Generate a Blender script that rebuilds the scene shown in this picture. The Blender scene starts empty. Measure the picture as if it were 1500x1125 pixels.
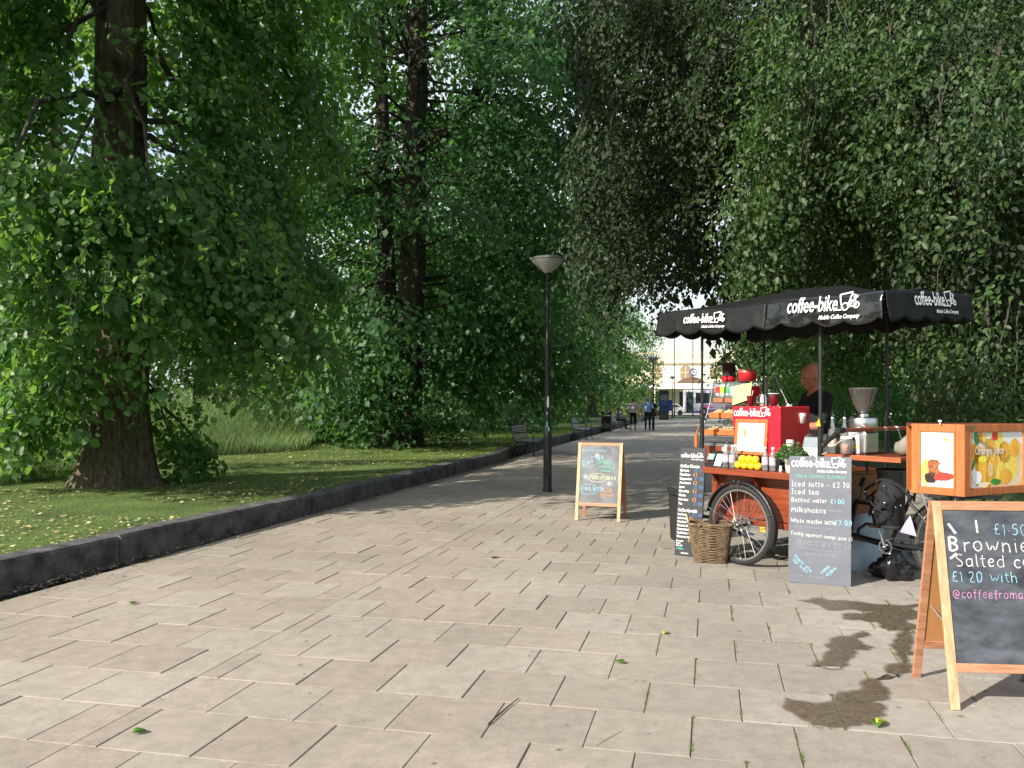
import bpy, math, random
import numpy as np
from mathutils import Vector, Matrix, noise

random.seed(7)
R = math.radians
scene = bpy.context.scene
C = scene.collection

# ------------------------------------------------------------------ camera, world, sun, exposure
EYE = 1.5
cam_data = bpy.data.cameras.new("camera")
cam_data.sensor_width = 36
cam_data.lens = 30.0
cam_data.shift_y = 0.0183
cam_data.clip_start = 0.05
cam_data.clip_end = 3000
cam = bpy.data.objects.new("camera", cam_data)
cam.location = (0, 0, EYE)
cam.rotation_euler = (R(90), 0, 0)
C.objects.link(cam)
scene.camera = cam

SUN_FROM = Vector((-0.81, -0.585, 0)).normalized()      # horizontal direction towards the sun
SUN_EL = R(31)
world = bpy.data.worlds.new("World")
scene.world = world
world.use_nodes = True
wn = world.node_tree
for n in list(wn.nodes):
    wn.nodes.remove(n)
sky = wn.nodes.new("ShaderNodeTexSky")
sky.sky_type = 'NISHITA'
sky.sun_disc = False
sky.sun_elevation = SUN_EL
sky.sun_rotation = math.atan2(SUN_FROM.x, SUN_FROM.y)
sky.air_density = 1.3
sky.dust_density = 2.0
sky.ozone_density = 1.2
bg = wn.nodes.new("ShaderNodeBackground")
bg.inputs['Strength'].default_value = 0.14
wo = wn.nodes.new("ShaderNodeOutputWorld")
# bright broken cloud noise, added over the whole sky to whiten it
wtc = wn.nodes.new("ShaderNodeTexCoord"); wmp = wn.nodes.new("ShaderNodeMapping"); wmp.inputs['Scale'].default_value = (1, 1, 2.6)
wnz = wn.nodes.new("ShaderNodeTexNoise"); wnz.inputs['Scale'].default_value = 2.3; wnz.inputs['Detail'].default_value = 7; wnz.inputs['Roughness'].default_value = .55
wmr = wn.nodes.new("ShaderNodeMapRange"); wmr.inputs['From Min'].default_value = .34; wmr.inputs['From Max'].default_value = .58; wmr.inputs['To Max'].default_value = .9
wmx = wn.nodes.new("ShaderNodeMixRGB"); wmx.inputs[2].default_value = (3.9, 4.1, 4.5, 1)
wn.links.new(wtc.outputs['Generated'], wmp.inputs[0]); wn.links.new(wmp.outputs[0], wnz.inputs['Vector']); wn.links.new(wnz.outputs[0], wmr.inputs[0])
wn.links.new(wmr.outputs[0], wmx.inputs[0]); wn.links.new(sky.outputs[0], wmx.inputs[1]); wn.links.new(wmx.outputs[0], bg.inputs[0])
wn.links.new(bg.outputs[0], wo.inputs[0])

sd = bpy.data.lights.new("sun", 'SUN')
sd.energy = 5.0
sd.angle = R(0.53)
sd.color = (1.0, 0.93, 0.82)
sun = bpy.data.objects.new("sun", sd)
to_sun = Vector((SUN_FROM.x * math.cos(SUN_EL), SUN_FROM.y * math.cos(SUN_EL), math.sin(SUN_EL)))
sun.rotation_euler = to_sun.to_track_quat('Z', 'Y').to_euler()
sun.location = to_sun * 50
C.objects.link(sun)

scene.view_settings.view_transform = 'Standard'
scene.view_settings.look = 'None'
scene.view_settings.exposure = 0.85
scene.view_settings.gamma = 1
scene.view_settings.use_curve_mapping = False
scene.render.engine = 'CYCLES'
scene.cycles.max_bounces = 8
scene.cycles.diffuse_bounces = 4
scene.cycles.glossy_bounces = 3
scene.cycles.transmission_bounces = 6
scene.cycles.transparent_max_bounces = 16
scene.cycles.use_denoising = True
scene.cycles.caustics_reflective = False
scene.cycles.caustics_refractive = False

F = 1250.0
def P(px, py, Y):
    """World point at depth Y metres along the sight line of a spot in the photograph."""
    return Vector(((px - 750) / F * Y, Y, EYE - (py - 590) / F * Y))
def G(px, py, z=0.0):
    Y = (EYE - z) * F / (py - 590)
    return Vector(((px - 750) / F * Y, Y, z))

# ------------------------------------------------------------------ materials
MATS = {}
def srgb(r, g, b):
    f = lambda c: (c / 255 / 12.92) if c / 255 <= 0.04045 else ((c / 255 + 0.055) / 1.055) ** 2.4
    return (f(r), f(g), f(b))

def mat(name, col, rough=0.6, metal=0.0, var=0.12, scale=6.0, bump=0.0, bscale=40.0, col2=None, coat=0.0, spec=0.5,
        aniso=None, trans=0.0, ior=1.45, alpha=1.0, sub=0.0):
    """Principled material whose colour wanders between two tones on a noise; optional fine relief."""
    if name in MATS:
        return MATS[name]
    m = bpy.data.materials.new(name)
    m.use_nodes = True
    nt = m.node_tree
    b = nt.nodes['Principled BSDF']
    tc = nt.nodes.new('ShaderNodeTexCoord')
    mp = nt.nodes.new('ShaderNodeMapping')
    nt.links.new(tc.outputs['Object'], mp.inputs[0])
    if aniso:
        mp.inputs['Scale'].default_value = aniso
    nz = nt.nodes.new('ShaderNodeTexNoise')
    nz.inputs['Scale'].default_value = scale
    nz.inputs['Detail'].default_value = 6
    nz.inputs['Roughness'].default_value = 0.65
    nt.links.new(mp.outputs[0], nz.inputs['Vector'])
    rp = nt.nodes.new('ShaderNodeValToRGB')
    rp.color_ramp.elements[0].position = 0.3
    rp.color_ramp.elements[1].position = 0.7
    c1 = tuple(max(0, c * (1 - var)) for c in col)
    c2 = col2 if col2 else tuple(min(1, c * (1 + var)) for c in col)
    rp.color_ramp.elements[0].color = (*c1, 1)
    rp.color_ramp.elements[1].color = (*c2, 1)
    nt.links.new(nz.outputs[0], rp.inputs[0])
    nt.links.new(rp.outputs[0], b.inputs['Base Color'])
    b.inputs['Roughness'].default_value = rough
    b.inputs['Metallic'].default_value = metal
    b.inputs['Specular IOR Level'].default_value = spec
    b.inputs['IOR'].default_value = ior
    b.inputs['Transmission Weight'].default_value = trans
    b.inputs['Coat Weight'].default_value = coat
    b.inputs['Alpha'].default_value = alpha
    if sub:
        b.inputs['Subsurface Weight'].default_value = sub
        b.inputs['Subsurface Radius'].default_value = (.01, .004, .002)
    if bump:
        n2 = nt.nodes.new('ShaderNodeTexNoise')
        n2.inputs['Scale'].default_value = bscale
        n2.inputs['Detail'].default_value = 5
        nt.links.new(mp.outputs[0], n2.inputs['Vector'])
        bp = nt.nodes.new('ShaderNodeBump')
        bp.inputs['Strength'].default_value = bump
        bp.inputs['Distance'].default_value = 0.02
        nt.links.new(n2.outputs[0], bp.inputs['Height'])
        nt.links.new(bp.outputs[0], b.inputs['Normal'])
    MATS[name] = m
    return m

def leaf_mat(name, cols, trans=0.35, rough=0.45, tcol=(0.16, 0.30, 0.03), spec=0.4):
    """Leaf: each leaf has its own tone, light comes through the blade."""
    m = bpy.data.materials.new(name)
    m.use_nodes = True
    nt = m.node_tree
    b = nt.nodes['Principled BSDF']
    geo = nt.nodes.new('ShaderNodeNewGeometry')
    oi = nt.nodes.new('ShaderNodeObjectInfo')
    ad = nt.nodes.new('ShaderNodeMath'); ad.operation = 'ADD'
    fr = nt.nodes.new('ShaderNodeMath'); fr.operation = 'FRACT'
    nt.links.new(geo.outputs['Random Per Island'], ad.inputs[0])
    nt.links.new(oi.outputs['Random'], ad.inputs[1])
    nt.links.new(ad.outputs[0], fr.inputs[0])
    rp = nt.nodes.new('ShaderNodeValToRGB')
    el = rp.color_ramp.elements
    while len(el) < len(cols):
        el.new(0.5)
    for i, c in enumerate(cols):
        el[i].position = i / (len(cols) - 1)
        el[i].color = (*c, 1)
    nt.links.new(fr.outputs[0], rp.inputs[0])
    tc = nt.nodes.new('ShaderNodeTexCoord')
    nz = nt.nodes.new('ShaderNodeTexNoise'); nz.inputs['Scale'].default_value = 0.45
    nt.links.new(tc.outputs['Object'], nz.inputs['Vector'])
    hsv = nt.nodes.new('ShaderNodeHueSaturation')
    mr = nt.nodes.new('ShaderNodeMapRange')
    mr.inputs['From Min'].default_value = 0.3; mr.inputs['From Max'].default_value = 0.7
    mr.inputs['To Min'].default_value = 0.75; mr.inputs['To Max'].default_value = 1.3
    nt.links.new(nz.outputs[0], mr.inputs[0])
    nt.links.new(mr.outputs[0], hsv.inputs['Value'])
    nt.links.new(rp.outputs[0], hsv.inputs['Color'])
    nt.links.new(hsv.outputs[0], b.inputs['Base Color'])
    b.inputs['Roughness'].default_value = rough
    b.inputs['Specular IOR Level'].default_value = spec
    tr = nt.nodes.new('ShaderNodeBsdfTranslucent')
    mx2 = nt.nodes.new('ShaderNodeMixRGB'); mx2.blend_type = 'MIX'; mx2.inputs[0].default_value = 0.6
    nt.links.new(hsv.outputs[0], mx2.inputs[1])
    mx2.inputs[2].default_value = (*tcol, 1)
    nt.links.new(mx2.outputs[0], tr.inputs['Color'])
    mx = nt.nodes.new('ShaderNodeMixShader'); mx.inputs[0].default_value = trans
    nt.links.new(b.outputs[0], mx.inputs[1]); nt.links.new(tr.outputs[0], mx.inputs[2])
    nt.links.new(mx.outputs[0], nt.nodes['Material Output'].inputs['Surface'])
    MATS[name] = m
    return m

M_blackmetal = mat('black_painted_metal', (.012, .012, .013), rough=.35, bump=.1, bscale=60)
M_polemetal = mat('pole_paint', (.014, .015, .016), rough=.42, var=.5, scale=9, bump=.15, bscale=80)
M_steel = mat('brushed_steel', (.55, .55, .56), rough=.28, metal=1, var=.08, aniso=(1, 1, 12))
M_chrome = mat('chrome', (.75, .75, .76), rough=.12, metal=1, var=.03)
M_wood_red = mat('mahogany_wood', (.17, .034, .014), rough=.33, var=.3, scale=3, aniso=(1, 1, 14), col2=(.27, .058, .022), bump=.08, bscale=14, coat=.3)
M_wood_orange = mat('orange_varnished_wood', (.36, .105, .030), rough=.42, var=.2, scale=3, aniso=(9, 9, 1.2), col2=(.47, .155, .045), bump=.05, bscale=14, coat=.2)
M_wood_pine = mat('varnished_pine', (.44, .25, .13), rough=.5, var=.25, scale=5, aniso=(9, 9, 1), col2=(.60, .40, .23), bump=.06, bscale=20)
M_wood_pine_red = mat('reddish_pine', (.34, .15, .08), rough=.5, var=.25, scale=5, aniso=(1.2, 9, 9), col2=(.48, .25, .14), bump=.06, bscale=20)
M_hardboard = mat('hardboard', (.36, .17, .06), rough=.8, var=.08, scale=30)
M_chalk_board = mat('chalkboard', (.026, .031, .042), rough=.62, var=.35, scale=4.5, aniso=(1, 1, 2.2), col2=(.10, .11, .13))
M_grey_board = mat('grey_chalkboard', (.105, .115, .142), rough=.5, var=.12, scale=2.5, col2=(.15, .162, .19))
M_grey_board2 = mat('smeared_chalkboard', (.085, .093, .105), rough=.55, var=.3, scale=5, col2=(.17, .185, .20))
M_dark_board = mat('price_board', (.012, .015, .020), rough=.5, var=.2)
M_white = mat('white_print', (.8, .8, .8), rough=.6, var=.02)
M_chalk_white = mat('chalk_white', (.75, .76, .74), rough=.95, var=.2, scale=70)
M_chalk_blue = mat('chalk_blue', (.30, .62, .78), rough=.95, var=.2, scale=70)
M_chalk_deep = mat('chalk_deep_blue', (.10, .27, .60), rough=.95, var=.2, scale=70)
M_chalk_green = mat('chalk_green', (.16, .62, .46), rough=.95, var=.2, scale=70)
M_chalk_pink = mat('chalk_pink', (.72, .30, .52), rough=.95, var=.2, scale=70)
M_chalk_orange = mat('chalk_orange', (.75, .33, .12), rough=.95, var=.2, scale=70)
M_chalk_yellow = mat('chalk_yellow', (.72, .70, .42), rough=.95, var=.2, scale=70)
M_chalk_faint = mat('chalk_faint', (.30, .32, .36), rough=.95, var=.3, scale=50)
M_canopy = mat('black_tarpaulin', (.008, .008, .009), rough=.5, var=.2, bump=.35, bscale=5, spec=.25)
M_canopy_wet = mat('glossy_tarpaulin', (.010, .010, .011), rough=.15, var=.2, bump=1.0, bscale=5, spec=.8, coat=.3)
M_rubber = mat('tyre_rubber', (.010, .010, .011), rough=.7, bump=.2, bscale=90, col2=(.02, .02, .02))
M_red = mat('red_enamel', (.62, .012, .03), rough=.25, var=.05, coat=.4)
M_red2 = mat('red_tin', (.45, .02, .03), rough=.35, var=.1)
M_burgundy = mat('burgundy_card', (.16, .015, .025), rough=.5, var=.1)
M_wicker = mat('brown_wicker', (.095, .062, .035), rough=.7, var=.45, scale=25, col2=(.24, .17, .10))
M_blackplastic = mat('black_plastic', (.012, .012, .014), rough=.4, bump=.15, bscale=20)
M_bag = mat('black_bin_bag', (.008, .008, .01), rough=.16, bump=1.0, bscale=7, spec=.8)
M_cloth_black = mat('black_cloth', (.010, .010, .012), rough=.85, bump=.4, bscale=8)
M_barrel = mat('pale_blue_plastic', (.34, .45, .54), rough=.45, var=.12, scale=4)
M_white_gloss = mat('white_ceramic', (.78, .78, .76), rough=.25, var=.03)
M_stone_kerb = mat('dark_kerb_stone', (.030, .030, .032), rough=.95, var=.45, scale=5, col2=(.13, .125, .12), bump=.8, bscale=38)
def clear(name, tint=(.95, .97, .97), body=.10, col=(.6, .65, .66), gloss=.18):
    """thin clear plastic or glass: mostly lets light straight through, with a faint body and a surface shine"""
    if name in MATS: return MATS[name]
    m = bpy.data.materials.new(name); m.use_nodes = True; nt = m.node_tree
    for n in list(nt.nodes): nt.nodes.remove(n)
    o = nt.nodes.new('ShaderNodeOutputMaterial'); t = nt.nodes.new('ShaderNodeBsdfTransparent'); t.inputs[0].default_value = (*tint, 1)
    d = nt.nodes.new('ShaderNodeBsdfDiffuse'); d.inputs[0].default_value = (*col, 1)
    g = nt.nodes.new('ShaderNodeBsdfGlossy'); g.inputs['Roughness'].default_value = .06
    f = nt.nodes.new('ShaderNodeFresnel'); f.inputs[0].default_value = 1.45
    mu = nt.nodes.new('ShaderNodeMath'); mu.operation = 'MULTIPLY_ADD'; mu.inputs[1].default_value = 1.2; mu.inputs[2].default_value = gloss * .25
    m1 = nt.nodes.new('ShaderNodeMixShader'); m1.inputs[0].default_value = body; m2 = nt.nodes.new('ShaderNodeMixShader')
    nt.links.new(t.outputs[0], m1.inputs[1]); nt.links.new(d.outputs[0], m1.inputs[2]); nt.links.new(f.outputs[0], mu.inputs[0]); nt.links.new(mu.outputs[0], m2.inputs[0])
    nt.links.new(m1.outputs[0], m2.inputs[1]); nt.links.new(g.outputs[0], m2.inputs[2]); nt.links.new(m2.outputs[0], o.inputs[0])
    MATS[name] = m
    return m
M_yellow = mat('yellow_label', (.75, .62, .03), rough=.5, var=.04)
M_skin = mat('skin', (.42, .18, .11), rough=.5, var=.12, scale=14, sub=.15)
M_hair_grey = mat('grey_hair', (.22, .22, .22), rough=.7)
M_hair_dark = mat('dark_hair', (.03, .02, .015), rough=.7)

for _n in ('chalk_white', 'chalk_blue', 'chalk_deep_blue', 'chalk_green', 'chalk_pink', 'chalk_orange', 'chalk_yellow', 'chalk_faint'):
    _t = MATS[_n].node_tree; _b = _t.nodes['Principled BSDF']          # chalk only catches on the grain of the board
    _tc = _t.nodes.new('ShaderNodeTexCoord'); _z = _t.nodes.new('ShaderNodeTexNoise'); _z.inputs['Scale'].default_value = 260; _z.inputs['Detail'].default_value = 2
    _r = _t.nodes.new('ShaderNodeMapRange'); _r.inputs['From Min'].default_value = .40; _r.inputs['From Max'].default_value = .56
    _r.inputs['To Min'].default_value = .5; _r.inputs['To Max'].default_value = .95
    _t.links.new(_tc.outputs['Object'], _z.inputs['Vector']); _t.links.new(_z.outputs[0], _r.inputs[0]); _t.links.new(_r.outputs[0], _b.inputs['Alpha'])

# ------------------------------------------------------------------ mesh builder
class MB:
    def __init__(s):
        s.v = []; s.f = []; s.sm = []
    def add(s, vs, fs, M=None, smooth=False):
        o = len(s.v)
        if M is not None:
            vs = [M @ Vector(v) for v in vs]
        s.v += [tuple(v) for v in vs]
        s.f += [tuple(i + o for i in f) for f in fs]
        s.sm += [smooth] * len(fs)
        return s
    def box(s, x0, x1, y0, y1, z0, z1, M=None):
        vs = [(x0, y0, z0), (x1, y0, z0), (x1, y1, z0), (x0, y1, z0), (x0, y0, z1), (x1, y0, z1), (x1, y1, z1), (x0, y1, z1)]
        return s.add(vs, [(0, 3, 2, 1), (4, 5, 6, 7), (0, 1, 5, 4), (1, 2, 6, 5), (2, 3, 7, 6), (3, 0, 4, 7)], M)
    def hexa(s, b, t):
        """solid between two quads given as four points each, same winding"""
        return s.add(list(b) + list(t), [(0, 3, 2, 1), (4, 5, 6, 7), (0, 1, 5, 4), (1, 2, 6, 5), (2, 3, 7, 6), (3, 0, 4, 7)])
    def tube(s, pts, rad, n=8, caps=True, closed=False, M=None):
        pts = [Vector(p) for p in pts]
        if not hasattr(rad, '__len__'):
            rad = [rad] * len(pts)
        vs = []; fs = []
        up = Vector((0, 0, 1)); prev = None
        k = len(pts)
        for i, p in enumerate(pts):
            if closed:
                t = pts[(i + 1) % k] - pts[i - 1]
            else:
                t = pts[min(i + 1, k - 1)] - pts[max(i - 1, 0)]
            t.normalize()
            if prev is None:
                a = t.cross(up)
                if a.length < .1:
                    a = t.cross(Vector((1, 0, 0)))
            else:
                a = prev - t * prev.dot(t)
            a.normalize(); prev = a
            b = t.cross(a)
            for j in range(n):
                an = 2 * math.pi * j / n
                vs.append(p + (a * math.cos(an) + b * math.sin(an)) * rad[i])
        for i in range(k if closed else k - 1):
            for j in range(n):
                i2 = (i + 1) % k
                fs.append((i * n + j, i * n + (j + 1) % n, i2 * n + (j + 1) % n, i2 * n + j))
        s.add(vs, fs, M, smooth=n > 4)
        if caps and not closed:
            s.add(vs[:n], [tuple(range(n))[::-1]], M)
            s.add(vs[-n:], [tuple(range(n))], M)
        return s
    def lathe(s, prof, n=20, M=None, smooth=True):
        vs = []; fs = []
        for r, z in prof:
            for j in range(n):
                a = 2 * math.pi * j / n
                vs.append((r * math.cos(a), r * math.sin(a), z))
        for i in range(len(prof) - 1):
            for j in range(n):
                fs.append((i * n + j, i * n + (j + 1) % n, (i + 1) * n + (j + 1) % n, (i + 1) * n + j))
        s.add(vs, fs, M, smooth)
        return s
    def ball(s, c, r, n=12, M=None):
        if not hasattr(r, '__len__'):
            r = (r, r, r)
        m = n // 2
        vs = [(c[0], c[1], c[2] - r[2])]; fs = []
        for i in range(1, m):
            p = math.pi * i / m
            for j in range(n):
                a = 2 * math.pi * j / n
                vs.append((c[0] + r[0] * math.sin(p) * math.cos(a), c[1] + r[1] * math.sin(p) * math.sin(a), c[2] - r[2] * math.cos(p)))
        vs.append((c[0], c[1], c[2] + r[2]))
        for j in range(n):
            fs.append((0, 1 + (j + 1) % n, 1 + j))
            fs.append((len(vs) - 1, 1 + (m - 2) * n + j, 1 + (m - 2) * n + (j + 1) % n))
        for i in range(m - 2):
            for j in range(n):
                fs.append((1 + i * n + j, 1 + i * n + (j + 1) % n, 1 + (i + 1) * n + (j + 1) % n, 1 + (i + 1) * n + j))
        return s.add(vs, fs, M, True)
    def disc(s, c, r, n=16, M=None, ry=None):
        ry = ry or r
        vs = [(c[0] + r * math.cos(2 * math.pi * j / n), c[1] + ry * math.sin(2 * math.pi * j / n), c[2]) for j in range(n)]
        return s.add(vs, [tuple(range(n))], M)
    def mesh(s, name):
        me = bpy.data.meshes.new(name)
        me.from_pydata(s.v, [], s.f)
        me.polygons.foreach_set('use_smooth', s.sm)
        me.update()
        return me
    def build(s, name, m, parent=None, origin=None, local=False, bev=0, solid=0):
        if origin is not None:
            o0 = Vector(origin)
            s.v = [tuple(Vector(v) - o0) for v in s.v]
        me = s.mesh(name)
        return link(name, me, m, parent, origin, local, bev, solid)

def link(name, me, m, parent=None, origin=None, local=False, bev=0, solid=0):
    o = bpy.data.objects.new(name, me)
    if m is not None:
        me.materials.clear()
        for mm in (m if isinstance(m, (list, tuple)) else [m]):
            me.materials.append(mm)
    C.objects.link(o)
    if parent is not None:
        o.parent = parent
        if not local:
            w = parent.matrix_basis
            if parent.parent is not None:
                w = parent.parent.matrix_basis @ parent.matrix_parent_inverse @ w
            o.matrix_parent_inverse = w.inverted()
    if origin is not None:
        o.location = origin
    if bev:
        b = o.modifiers.new('bevel', 'BEVEL'); b.width = bev; b.segments = 2; b.limit_method = 'ANGLE'; b.angle_limit = R(40)
    if solid:
        b = o.modifiers.new('solid', 'SOLIDIFY'); b.thickness = solid
    return o

def tag(o, label=None, cat=None, group=None, kind=None):
    if label: o['label'] = label
    if cat: o['category'] = cat
    if group: o['group'] = group
    if kind: o['kind'] = kind
    return o

def thing(name, label, cat, loc=(0, 0, 0), rz=0.0, group=None):
    o = bpy.data.objects.new(name, None)
    o.empty_display_size = .1
    C.objects.link(o)
    o.location = loc; o.rotation_euler = (0, 0, rz)
    o.matrix_basis                                             # evaluated on read
    return tag(o, label, cat, group)

def copy_tree(o, loc=None, rz=None, label=None, parent=None):
    c = o.copy(); C.objects.link(c)
    if parent is not None:
        c.parent = parent
    if loc is not None: c.location = loc
    if rz is not None: c.rotation_euler = (0, 0, rz)
    if label: c['label'] = label
    for ch in [x for x in C.objects if x.parent == o]:
        copy_tree(ch, parent=c)
    return c

def np_mesh(name, V, Fq, mats, smooth=False):
    """V (n,3) float, Fq (m,k) int -> mesh, quickly"""
    me = bpy.data.meshes.new(name)
    V = np.ascontiguousarray(V, np.float32); Fq = np.ascontiguousarray(Fq, np.int32)
    m, k = Fq.shape
    me.vertices.add(len(V)); me.vertices.foreach_set('co', V.ravel())
    me.loops.add(m * k); me.loops.foreach_set('vertex_index', Fq.ravel())
    me.polygons.add(m)
    me.polygons.foreach_set('loop_start', np.arange(0, m * k, k, dtype=np.int32))
    me.polygons.foreach_set('loop_total', np.full(m, k, np.int32))
    if smooth:
        me.polygons.foreach_set('use_smooth', np.ones(m, bool))
    me.update(calc_edges=True)
    for x in mats:
        me.materials.append(x)
    return me

# ================================================================== SETTING
PD = Vector((0.2267, 0.974, 0)); PN = Vector((0.974, -0.2267, 0))     # along / across the path
PATH_ROT = -R(13.1)
def cs(c, s, z=0.0):
    return PN * c + PD * s + Vector((0, 0, z))

def slab_mat():
    m = bpy.data.materials.new('concrete_slab'); m.use_nodes = True
    nt = m.node_tree; b = nt.nodes['Principled BSDF']
    geo = nt.nodes.new('ShaderNodeNewGeometry'); oi = nt.nodes.new('ShaderNodeObjectInfo')
    ad = nt.nodes.new('ShaderNodeMath'); ad.operation = 'ADD'; fr = nt.nodes.new('ShaderNodeMath'); fr.operation = 'FRACT'
    nt.links.new(geo.outputs['Random Per Island'], ad.inputs[0]); nt.links.new(oi.outputs['Random'], ad.inputs[1])
    nt.links.new(ad.outputs[0], fr.inputs[0])
    rp = nt.nodes.new('ShaderNodeValToRGB'); el = rp.color_ramp.elements
    el[0].color = (.262, .222, .178, 1); el[1].color = (.305, .268, .218, 1); e = el.new(.5); e.color = (.285, .243, .192, 1)
    nt.links.new(fr.outputs[0], rp.inputs[0])
    # world position for wear that runs over several slabs
    big = nt.nodes.new('ShaderNodeTexNoise'); big.inputs['Scale'].default_value = .55; big.inputs['Detail'].default_value = 5
    nt.links.new(geo.outputs['Position'], big.inputs['Vector'])
    mid = nt.nodes.new('ShaderNodeTexNoise'); mid.inputs['Scale'].default_value = 9; mid.inputs['Detail'].default_value = 8; mid.inputs['Roughness'].default_value = .75
    nt.links.new(geo.outputs['Position'], mid.inputs['Vector'])
    fine = nt.nodes.new('ShaderNodeTexNoise'); fine.inputs['Scale'].default_value = 190; fine.inputs['Detail'].default_value = 3
    nt.links.new(geo.outputs['Position'], fine.inputs['Vector'])
    def mul(a, fac_out, lo, hi, f0=.3, f1=.7):
        mr = nt.nodes.new('ShaderNodeMapRange')
        mr.inputs['From Min'].default_value = f0; mr.inputs['From Max'].default_value = f1
        mr.inputs['To Min'].default_value = lo; mr.inputs['To Max'].default_value = hi
        nt.links.new(fac_out, mr.inputs[0])
        v = nt.nodes.new('ShaderNodeVectorMath'); v.operation = 'SCALE'
        nt.links.new(a, v.inputs[0]); nt.links.new(mr.outputs[0], v.inputs['Scale'])
        return v.outputs[0]
    c = mul(rp.outputs[0], big.outputs[0], .86, 1.12)
    c = mul(c, mid.outputs[0], .76, 1.16)
    c = mul(c, fine.outputs[0], .82, 1.16)
    vo = nt.nodes.new('ShaderNodeTexVoronoi'); vo.inputs['Scale'].default_value = 4.2
    nt.links.new(geo.outputs['Position'], vo.inputs['Vector'])
    c = mul(c, vo.outputs['Distance'], .45, 1.0, .035, .075)        # dropped gum spots
    # greyer weathering to the right of the path
    sx = nt.nodes.new('ShaderNodeSeparateXYZ'); nt.links.new(geo.outputs['Position'], sx.inputs[0])
    mr = nt.nodes.new('ShaderNodeMapRange'); mr.inputs['From Min'].default_value = -.5; mr.inputs['From Max'].default_value = 3
    mr.inputs['To Min'].default_value = 0; mr.inputs['To Max'].default_value = .75
    nt.links.new(sx.outputs[0], mr.inputs[0])
    mx = nt.nodes.new('ShaderNodeMixRGB'); nt.links.new(mr.outputs[0], mx.inputs[0]); nt.links.new(c, mx.inputs[1])
    hs = nt.nodes.new('ShaderNodeHueSaturation'); hs.inputs['Saturation'].default_value = .62; hs.inputs['Value'].default_value = .98
    nt.links.new(c, hs.inputs['Color']); nt.links.new(hs.outputs[0], mx.inputs[2])
    nt.links.new(mx.outputs[0], b.inputs['Base Color'])
    b.inputs['Roughness'].default_value = .85
    bp = nt.nodes.new('ShaderNodeBump'); bp.inputs['Strength'].default_value = .35; bp.inputs['Distance'].default_value = .004
    nt.links.new(fine.outputs[0], bp.inputs['Height']); nt.links.new(bp.outputs[0], b.inputs['Normal'])
    return m
M_slab = slab_mat()
M_joint = mat('joint_sand', (.05, .045, .032), rough=.95, var=.4, scale=1.1, col2=(.055, .075, .022), bump=.5, bscale=60)
M_asphalt = mat('asphalt', (.05, .05, .052), rough=.9, var=.2, scale=2)
M_soil = mat('lawn_ground', (.028, .05, .012), rough=1, var=.35, scale=1.2, col2=(.10, .15, .035), bump=.6, bscale=30)
M_field = mat('far_grass', (.05, .09, .02), rough=1, var=.3, scale=.3)

# ground sheet to the horizon
MB().add([(-900, -200, -.06), (900, -200, -.06), (900, 1800, -.06), (-900, 1800, -.06)], [(0, 1, 2, 3)]).build('ground', M_field)['kind'] = 'structure'

# pavement bed and slabs
bed = MB().box(-5.22, 3.4, -4, 84, -.05, -.010).build('pavement', M_joint)
bed.rotation_euler = (0, 0, PATH_ROT)
bed['kind'] = 'structure'
MB().box(-5.22, 3.4, 40, 84, -.0215, -.0195)
SL_S, SL_C = .474, .46
def slab_mb(x0, x1, y0, y1, h=0.0, tl=(0, 0)):
    g = .0019; b = .0035; t = .028
    x0 += g; x1 -= g; y0 += g; y1 -= g
    cx, cy = (x0 + x1) / 2, (y0 + y1) / 2
    q = lambda x, y, z: (x, y, z + h + (x - cx) * tl[0] + (y - cy) * tl[1])
    vs = [q(x0, y0, -t), q(x1, y0, -t), q(x1, y1, -t), q(x0, y1, -t),
          q(x0, y0, -b), q(x1, y0, -b), q(x1, y1, -b), q(x0, y1, -b),
          q(x0 + b, y0 + b, 0), q(x1 - b, y0 + b, 0), q(x1 - b, y1 - b, 0), q(x0 + b, y1 - b, 0)]
    fs = [(8, 9, 10, 11)] + [(i, (i + 1) % 4, 4 + (i + 1) % 4, 4 + i) for i in range(4)] + [(4 + i, 4 + (i + 1) % 4, 8 + (i + 1) % 4, 8 + i) for i in range(4)]
    return vs, fs
cells = []
for k in range(-16, 169):
    s0 = 3.69 + k * SL_S
    odd = k % 2
    # left field, laid up to a running joint at -2.74
    c = -2.74
    first = True
    while c > -5.22:
        w = SL_C / 2 if (first and odd) else SL_C
        c0 = max(c - w, -5.22)
        if c - c0 > .06:
            cells.append((c0, c, s0, s0 + SL_S))
        c -= w; first = False
    c = -2.74; first = True
    w0 = 0.127 + (.23 if not odd else 0)
    while c < 3.4:
        w = w0 if first else SL_C
        c1 = min(c + w, 3.4)
        if c1 - c > .06:
            cells.append((c, c1, s0, s0 + SL_S))
        c += w; first = False
def cell_seen(cl):
    p = cs((cl[0] + cl[1]) / 2, (cl[2] + cl[3]) / 2)
    return p.y > 3.2 and abs(p.x) < .62 * p.y + .2
near = sorted([c for c in cells if cell_seen(c)], key=lambda c: cs((c[0] + c[1]) / 2, (c[2] + c[3]) / 2).length)[:300]
nearset = set(near)
shared = {}
for cl in near:
    w = round(cl[1] - cl[0], 3)
    var = random.randrange(4)
    if (w, var) not in shared:
        rr = random.Random(var)
        vs, fs = slab_mb(-w / 2, w / 2, -SL_S / 2, SL_S / 2, 0, (rr.uniform(-.006, .006), rr.uniform(-.006, .006)))
        shared[(w, var)] = MB().add(vs, fs).mesh('paving_slab')
        shared[(w, var)].materials.append(M_slab)
    o = bpy.data.objects.new('paving_slab', shared[(w, var)])
    C.objects.link(o); o.parent = bed
    o.location = ((cl[0] + cl[1]) / 2, (cl[2] + cl[3]) / 2, random.uniform(-.003, .0015))
rest = MB()
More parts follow.
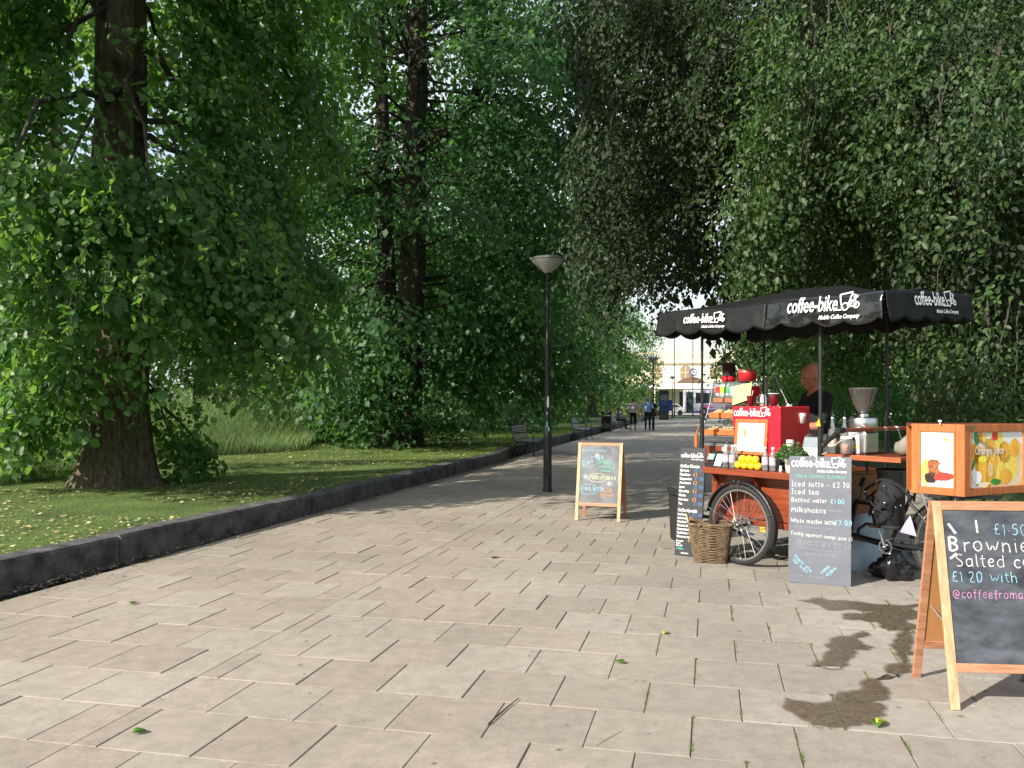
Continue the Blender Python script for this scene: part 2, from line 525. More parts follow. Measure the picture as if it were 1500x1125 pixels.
for cl in cells:
    if cl not in nearset:
        vs, fs = slab_mb(*cl, random.uniform(-.003, .0015), (random.uniform(-.005, .005), random.uniform(-.005, .005)))
        rest.add(vs, fs)
tag(rest.build('paving_slabs_beyond', M_slab, bed, local=True), kind='stuff')

# kerb stones along the lawn (raised) as parts of one kerb
def kerb_c(s):
    pts = [(-4, -5.9), (5.65, -5.47), (11.46, -5.22), (21.0, -5.12), (23.5, -5.48), (45, -5.55), (84, -5.5)]
    for (a, ca), (b, cb) in zip(pts, pts[1:]):
        if s <= b:
            return ca + (cb - ca) * (s - a) / (b - a)
    return pts[-1][1]
KH = .25
kerb = bpy.data.objects.new('kerb', None); C.objects.link(kerb); kerb['kind'] = 'structure'
s = -4.0
while s < 82:
    e = s + .915
    a, b_ = s + .006, e - .006
    j = random.uniform(-.010, .010); hj = random.uniform(-.010, .006)
    mb = MB()
    ring = []
    for ss in (a, b_):
        c = kerb_c(ss) + j
        ring.append([cs(c, ss, -.05), cs(c, ss, KH - .025 + hj), cs(c - .022, ss, KH + hj), cs(c - .24, ss, KH + .004 + hj), cs(c - .25, ss, -.05)])
    vs = ring[0] + ring[1]
    fs = [(i, i + 1, 5 + i + 1, 5 + i) for i in range(4)] + [(0, 5, 9, 4), (4, 3, 2, 1, 0), (5, 6, 7, 8, 9)]
    mb.add(vs, fs)
    mb.build('kerb_stone', M_stone_kerb, kerb)
    s = e
# thin kerb on the right
kr = bpy.data.objects.new('path_edge', None); C.objects.link(kr); kr['kind'] = 'structure'
s = -4.0
while s < 82:
    MB().hexa([cs(3.42, s + .003, -.05), cs(3.54, s + .003, -.05), cs(3.54, s + .912, -.05), cs(3.42, s + .912, -.05)],
              [cs(3.42, s + .003, .03), cs(3.54, s + .003, .03), cs(3.54, s + .912, .03), cs(3.42, s + .912, .03)]).build('edging_stone', M_stone_kerb, kr)
    s += .915

# lawns (gently uneven sheets)
def lawn_z(c, s):
    d = max(0, -c - 5.5)
    return KH - .03 + .02 * noise.noise(Vector((c * .5, s * .5, 0))) + min(d, 10) * .008
def sheet(name, c0f, c1, s0, s1, nc, ns, zf, m):
    vs = []; fs = []
    for i in range(ns + 1):
        s = s0 + (s1 - s0) * i / ns
        c0 = c0f(s)
        for j in range(nc + 1):
            t = (j / nc) ** 1.8
            c = c0 + (c1 - c0) * t
            vs.append(cs(c, s, zf(c, s)))
    for i in range(ns):
        for j in range(nc):
            a = i * (nc + 1) + j
            fs.append((a, a + 1, a + nc + 2, a + nc + 1))
    return MB().add(vs, fs, smooth=True).build(name, m)
sheet('lawn', lambda s: kerb_c(s) - .245, -90, -4, 84, 24, 120, lawn_z, M_soil)['kind'] = 'structure'
sheet('lawn_across', lambda s: 3.53, 90, -4, 84, 12, 60, lambda c, s: .02 + .03 * noise.noise(Vector((c * .4, s * .4, 3))), M_soil)['kind'] = 'structure'

# grass strip, road and verge beyond the path end
MB().box(-60, 60, 84.2, 92, -.05, .06).build('verge', M_field)['kind'] = 'structure'
MB().box(-60, 90, 92.1, 108, -.05, .0).build('road', M_asphalt)['kind'] = 'structure'
MB().box(-60, 90, 108.1, 114, -.05, .12).build('far_pavement', mat('pale_paving', (.3, .28, .25), rough=.9))['kind'] = 'structure'
for n in ('verge', 'road', 'far_pavement'):
    bpy.data.objects[n].rotation_euler = (0, 0, PATH_ROT)

# ---- blades of grass
rng = np.random.default_rng(11)
M_grass = leaf_mat('grass_blade', [(.09, .17, .02), (.16, .26, .03), (.24, .32, .05)], trans=.4, rough=.6, tcol=(.2, .33, .04))
M_tall = leaf_mat('tall_grass_blade', [(.05, .14, .04), (.11, .22, .06), (.18, .28, .09), (.36, .38, .20)], trans=.4, rough=.6, tcol=(.28, .36, .1))
def blades(name, C0, S0, Z0, h, w, lean, material, segs=1):
    n = len(C0)
    X = C0 * PN.x + S0 * PD.x; Y = C0 * PN.y + S0 * PD.y
    az = rng.uniform(0, 2 * np.pi, n)
    wx = np.cos(az) * w / 2; wy = np.sin(az) * w / 2
    la = rng.uniform(0, 2 * np.pi, n); lx = np.cos(la) * lean * h; ly = np.sin(la) * lean * h
    if segs == 1:
        V = np.stack([np.stack([X - wx, Y - wy, Z0], 1), np.stack([X + wx, Y + wy, Z0], 1), np.stack([X + lx, Y + ly, Z0 + h], 1)], 1).reshape(-1, 3)
        Fq = np.arange(n * 3).reshape(n, 3)
    else:
        a = .55
        V = np.stack([np.stack([X - wx, Y - wy, Z0], 1), np.stack([X + wx, Y + wy, Z0], 1),
                      np.stack([X + wx * .8 + lx * .3, Y + wy * .8 + ly * .3, Z0 + h * a], 1), np.stack([X - wx * .8 + lx * .3, Y - wy * .8 + ly * .3, Z0 + h * a], 1),
                      np.stack([X + lx, Y + ly, Z0 + h], 1)], 1).reshape(-1, 3)
        i = np.arange(n)[:, None] * 5
        Fq = np.concatenate([i + np.array([[0, 1, 2]]), i + np.array([[0, 2, 3]]), i + np.array([[3, 2, 4]])], 0)
    o = link(name, np_mesh(name, V, Fq, []), material)
    return tag(o, kind='stuff')
n = 330000
S0 = 5 + 37 * rng.random(n) ** 1.5
C0 = np.array([kerb_c(x) for x in S0]) - .22 - rng.random(n) ** 1.1 * 8.5
yy = C0 * PN.y + S0 * PD.y; xx = C0 * PN.x + S0 * PD.x
ok = (yy > 6) & (xx > -.64 * yy - .3)
S0, C0 = S0[ok], C0[ok]
Z0 = np.array([lawn_z(c, s) for c, s in zip(C0, S0)]) - .004
far = np.clip(S0 / 14, 1, 3)
tag(blades('grass', C0, S0, Z0, rng.uniform(.014, .042, len(S0)) * np.sqrt(far), .0035 * far, .55, M_grass), kind='stuff')
# longer unmown grass behind the first row of trees
n = 120000
S0 = 9 + 55 * rng.random(n) ** 1.3; C0 = -11.2 - rng.random(n) ** 1.6 * 13 + .8 * np.sin(S0 * .7)
Z0 = np.array([lawn_z(c, s) for c, s in zip(C0, S0)])
clump = np.array([.55 + .75 * noise.noise(Vector((c * .6, s * .6, 5))) for c, s in zip(C0, S0)])
edge = np.clip((-C0 - 10.6) / 2.2, .35, 1)
blades('tall_grass', C0, S0, Z0, np.clip(1.25 * edge * (.6 + .8 * clump) * rng.uniform(.3, 1.2, n), .15, 1.9), .008 * np.clip(S0 / 14, 1, 3), .6, M_tall, segs=2)

# ================================================================== TREES
M_bark = mat('lime_bark', (.045, .036, .026), rough=.95, var=.5, scale=5, aniso=(5, 5, 1), col2=(.16, .13, .085), bump=1.0, bscale=16)
M_bark_d = mat('dark_bark', (.026, .023, .019), rough=.95, var=.5, scale=4, aniso=(4, 4, 1), col2=(.075, .066, .05), bump=1.0, bscale=9)
L_lime = leaf_mat('lime_leaf', [(.030, .078, .022), (.048, .115, .030), (.070, .155, .038), (.11, .20, .045)], trans=.45, rough=.42, tcol=(.30, .58, .06), spec=.35)
L_dark = leaf_mat('woodland_leaf', [(.018, .058, .020), (.032, .090, .028), (.055, .130, .034)], trans=.42, rough=.5, tcol=(.20, .46, .06), spec=.3)
L_bright = leaf_mat('sunny_leaf', [(.035, .09, .016), (.06, .13, .022), (.10, .19, .035)], trans=.38, rough=.5, tcol=(.2, .36, .04))
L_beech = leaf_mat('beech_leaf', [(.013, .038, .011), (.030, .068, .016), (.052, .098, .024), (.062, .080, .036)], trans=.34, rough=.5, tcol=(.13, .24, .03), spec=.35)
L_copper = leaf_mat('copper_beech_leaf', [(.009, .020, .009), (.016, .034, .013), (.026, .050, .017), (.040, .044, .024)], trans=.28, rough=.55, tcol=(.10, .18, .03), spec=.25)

LEAF4 = np.array([[0, 0, 0], [.28, .46, .07], [.72, .38, .03], [1, 0, -.12], [.72, -.38, .03], [.28, -.46, .07]])   # two folded halves
LEAF4_F = np.array([[0, 3, 2, 1], [0, 5, 4, 3]])
LEAF2 = np.array([[0, 0, 0], [.42, .42, .06], [1, 0, -.1], [.42, -.42, .06]])
LEAF2_F = np.array([[0, 2, 1], [0, 3, 2]])

def unit(v):
    return v / np.maximum(np.linalg.norm(v, axis=-1, keepdims=True), 1e-9)

def spray(rg, L, leaf, dens=1.0, droop=.35, hang=.5, quads=True, slim=1.0, jit=.38):
    """A leafy twig pointing along +x: side twigs in a shallow fan, leaves alternate and tip downward."""
    at = []; dr = []
    nt = max(3, int(round(L / leaf * .95 * dens)))
    for i in range(nt):
        t = (i + .5) / nt
        base = np.array([t * L, 0, -droop * L * t * t + rg.normal(0, .01)])
        side = 1 if i % 2 else -1
        ln = L * (.18 + .38 * (1 - t)) * rg.uniform(.7, 1.2)
        ang = side * math.radians(rg.uniform(38, 62))
        d = np.array([math.cos(ang), math.sin(ang), -.25 * rg.random()])
        m = max(2, int(round(ln / leaf * 1.15 * dens)))
        for k in range(m):
            u = (k + .6) / m
            p = base + d * ln * u + np.array([0, 0, -droop * ln * u * u])
            a2 = ang * .5 + (1 if k % 2 else -1) * math.radians(rg.uniform(25, 70))
            at.append(p); dr.append([math.cos(a2), math.sin(a2), -hang * rg.uniform(.4, 1.5)])
    at.append(np.array([L, 0, -droop * L])); dr.append([1, 0, -hang])
    at = np.array(at); d = unit(np.array(dr))
    n = len(at)
    up = unit(np.stack([rg.normal(0, jit, n), rg.normal(0, jit, n), np.ones(n)], 1))
    side = unit(np.cross(up, d)); nrm = np.cross(d, side)
    T = LEAF4 if quads else LEAF2
    sz = leaf * rg.uniform(.5, 1.3, n)
    V = at[:, None, :] + sz[:, None, None] * (T[None, :, 0, None] * d[:, None, :] + slim * T[None, :, 1, None] * side[:, None, :] + T[None, :, 2, None] * nrm[:, None, :])
    return V.reshape(-1, 3), (at, d, nrm, sz)

def rotm(yaw, pitch, roll):
    cy, sy, cp, sp, cr, sr = np.cos(yaw), np.sin(yaw), np.cos(pitch), np.sin(pitch), np.cos(roll), np.sin(roll)
    z = np.zeros_like(cy); o = z + 1
    Rz = np.stack([np.stack([cy, -sy, z], -1), np.stack([sy, cy, z], -1), np.stack([z, z, o], -1)], -2)
    Ry = np.stack([np.stack([cp, z, sp], -1), np.stack([z, o, z], -1), np.stack([-sp, z, cp], -1)], -2)
    Rx = np.stack([np.stack([o, z, z], -1), np.stack([z, cr, -sr], -1), np.stack([z, sr, cr], -1)], -2)
    return Rz @ Ry @ Rx

def in_view(Pn):
    Y = Pn[:, 1]
    return (Y > 1) & (np.abs(Pn[:, 0]) < .66 * Y + .8) & (Pn[:, 2] < EYE + .53 * Y + .8)

class Foliage:
    """Gathers sprays, then writes them as one crown mesh. Sprays far outside the picture are coarser."""
    def __init__(s, seed, L, leaf, dens=1.0, droop=.35, hang=.5, quads=True, lod=True, slim=1.0, jit=.38):
        rg = np.random.default_rng(seed); s.rg = rg
        s.T = [spray(rg, L, leaf, dens, droop, hang, quads, slim, jit) for _ in range(7)]
        s.Tc = [spray(rg, L * 1.1, leaf * 2.0, dens * .9, droop, hang, False, slim) for _ in range(3)]
        s.quads = quads; s.lod = lod
        s.p = []; s.a = []
    def put(s, P_, yaw, pitch, roll=None, scale=None):
        P_ = np.atleast_2d(np.asarray(P_, float)); n = len(P_)
        yaw = np.broadcast_to(yaw, (n,)).astype(float); pitch = np.broadcast_to(pitch, (n,)).astype(float)
        roll = s.rg.normal(0, .35, n) if roll is None else np.broadcast_to(roll, (n,))
        scale = s.rg.uniform(.75, 1.2, n) if scale is None else np.broadcast_to(scale, (n,))
        s.p.append(P_); s.a.append(np.stack([yaw, pitch, roll, scale], 1))
    def mesh(s, name, m, keep=None):
        Pp = np.concatenate(s.p); A = np.concatenate(s.a)
        if keep is not None:
            k = keep(Pp); Pp, A = Pp[k], A[k]
        full = in_view(Pp) if s.lod else np.ones(len(Pp), bool)
        Vs = []; Fs = []; off = 0
        for sel, Ts, q in ((full, s.T, s.quads), (~full, s.Tc, False)):
            idx = np.nonzero(sel)[0]
            for k, (TV, info) in enumerate(Ts):
                ii = idx[k::len(Ts)]
                if not len(ii):
                    continue
                Rm = rotm(A[ii, 0], A[ii, 1], A[ii, 2])
                V = np.einsum('nij,vj->nvi', Rm, TV) * A[ii, 3][:, None, None] + Pp[ii][:, None, :]
                V = V.reshape(-1, 3)
                lf, ff = (6, LEAF4_F) if q else (4, LEAF2_F)
                nl = len(V) // lf
                Fq = (np.arange(nl)[:, None, None] * lf + ff[None]).reshape(-1, ff.shape[1]) + off
                if Fq.shape[1] == 3:
                    Fq = np.concatenate([Fq, Fq[:, :1] * 0 - 1], 1)
                Vs.append(V); Fs.append(Fq); off += len(V)
        V = np.concatenate(Vs); Fq = np.concatenate(Fs)
        me = bpy.data.meshes.new(name)
        tri = Fq[:, 3] < 0
        tot = np.where(tri, 3, 4).astype(np.int32)
        flat = Fq.ravel(); flat = flat[flat >= 0].astype(np.int32)
        me.vertices.add(len(V)); me.vertices.foreach_set('co', V.astype(np.float32).ravel())
        me.loops.add(len(flat)); me.loops.foreach_set('vertex_index', flat)
        me.polygons.add(len(Fq)); me.polygons.foreach_set('loop_start', (np.cumsum(tot) - tot).astype(np.int32)); me.polygons.foreach_set('loop_total', tot)
        me.update(calc_edges=True)
        me.materials.append(m)
        s.count = len(Fq)
        return me
    # a bough: curve from a to b, sprays fan out along its outer part
    def bough(s, a, b, n, sag=.15, width=.28, t0=.3, thick=.22, pitch=.25):
        a = np.array(a, float); b = np.array(b, float); rg = s.rg
        d = b - a; L = np.linalg.norm(d); az = math.atan2(d[1], d[0])
        t = t0 + (1 - t0) * rg.random(n) ** .8
        pos = a + d * t[:, None]
        pos[:, 2] += sag * L * 4 * t * (1 - t)
        lat = rg.uniform(-1, 1, n)
        w = width * L * np.sin(np.pi * np.clip(t, .05, .97)) ** .6
        perp = np.array([-math.sin(az), math.cos(az), 0])
        pos += perp * (lat * w)[:, None]
        pos[:, 2] += rg.normal(0, thick, n) - np.abs(lat) * w * .25
        yaw = az + lat * 1.1 + rg.normal(0, .3, n)
        s.put(pos, yaw, pitch + (t - .4) * .5 + rg.normal(0, .22, n))
    # a blob: sprays on and inside an ellipsoid pointing outward and down
    def blob(s, c, r, n, pitch=.4, core=.45, centre=None, noise_cut=None, face=None):
        rg = s.rg
        u = unit(rg.normal(size=(n, 3))); rad = core + (1 - core) * rg.random(n) ** .6
        c = np.array(c, float); r = np.array(r, float)
        pos = c + u * r * rad[:, None]
        if noise_cut is not None:
            k = np.array([noise.noise(Vector(p) * noise_cut[0]) > noise_cut[1] for p in pos])
            pos = pos[k]; u = u[k]
        yaw = np.arctan2(u[:, 1], u[:, 0]) + rg.normal(0, .5, len(u))
        s.put(pos, yaw, pitch - u[:, 2] * .5 + rg.normal(0, .25, len(u)))

def curve_pts(a, b, sag, n=7, wob=.06, rg=random):
    a = Vector(a); b = Vector(b); L = (b - a).length
    out = []
    for i in range(n):
        t = i / (n - 1)
        p = a.lerp(b, t); p.z += sag * L * 4 * t * (1 - t)
        if 0 < i < n - 1:
            p += Vector((rg.uniform(-1, 1), rg.uniform(-1, 1), rg.uniform(-1, 1))) * wob * L * .5
        out.append(p)
    return out

def trunk_mesh(base, prof, lean=(0, 0), flare=.35, n=72, seed=0, lobes=5):
    """tapered, fluted and buttressed trunk; prof = [(z, radius)]"""
    vs = []; fs = []
    rows = []
    z0, z1 = prof[0][0], prof[-1][0]
    zs = [z0 + (z1 - z0) * (i / 55) ** 1.7 for i in range(56)]
    for z in zs:
        for (za, ra), (zb, rb) in zip(prof, prof[1:]):
            if z <= zb + 1e-6:
                r = ra + (rb - ra) * (z - za) / (zb - za); break
        ring = []
        k = math.exp(-(z - z0) / .38)
        for j in range(n):
            a = 2 * math.pi * j / n
            rr = r * (1 + flare * k * (1 + .55 * math.sin(a * lobes + seed))) * (1 + .05 * math.sin(a * 7 + seed * 2 + z * .6) + .022 * math.sin(a * 19 + 3 * noise.noise(Vector((z * .9, a, seed))) * 2)
                 + .12 * noise.noise(Vector((math.cos(a) * 1.6 + seed, math.sin(a) * 1.6, z * .8))) + .05 * noise.noise(Vector((math.cos(a) * 6, math.sin(a) * 6 + seed, z * 1.3))))
            cx = base[0] + lean[0] * (z - z0) + .05 * r * math.sin(z * .9 + seed); cy = base[1] + lean[1] * (z - z0)
            ring.append((cx + rr * math.cos(a), cy + rr * math.sin(a), base[2] + z))
        rows.append(ring)
    mb = MB()
    vs = [v for r_ in rows for v in r_]
    for i in range(len(rows) - 1):
        for j in range(n):
            fs.append((i * n + j, i * n + (j + 1) % n, (i + 1) * n + (j + 1) % n, (i + 1) * n + j))
    mb.add(vs, fs, smooth=True)
    return mb

def limb(mb, a, b, r0, r1, sag=.1, n=8, wob=.06):
    pts = curve_pts(a, b, sag, n, wob)
    mb.tube(pts, [r0 + (r1 - r0) * i / (n - 1) for i in range(n)], 7)

def twigs_to(mb, pts_arr, root_pts, rg, n):
    """thin twigs from a limb to some of the sprays"""
    for i in rg.choice(len(pts_arr), min(n, len(pts_arr)), replace=False):
        q = Vector(pts_arr[i]); p = min(root_pts, key=lambda v: (v - q).length)
        if .3 < (p - q).length < 2.8:
            mb.tube(curve_pts(p, q, .05, 4), [.016, .012, .008, .005], 4, caps=False)

# ---------------- first lime, large, by the kerb
T1 = Vector((-6.12, 13.15, .24))
t1 = thing('lime_tree', 'big lime with thick buttressed trunk and large drooping leaves, nearest tree on the lawn', 'tree', T1, 0, 'trees along the path')
trunk_mesh(T1, [(-.1, .56), (.5, .50), (1.2, .46), (3, .42), (6, .35), (10, .28), (15, .15)], lean=(.012, 0), flare=.30, seed=1.3).build('trunk', M_bark, t1)
F1 = Foliage(21, .80, .112, 1.12, droop=.45, hang=.7)
br = MB()
tgt = [(30, 520, 10.2, 4.2), (105, 440, 9.9, 4.8), (190, 470, 10.6, 5.2), (-40, 330, 9.4, 6), (90, 300, 10.4, 6.2), (215, 300, 10.8, 6.6),
       (300, 330, 11.2, 6.2), (375, 400, 11.6, 6), (440, 450, 12.0, 5.6), (465, 500, 12.4, 4.9), (400, 520, 12.6, 4.4), (330, 510, 12.4, 4.2), (-30, 200, 11, 7.5), (60, 160, 11.5, 7.8), (0, 20, 12, 9.2), (-60, 120, 12, 8), (90, 110, 13, 8.6), (260, 30, 12, 9.4), (330, 20, 13, 10), (480, 200, 14, 8.8),
       (250, 480, 11.4, 4.8), (400, 330, 13.2, 7.2), (470, 400, 13.6, 7), (60, 600, 12.2, 3.8), (-10, 620, 11.6, 3.2), (120, 560, 11.4, 3.6),
       (250, 640, 13.4, 2.6), (290, 655, 13.8, 2.2), (60, 640, 13.6, 2.8), (310, 110, 12.2, 9), (400, 210, 13, 8.8), (450, 90, 14, 10),
       (100, 40, 12.2, 9.5), (-20, 130, 12.2, 8.4), (200, -120, 11.2, 11), (370, -80, 13, 11), (540, 60, 15, 11), (-80, 480, 10.5, 5),
       (-60, 60, 13, 9), (300, 220, 14.5, 8), (430, 230, 15.5, 8.4), (60, 420, 15, 5.6), (-40, 540, 15, 4), (330, 440, 15.5, 5)]
for px, py, Y, z0 in tgt:
    e = P(px, py, Y); e.z += 0
    a = Vector((T1.x + .012 * z0, T1.y, z0))
    L = (e - a).length
    F1.bough(a, e, int(12 * L), sag=.16 if z0 > 3.5 else .05, width=.24, t0=.34, thick=.10, pitch=.45)
    limb(br, a, e, .028 + .008 * L, .008, sag=.16 if z0 > 3.5 else .05)
rg = random.Random(5)
for i in range(54):
    z0 = rg.uniform(7.5, 15.5); az = rg.uniform(0, 2 * math.pi); L = rg.uniform(3.2, 6.3) * (1 - .35 * max(0, z0 - 11) / 5)
    a = Vector((T1.x, T1.y, z0)); e = a + Vector((math.cos(az) * L, math.sin(az) * L, rg.uniform(-1.6, 1.2)))
    F1.bough(a, e, int(7 * L), sag=.15, t0=.25, thick=.15)
    limb(br, a, e, .045, .01, sag=.15)
for i in range(2):  # unseen boughs added towards the sun to shade the path
    a = Vector((T1.x, T1.y, rg.uniform(6.5, 9.5))); e = Vector((rg.uniform(-9.6, -6.6), rg.uniform(6.6, 8.8), rg.uniform(5.2, 9.0)))
    F1.bough(a, e, int(16 * (e - a).length), sag=.12, t0=.3, thick=.3)
    limb(br, a, e, .045, .01, sag=.12)
# shoots round the foot
for i in range(26):
    an = rg.uniform(-.6, 1.6); r_ = rg.uniform(.55, 1.0)
    F1.put([[T1.x + r_ * math.cos(an), T1.y + r_ * math.sin(an) - .1, rg.uniform(.35, 1.6)]], an, rg.uniform(-.2, .6), scale=.6)
br.build('branch', M_bark_d, t1)
def clear1(Pp):                       # the trunk shows through between the boughs
    z = Pp[:, 2]; r_ = np.random.default_rng(2).random(len(Pp))
    front = (Pp[:, 1] < T1.y + .5) & (np.abs(Pp[:, 0] - T1.x - .1 - .45 * (T1.y - Pp[:, 1]) ) < .75)
    zone = (z > 4.9) | (z < 2.0) | ((z > 2.5) & (z < 2.95))
    high = (z > 4.6) & (r_ < .12) & in_view(Pp)
    return ~(front & zone & (r_ < .93)) & ~high
o = link('crown', F1.mesh('crown', L_lime, clear1), None, t1); o['kind'] = 'stuff'
print('T1 faces', F1.count)

# nearest leaves of the lime, each a leaf of its own
lm = MB().add([tuple(v) for v in LEAF4], [tuple(f) for f in LEAF4_F]).mesh('leaf'); lm.materials.append(L_lime)
rg = random.Random(9)
nl = 0
for (px, py, Y) in [(20, 520, 9.7), (60, 470, 9.6), (100, 430, 9.5), (150, 400, 9.7), (205, 405, 9.9), (120, 330, 9.8), (250, 470, 10.6), (300, 330, 10.7), (350, 345, 10.9), (400, 350, 11.1), (280, 590, 12.0), (200, 590, 12.1)]:
    c = P(px, py, Y)
    stem = curve_pts(c + Vector((-.05, .25, .28)), c + Vector((.08, -.12, -.5)), .02, 9, .08, rg)
    MB().tube(stem, .006, 4, caps=False).build('twig', M_bark_d, t1)
    for k in range(24):
        q = stem[min(8, k // 3)] + Vector((rg.uniform(-.06, .06), rg.uniform(-.06, .06), rg.uniform(-.06, .06)))
        l = bpy.data.objects.new('leaf', lm); C.objects.link(l); l.parent = t1
        l.matrix_parent_inverse = Matrix.Translation(-T1)
        l.location = q; l.rotation_euler = (rg.uniform(-.5, .5), rg.uniform(.2, 1.3), rg.uniform(0, 6.28)); s_ = rg.uniform(.075, .125); l.scale = (s_, s_, s_)
        nl += 1

# ---------------- second tree, two stems, heavy arching limbs
T2 = Vector((-3.15, 24.6, .26))
t2 = thing('twin_stem_tree', 'tall dark tree with two close stems and a leafy skirt of shoots at its foot', 'tree', T2, 0, 'trees along the path')
trunk_mesh(T2 + Vector((.15, 0, 0)), [(-.1, .42), (1, .37), (4, .36), (9, .32), (13, .22), (17, .1)], lean=(.024, 0), flare=.3, seed=3.1).build('trunk', M_bark_d, t2)
trunk_mesh(T2 + Vector((-.35, .25, 0)), [(-.1, .30), (1, .27), (5, .25), (10, .18), (15, .07)], lean=(-.03, .01), flare=.3, seed=5.2).build('trunk', M_bark_d, t2)
br = MB()
def path_limb(mb, pts, r0, r1):
    pts = [Vector(p) for p in pts]
    mb.tube(pts, [r0 + (r1 - r0) * i / (len(pts) - 1) for i in range(len(pts))], 8)
path_limb(br, [P(632, 210, 24.4), P(660, 190, 24.2), P(690, 150, 24), P(712, 100, 24), P(730, 40, 24), P(742, -30, 24)], .20, .09)
path_limb(br, [P(680, 165, 24.1), P(715, 138, 24), P(755, 145, 23.8), P(790, 172, 23.6), P(830, 168, 23.5), P(870, 190, 23.3)], .11, .04)
path_limb(br, [P(622, 110, 24.6), P(605, 50, 24.6), P(585, 10, 24.5), P(565, -40, 24.5)], .16, .09)
path_limb(br, [P(590, 245, 24.6), P(545, 275, 24.3), P(500, 288, 24), P(455, 292, 23.8)], .09, .03)
path_limb(br, [P(635, 230, 24.6), P(655, 262, 24.4), P(700, 240, 24.3), P(760, 215, 24)], .08, .03)
F2 = Foliage(31, 1.15, .17, 1.0, droop=.35, hang=.7, quads=False)
rg = random.Random(12)
for i in range(104):
    z0 = 2.3 + 15 * (i / 104); az = rg.uniform(0, 2 * math.pi)
    L = rg.uniform(3.4, 6.6) * (1 - .3 * max(0, z0 - 12) / 5)
    a = T2 + Vector((.15, 0, z0 - .25)); dz = rg.uniform(-2.2, .6)
    if z0 < 5: dz = rg.uniform(-1.3, -.1) * .8; L *= .8
    e = a + Vector((math.cos(az) * L, math.sin(az) * L, dz)); e.z = max(e.z, 1.9)
    F2.bough(a, e, int(8.5 * L), sag=.14, t0=.2, thick=.28)
    limb(br, a, e, .05, .012, sag=.14)
for (px, py, Y, z0) in [(480, 560, 23, 3.5), (510, 520, 23, 4), (460, 470, 24, 5), (520, 620, 23.4, 2.6), (560, 600, 23, 2.8), (700, 520, 23, 3.8), (760, 480, 23.4, 4.6), (690, 580, 23.4, 2.8), (820, 420, 22, 6), (870, 330, 22, 8), (900, 250, 22, 9), (890, 120, 21, 11), (830, 60, 22, 12), (780, 350, 21.5, 7)]:
    e = P(px, py, Y); a = Vector((T2.x + .1, T2.y, z0))
    F2.bough(a, e, int(15 * (e - a).length), sag=.12, t0=.25)
    limb(br, a, e, .06, .015, sag=.12)
for i in range(150):
    an = rg.uniform(0, 6.28); r_ = rg.uniform(.4, 2.0)
    zz = rg.uniform(.15, .4 + 1.7 * max(0, 1 - r_ / 2.6))
    F2.put([[T2.x - .3 + r_ * math.cos(an) * .9, T2.y + r_ * math.sin(an), .2 + zz]], an, rg.uniform(-.6, .2), scale=.6)
br.build('branch', M_bark_d, t2)
def clear2(Pp):
    z = Pp[:, 2]; r_ = np.random.default_rng(3).random(len(Pp))
    side = Pp[:, 0] - (T2.x + .1 + .024 * z) - .126 * (T2.y - Pp[:, 1])
    front = (Pp[:, 1] < T2.y + .3) & (np.abs(side) < .95)
    return ~(front & (z > 4.3) & (r_ < .72)) & ~(front & (z > 1.7) & (z < 3.2) & (r_ < .5))
o = link('crown', F2.mesh('crown', L_dark, clear2), None, t2); o['kind'] = 'stuff'
print('T2 faces', F2.count)

# ---------------- general crown shared by the farther trees
def tree_proto(seed, height, spread, leafm, n_b=58, leaf=.26, dens=.8, per=6.5, low=2.2):
    Fo = Foliage(seed, 1.5, leaf, dens, droop=.35, hang=.7, quads=False, lod=False)
    rg = random.Random(seed); br = MB()
    for i in range(n_b):
        f = i / n_b; z0 = low + (height - low) * f; az = rg.uniform(0, 2 * math.pi)
        L = spread * rg.uniform(.6, 1.05) * (1 - .55 * max(0, f - .6) / .4)
        if f < .15: L *= .75
        a = Vector((0, 0, z0)); e = a + Vector((math.cos(az) * L, math.sin(az) * L, rg.uniform(-1.8, .9))); e.z = max(e.z, 1.6)
        Fo.bough(a, e, int(per * L), sag=.14, t0=.18, thick=.45)
        limb(br, a, e, .06, .015, sag=.14, n=5)
    cm = Fo.mesh('crown', leafm)
    tm = trunk_mesh((0, 0, 0), [(-.1, .44), (1, .38), (height * .5, .3), (height, .08)], flare=.35, seed=seed).mesh('trunk'); tm.materials.append(M_bark)
    bm = br.mesh('branch'); bm.materials.append(M_bark_d)
    print('proto faces', Fo.count)
    return cm, tm, bm
PROTO = {'dark': tree_proto(41, 17, 6.2, L_dark), 'bright': tree_proto(43, 14, 6.5, L_bright, low=1.8), 'lime': tree_proto(47, 16, 5.6, L_lime, low=1.8)}
def far_tree(kind, x, y, rz, sc, label, group='trees along the path', name='park_tree'):
    t = thing(name, label, 'tree', (x, y, .24 if x < 8 else 0.02), rz, group)
    t.scale = (sc, sc, sc)
    for me, nm in zip(PROTO[kind], ('crown', 'trunk', 'branch')):
        o = bpy.data.objects.new(nm, me); C.objects.link(o); o.parent = t
        if nm == 'crown': o['kind'] = 'stuff'
    return t
far_tree('dark', -1.25, 41.5, .3, .95, 'tree with a sunlit tan trunk behind the nearest path bench')
far_tree('dark', 2.5, 57, 2.3, 1.0, 'dark tree in the row just before the litter bin')
far_tree('lime', 6.9, 74, 1.2, .95, 'last broad tree of the path row with its trunk behind the bin')
far_tree('lime', 11.4, 91, 2.9, .8, 'small tree at the end of the row by the station road', name='street_tree')
far_tree('lime', -15, 28, 2.6, 1.0, 'tall airy tree behind the big lime at the upper left', 'trees beyond the long grass')
far_tree('bright', -24, 37, .4, 1.0, 'bright green tree far behind the long grass at the picture edge', 'trees beyond the long grass')
far_tree('bright', -13.5, 43, 3.4, .92, 'bright green tree behind the long grass, seen between the first two trunks', 'trees beyond the long grass')
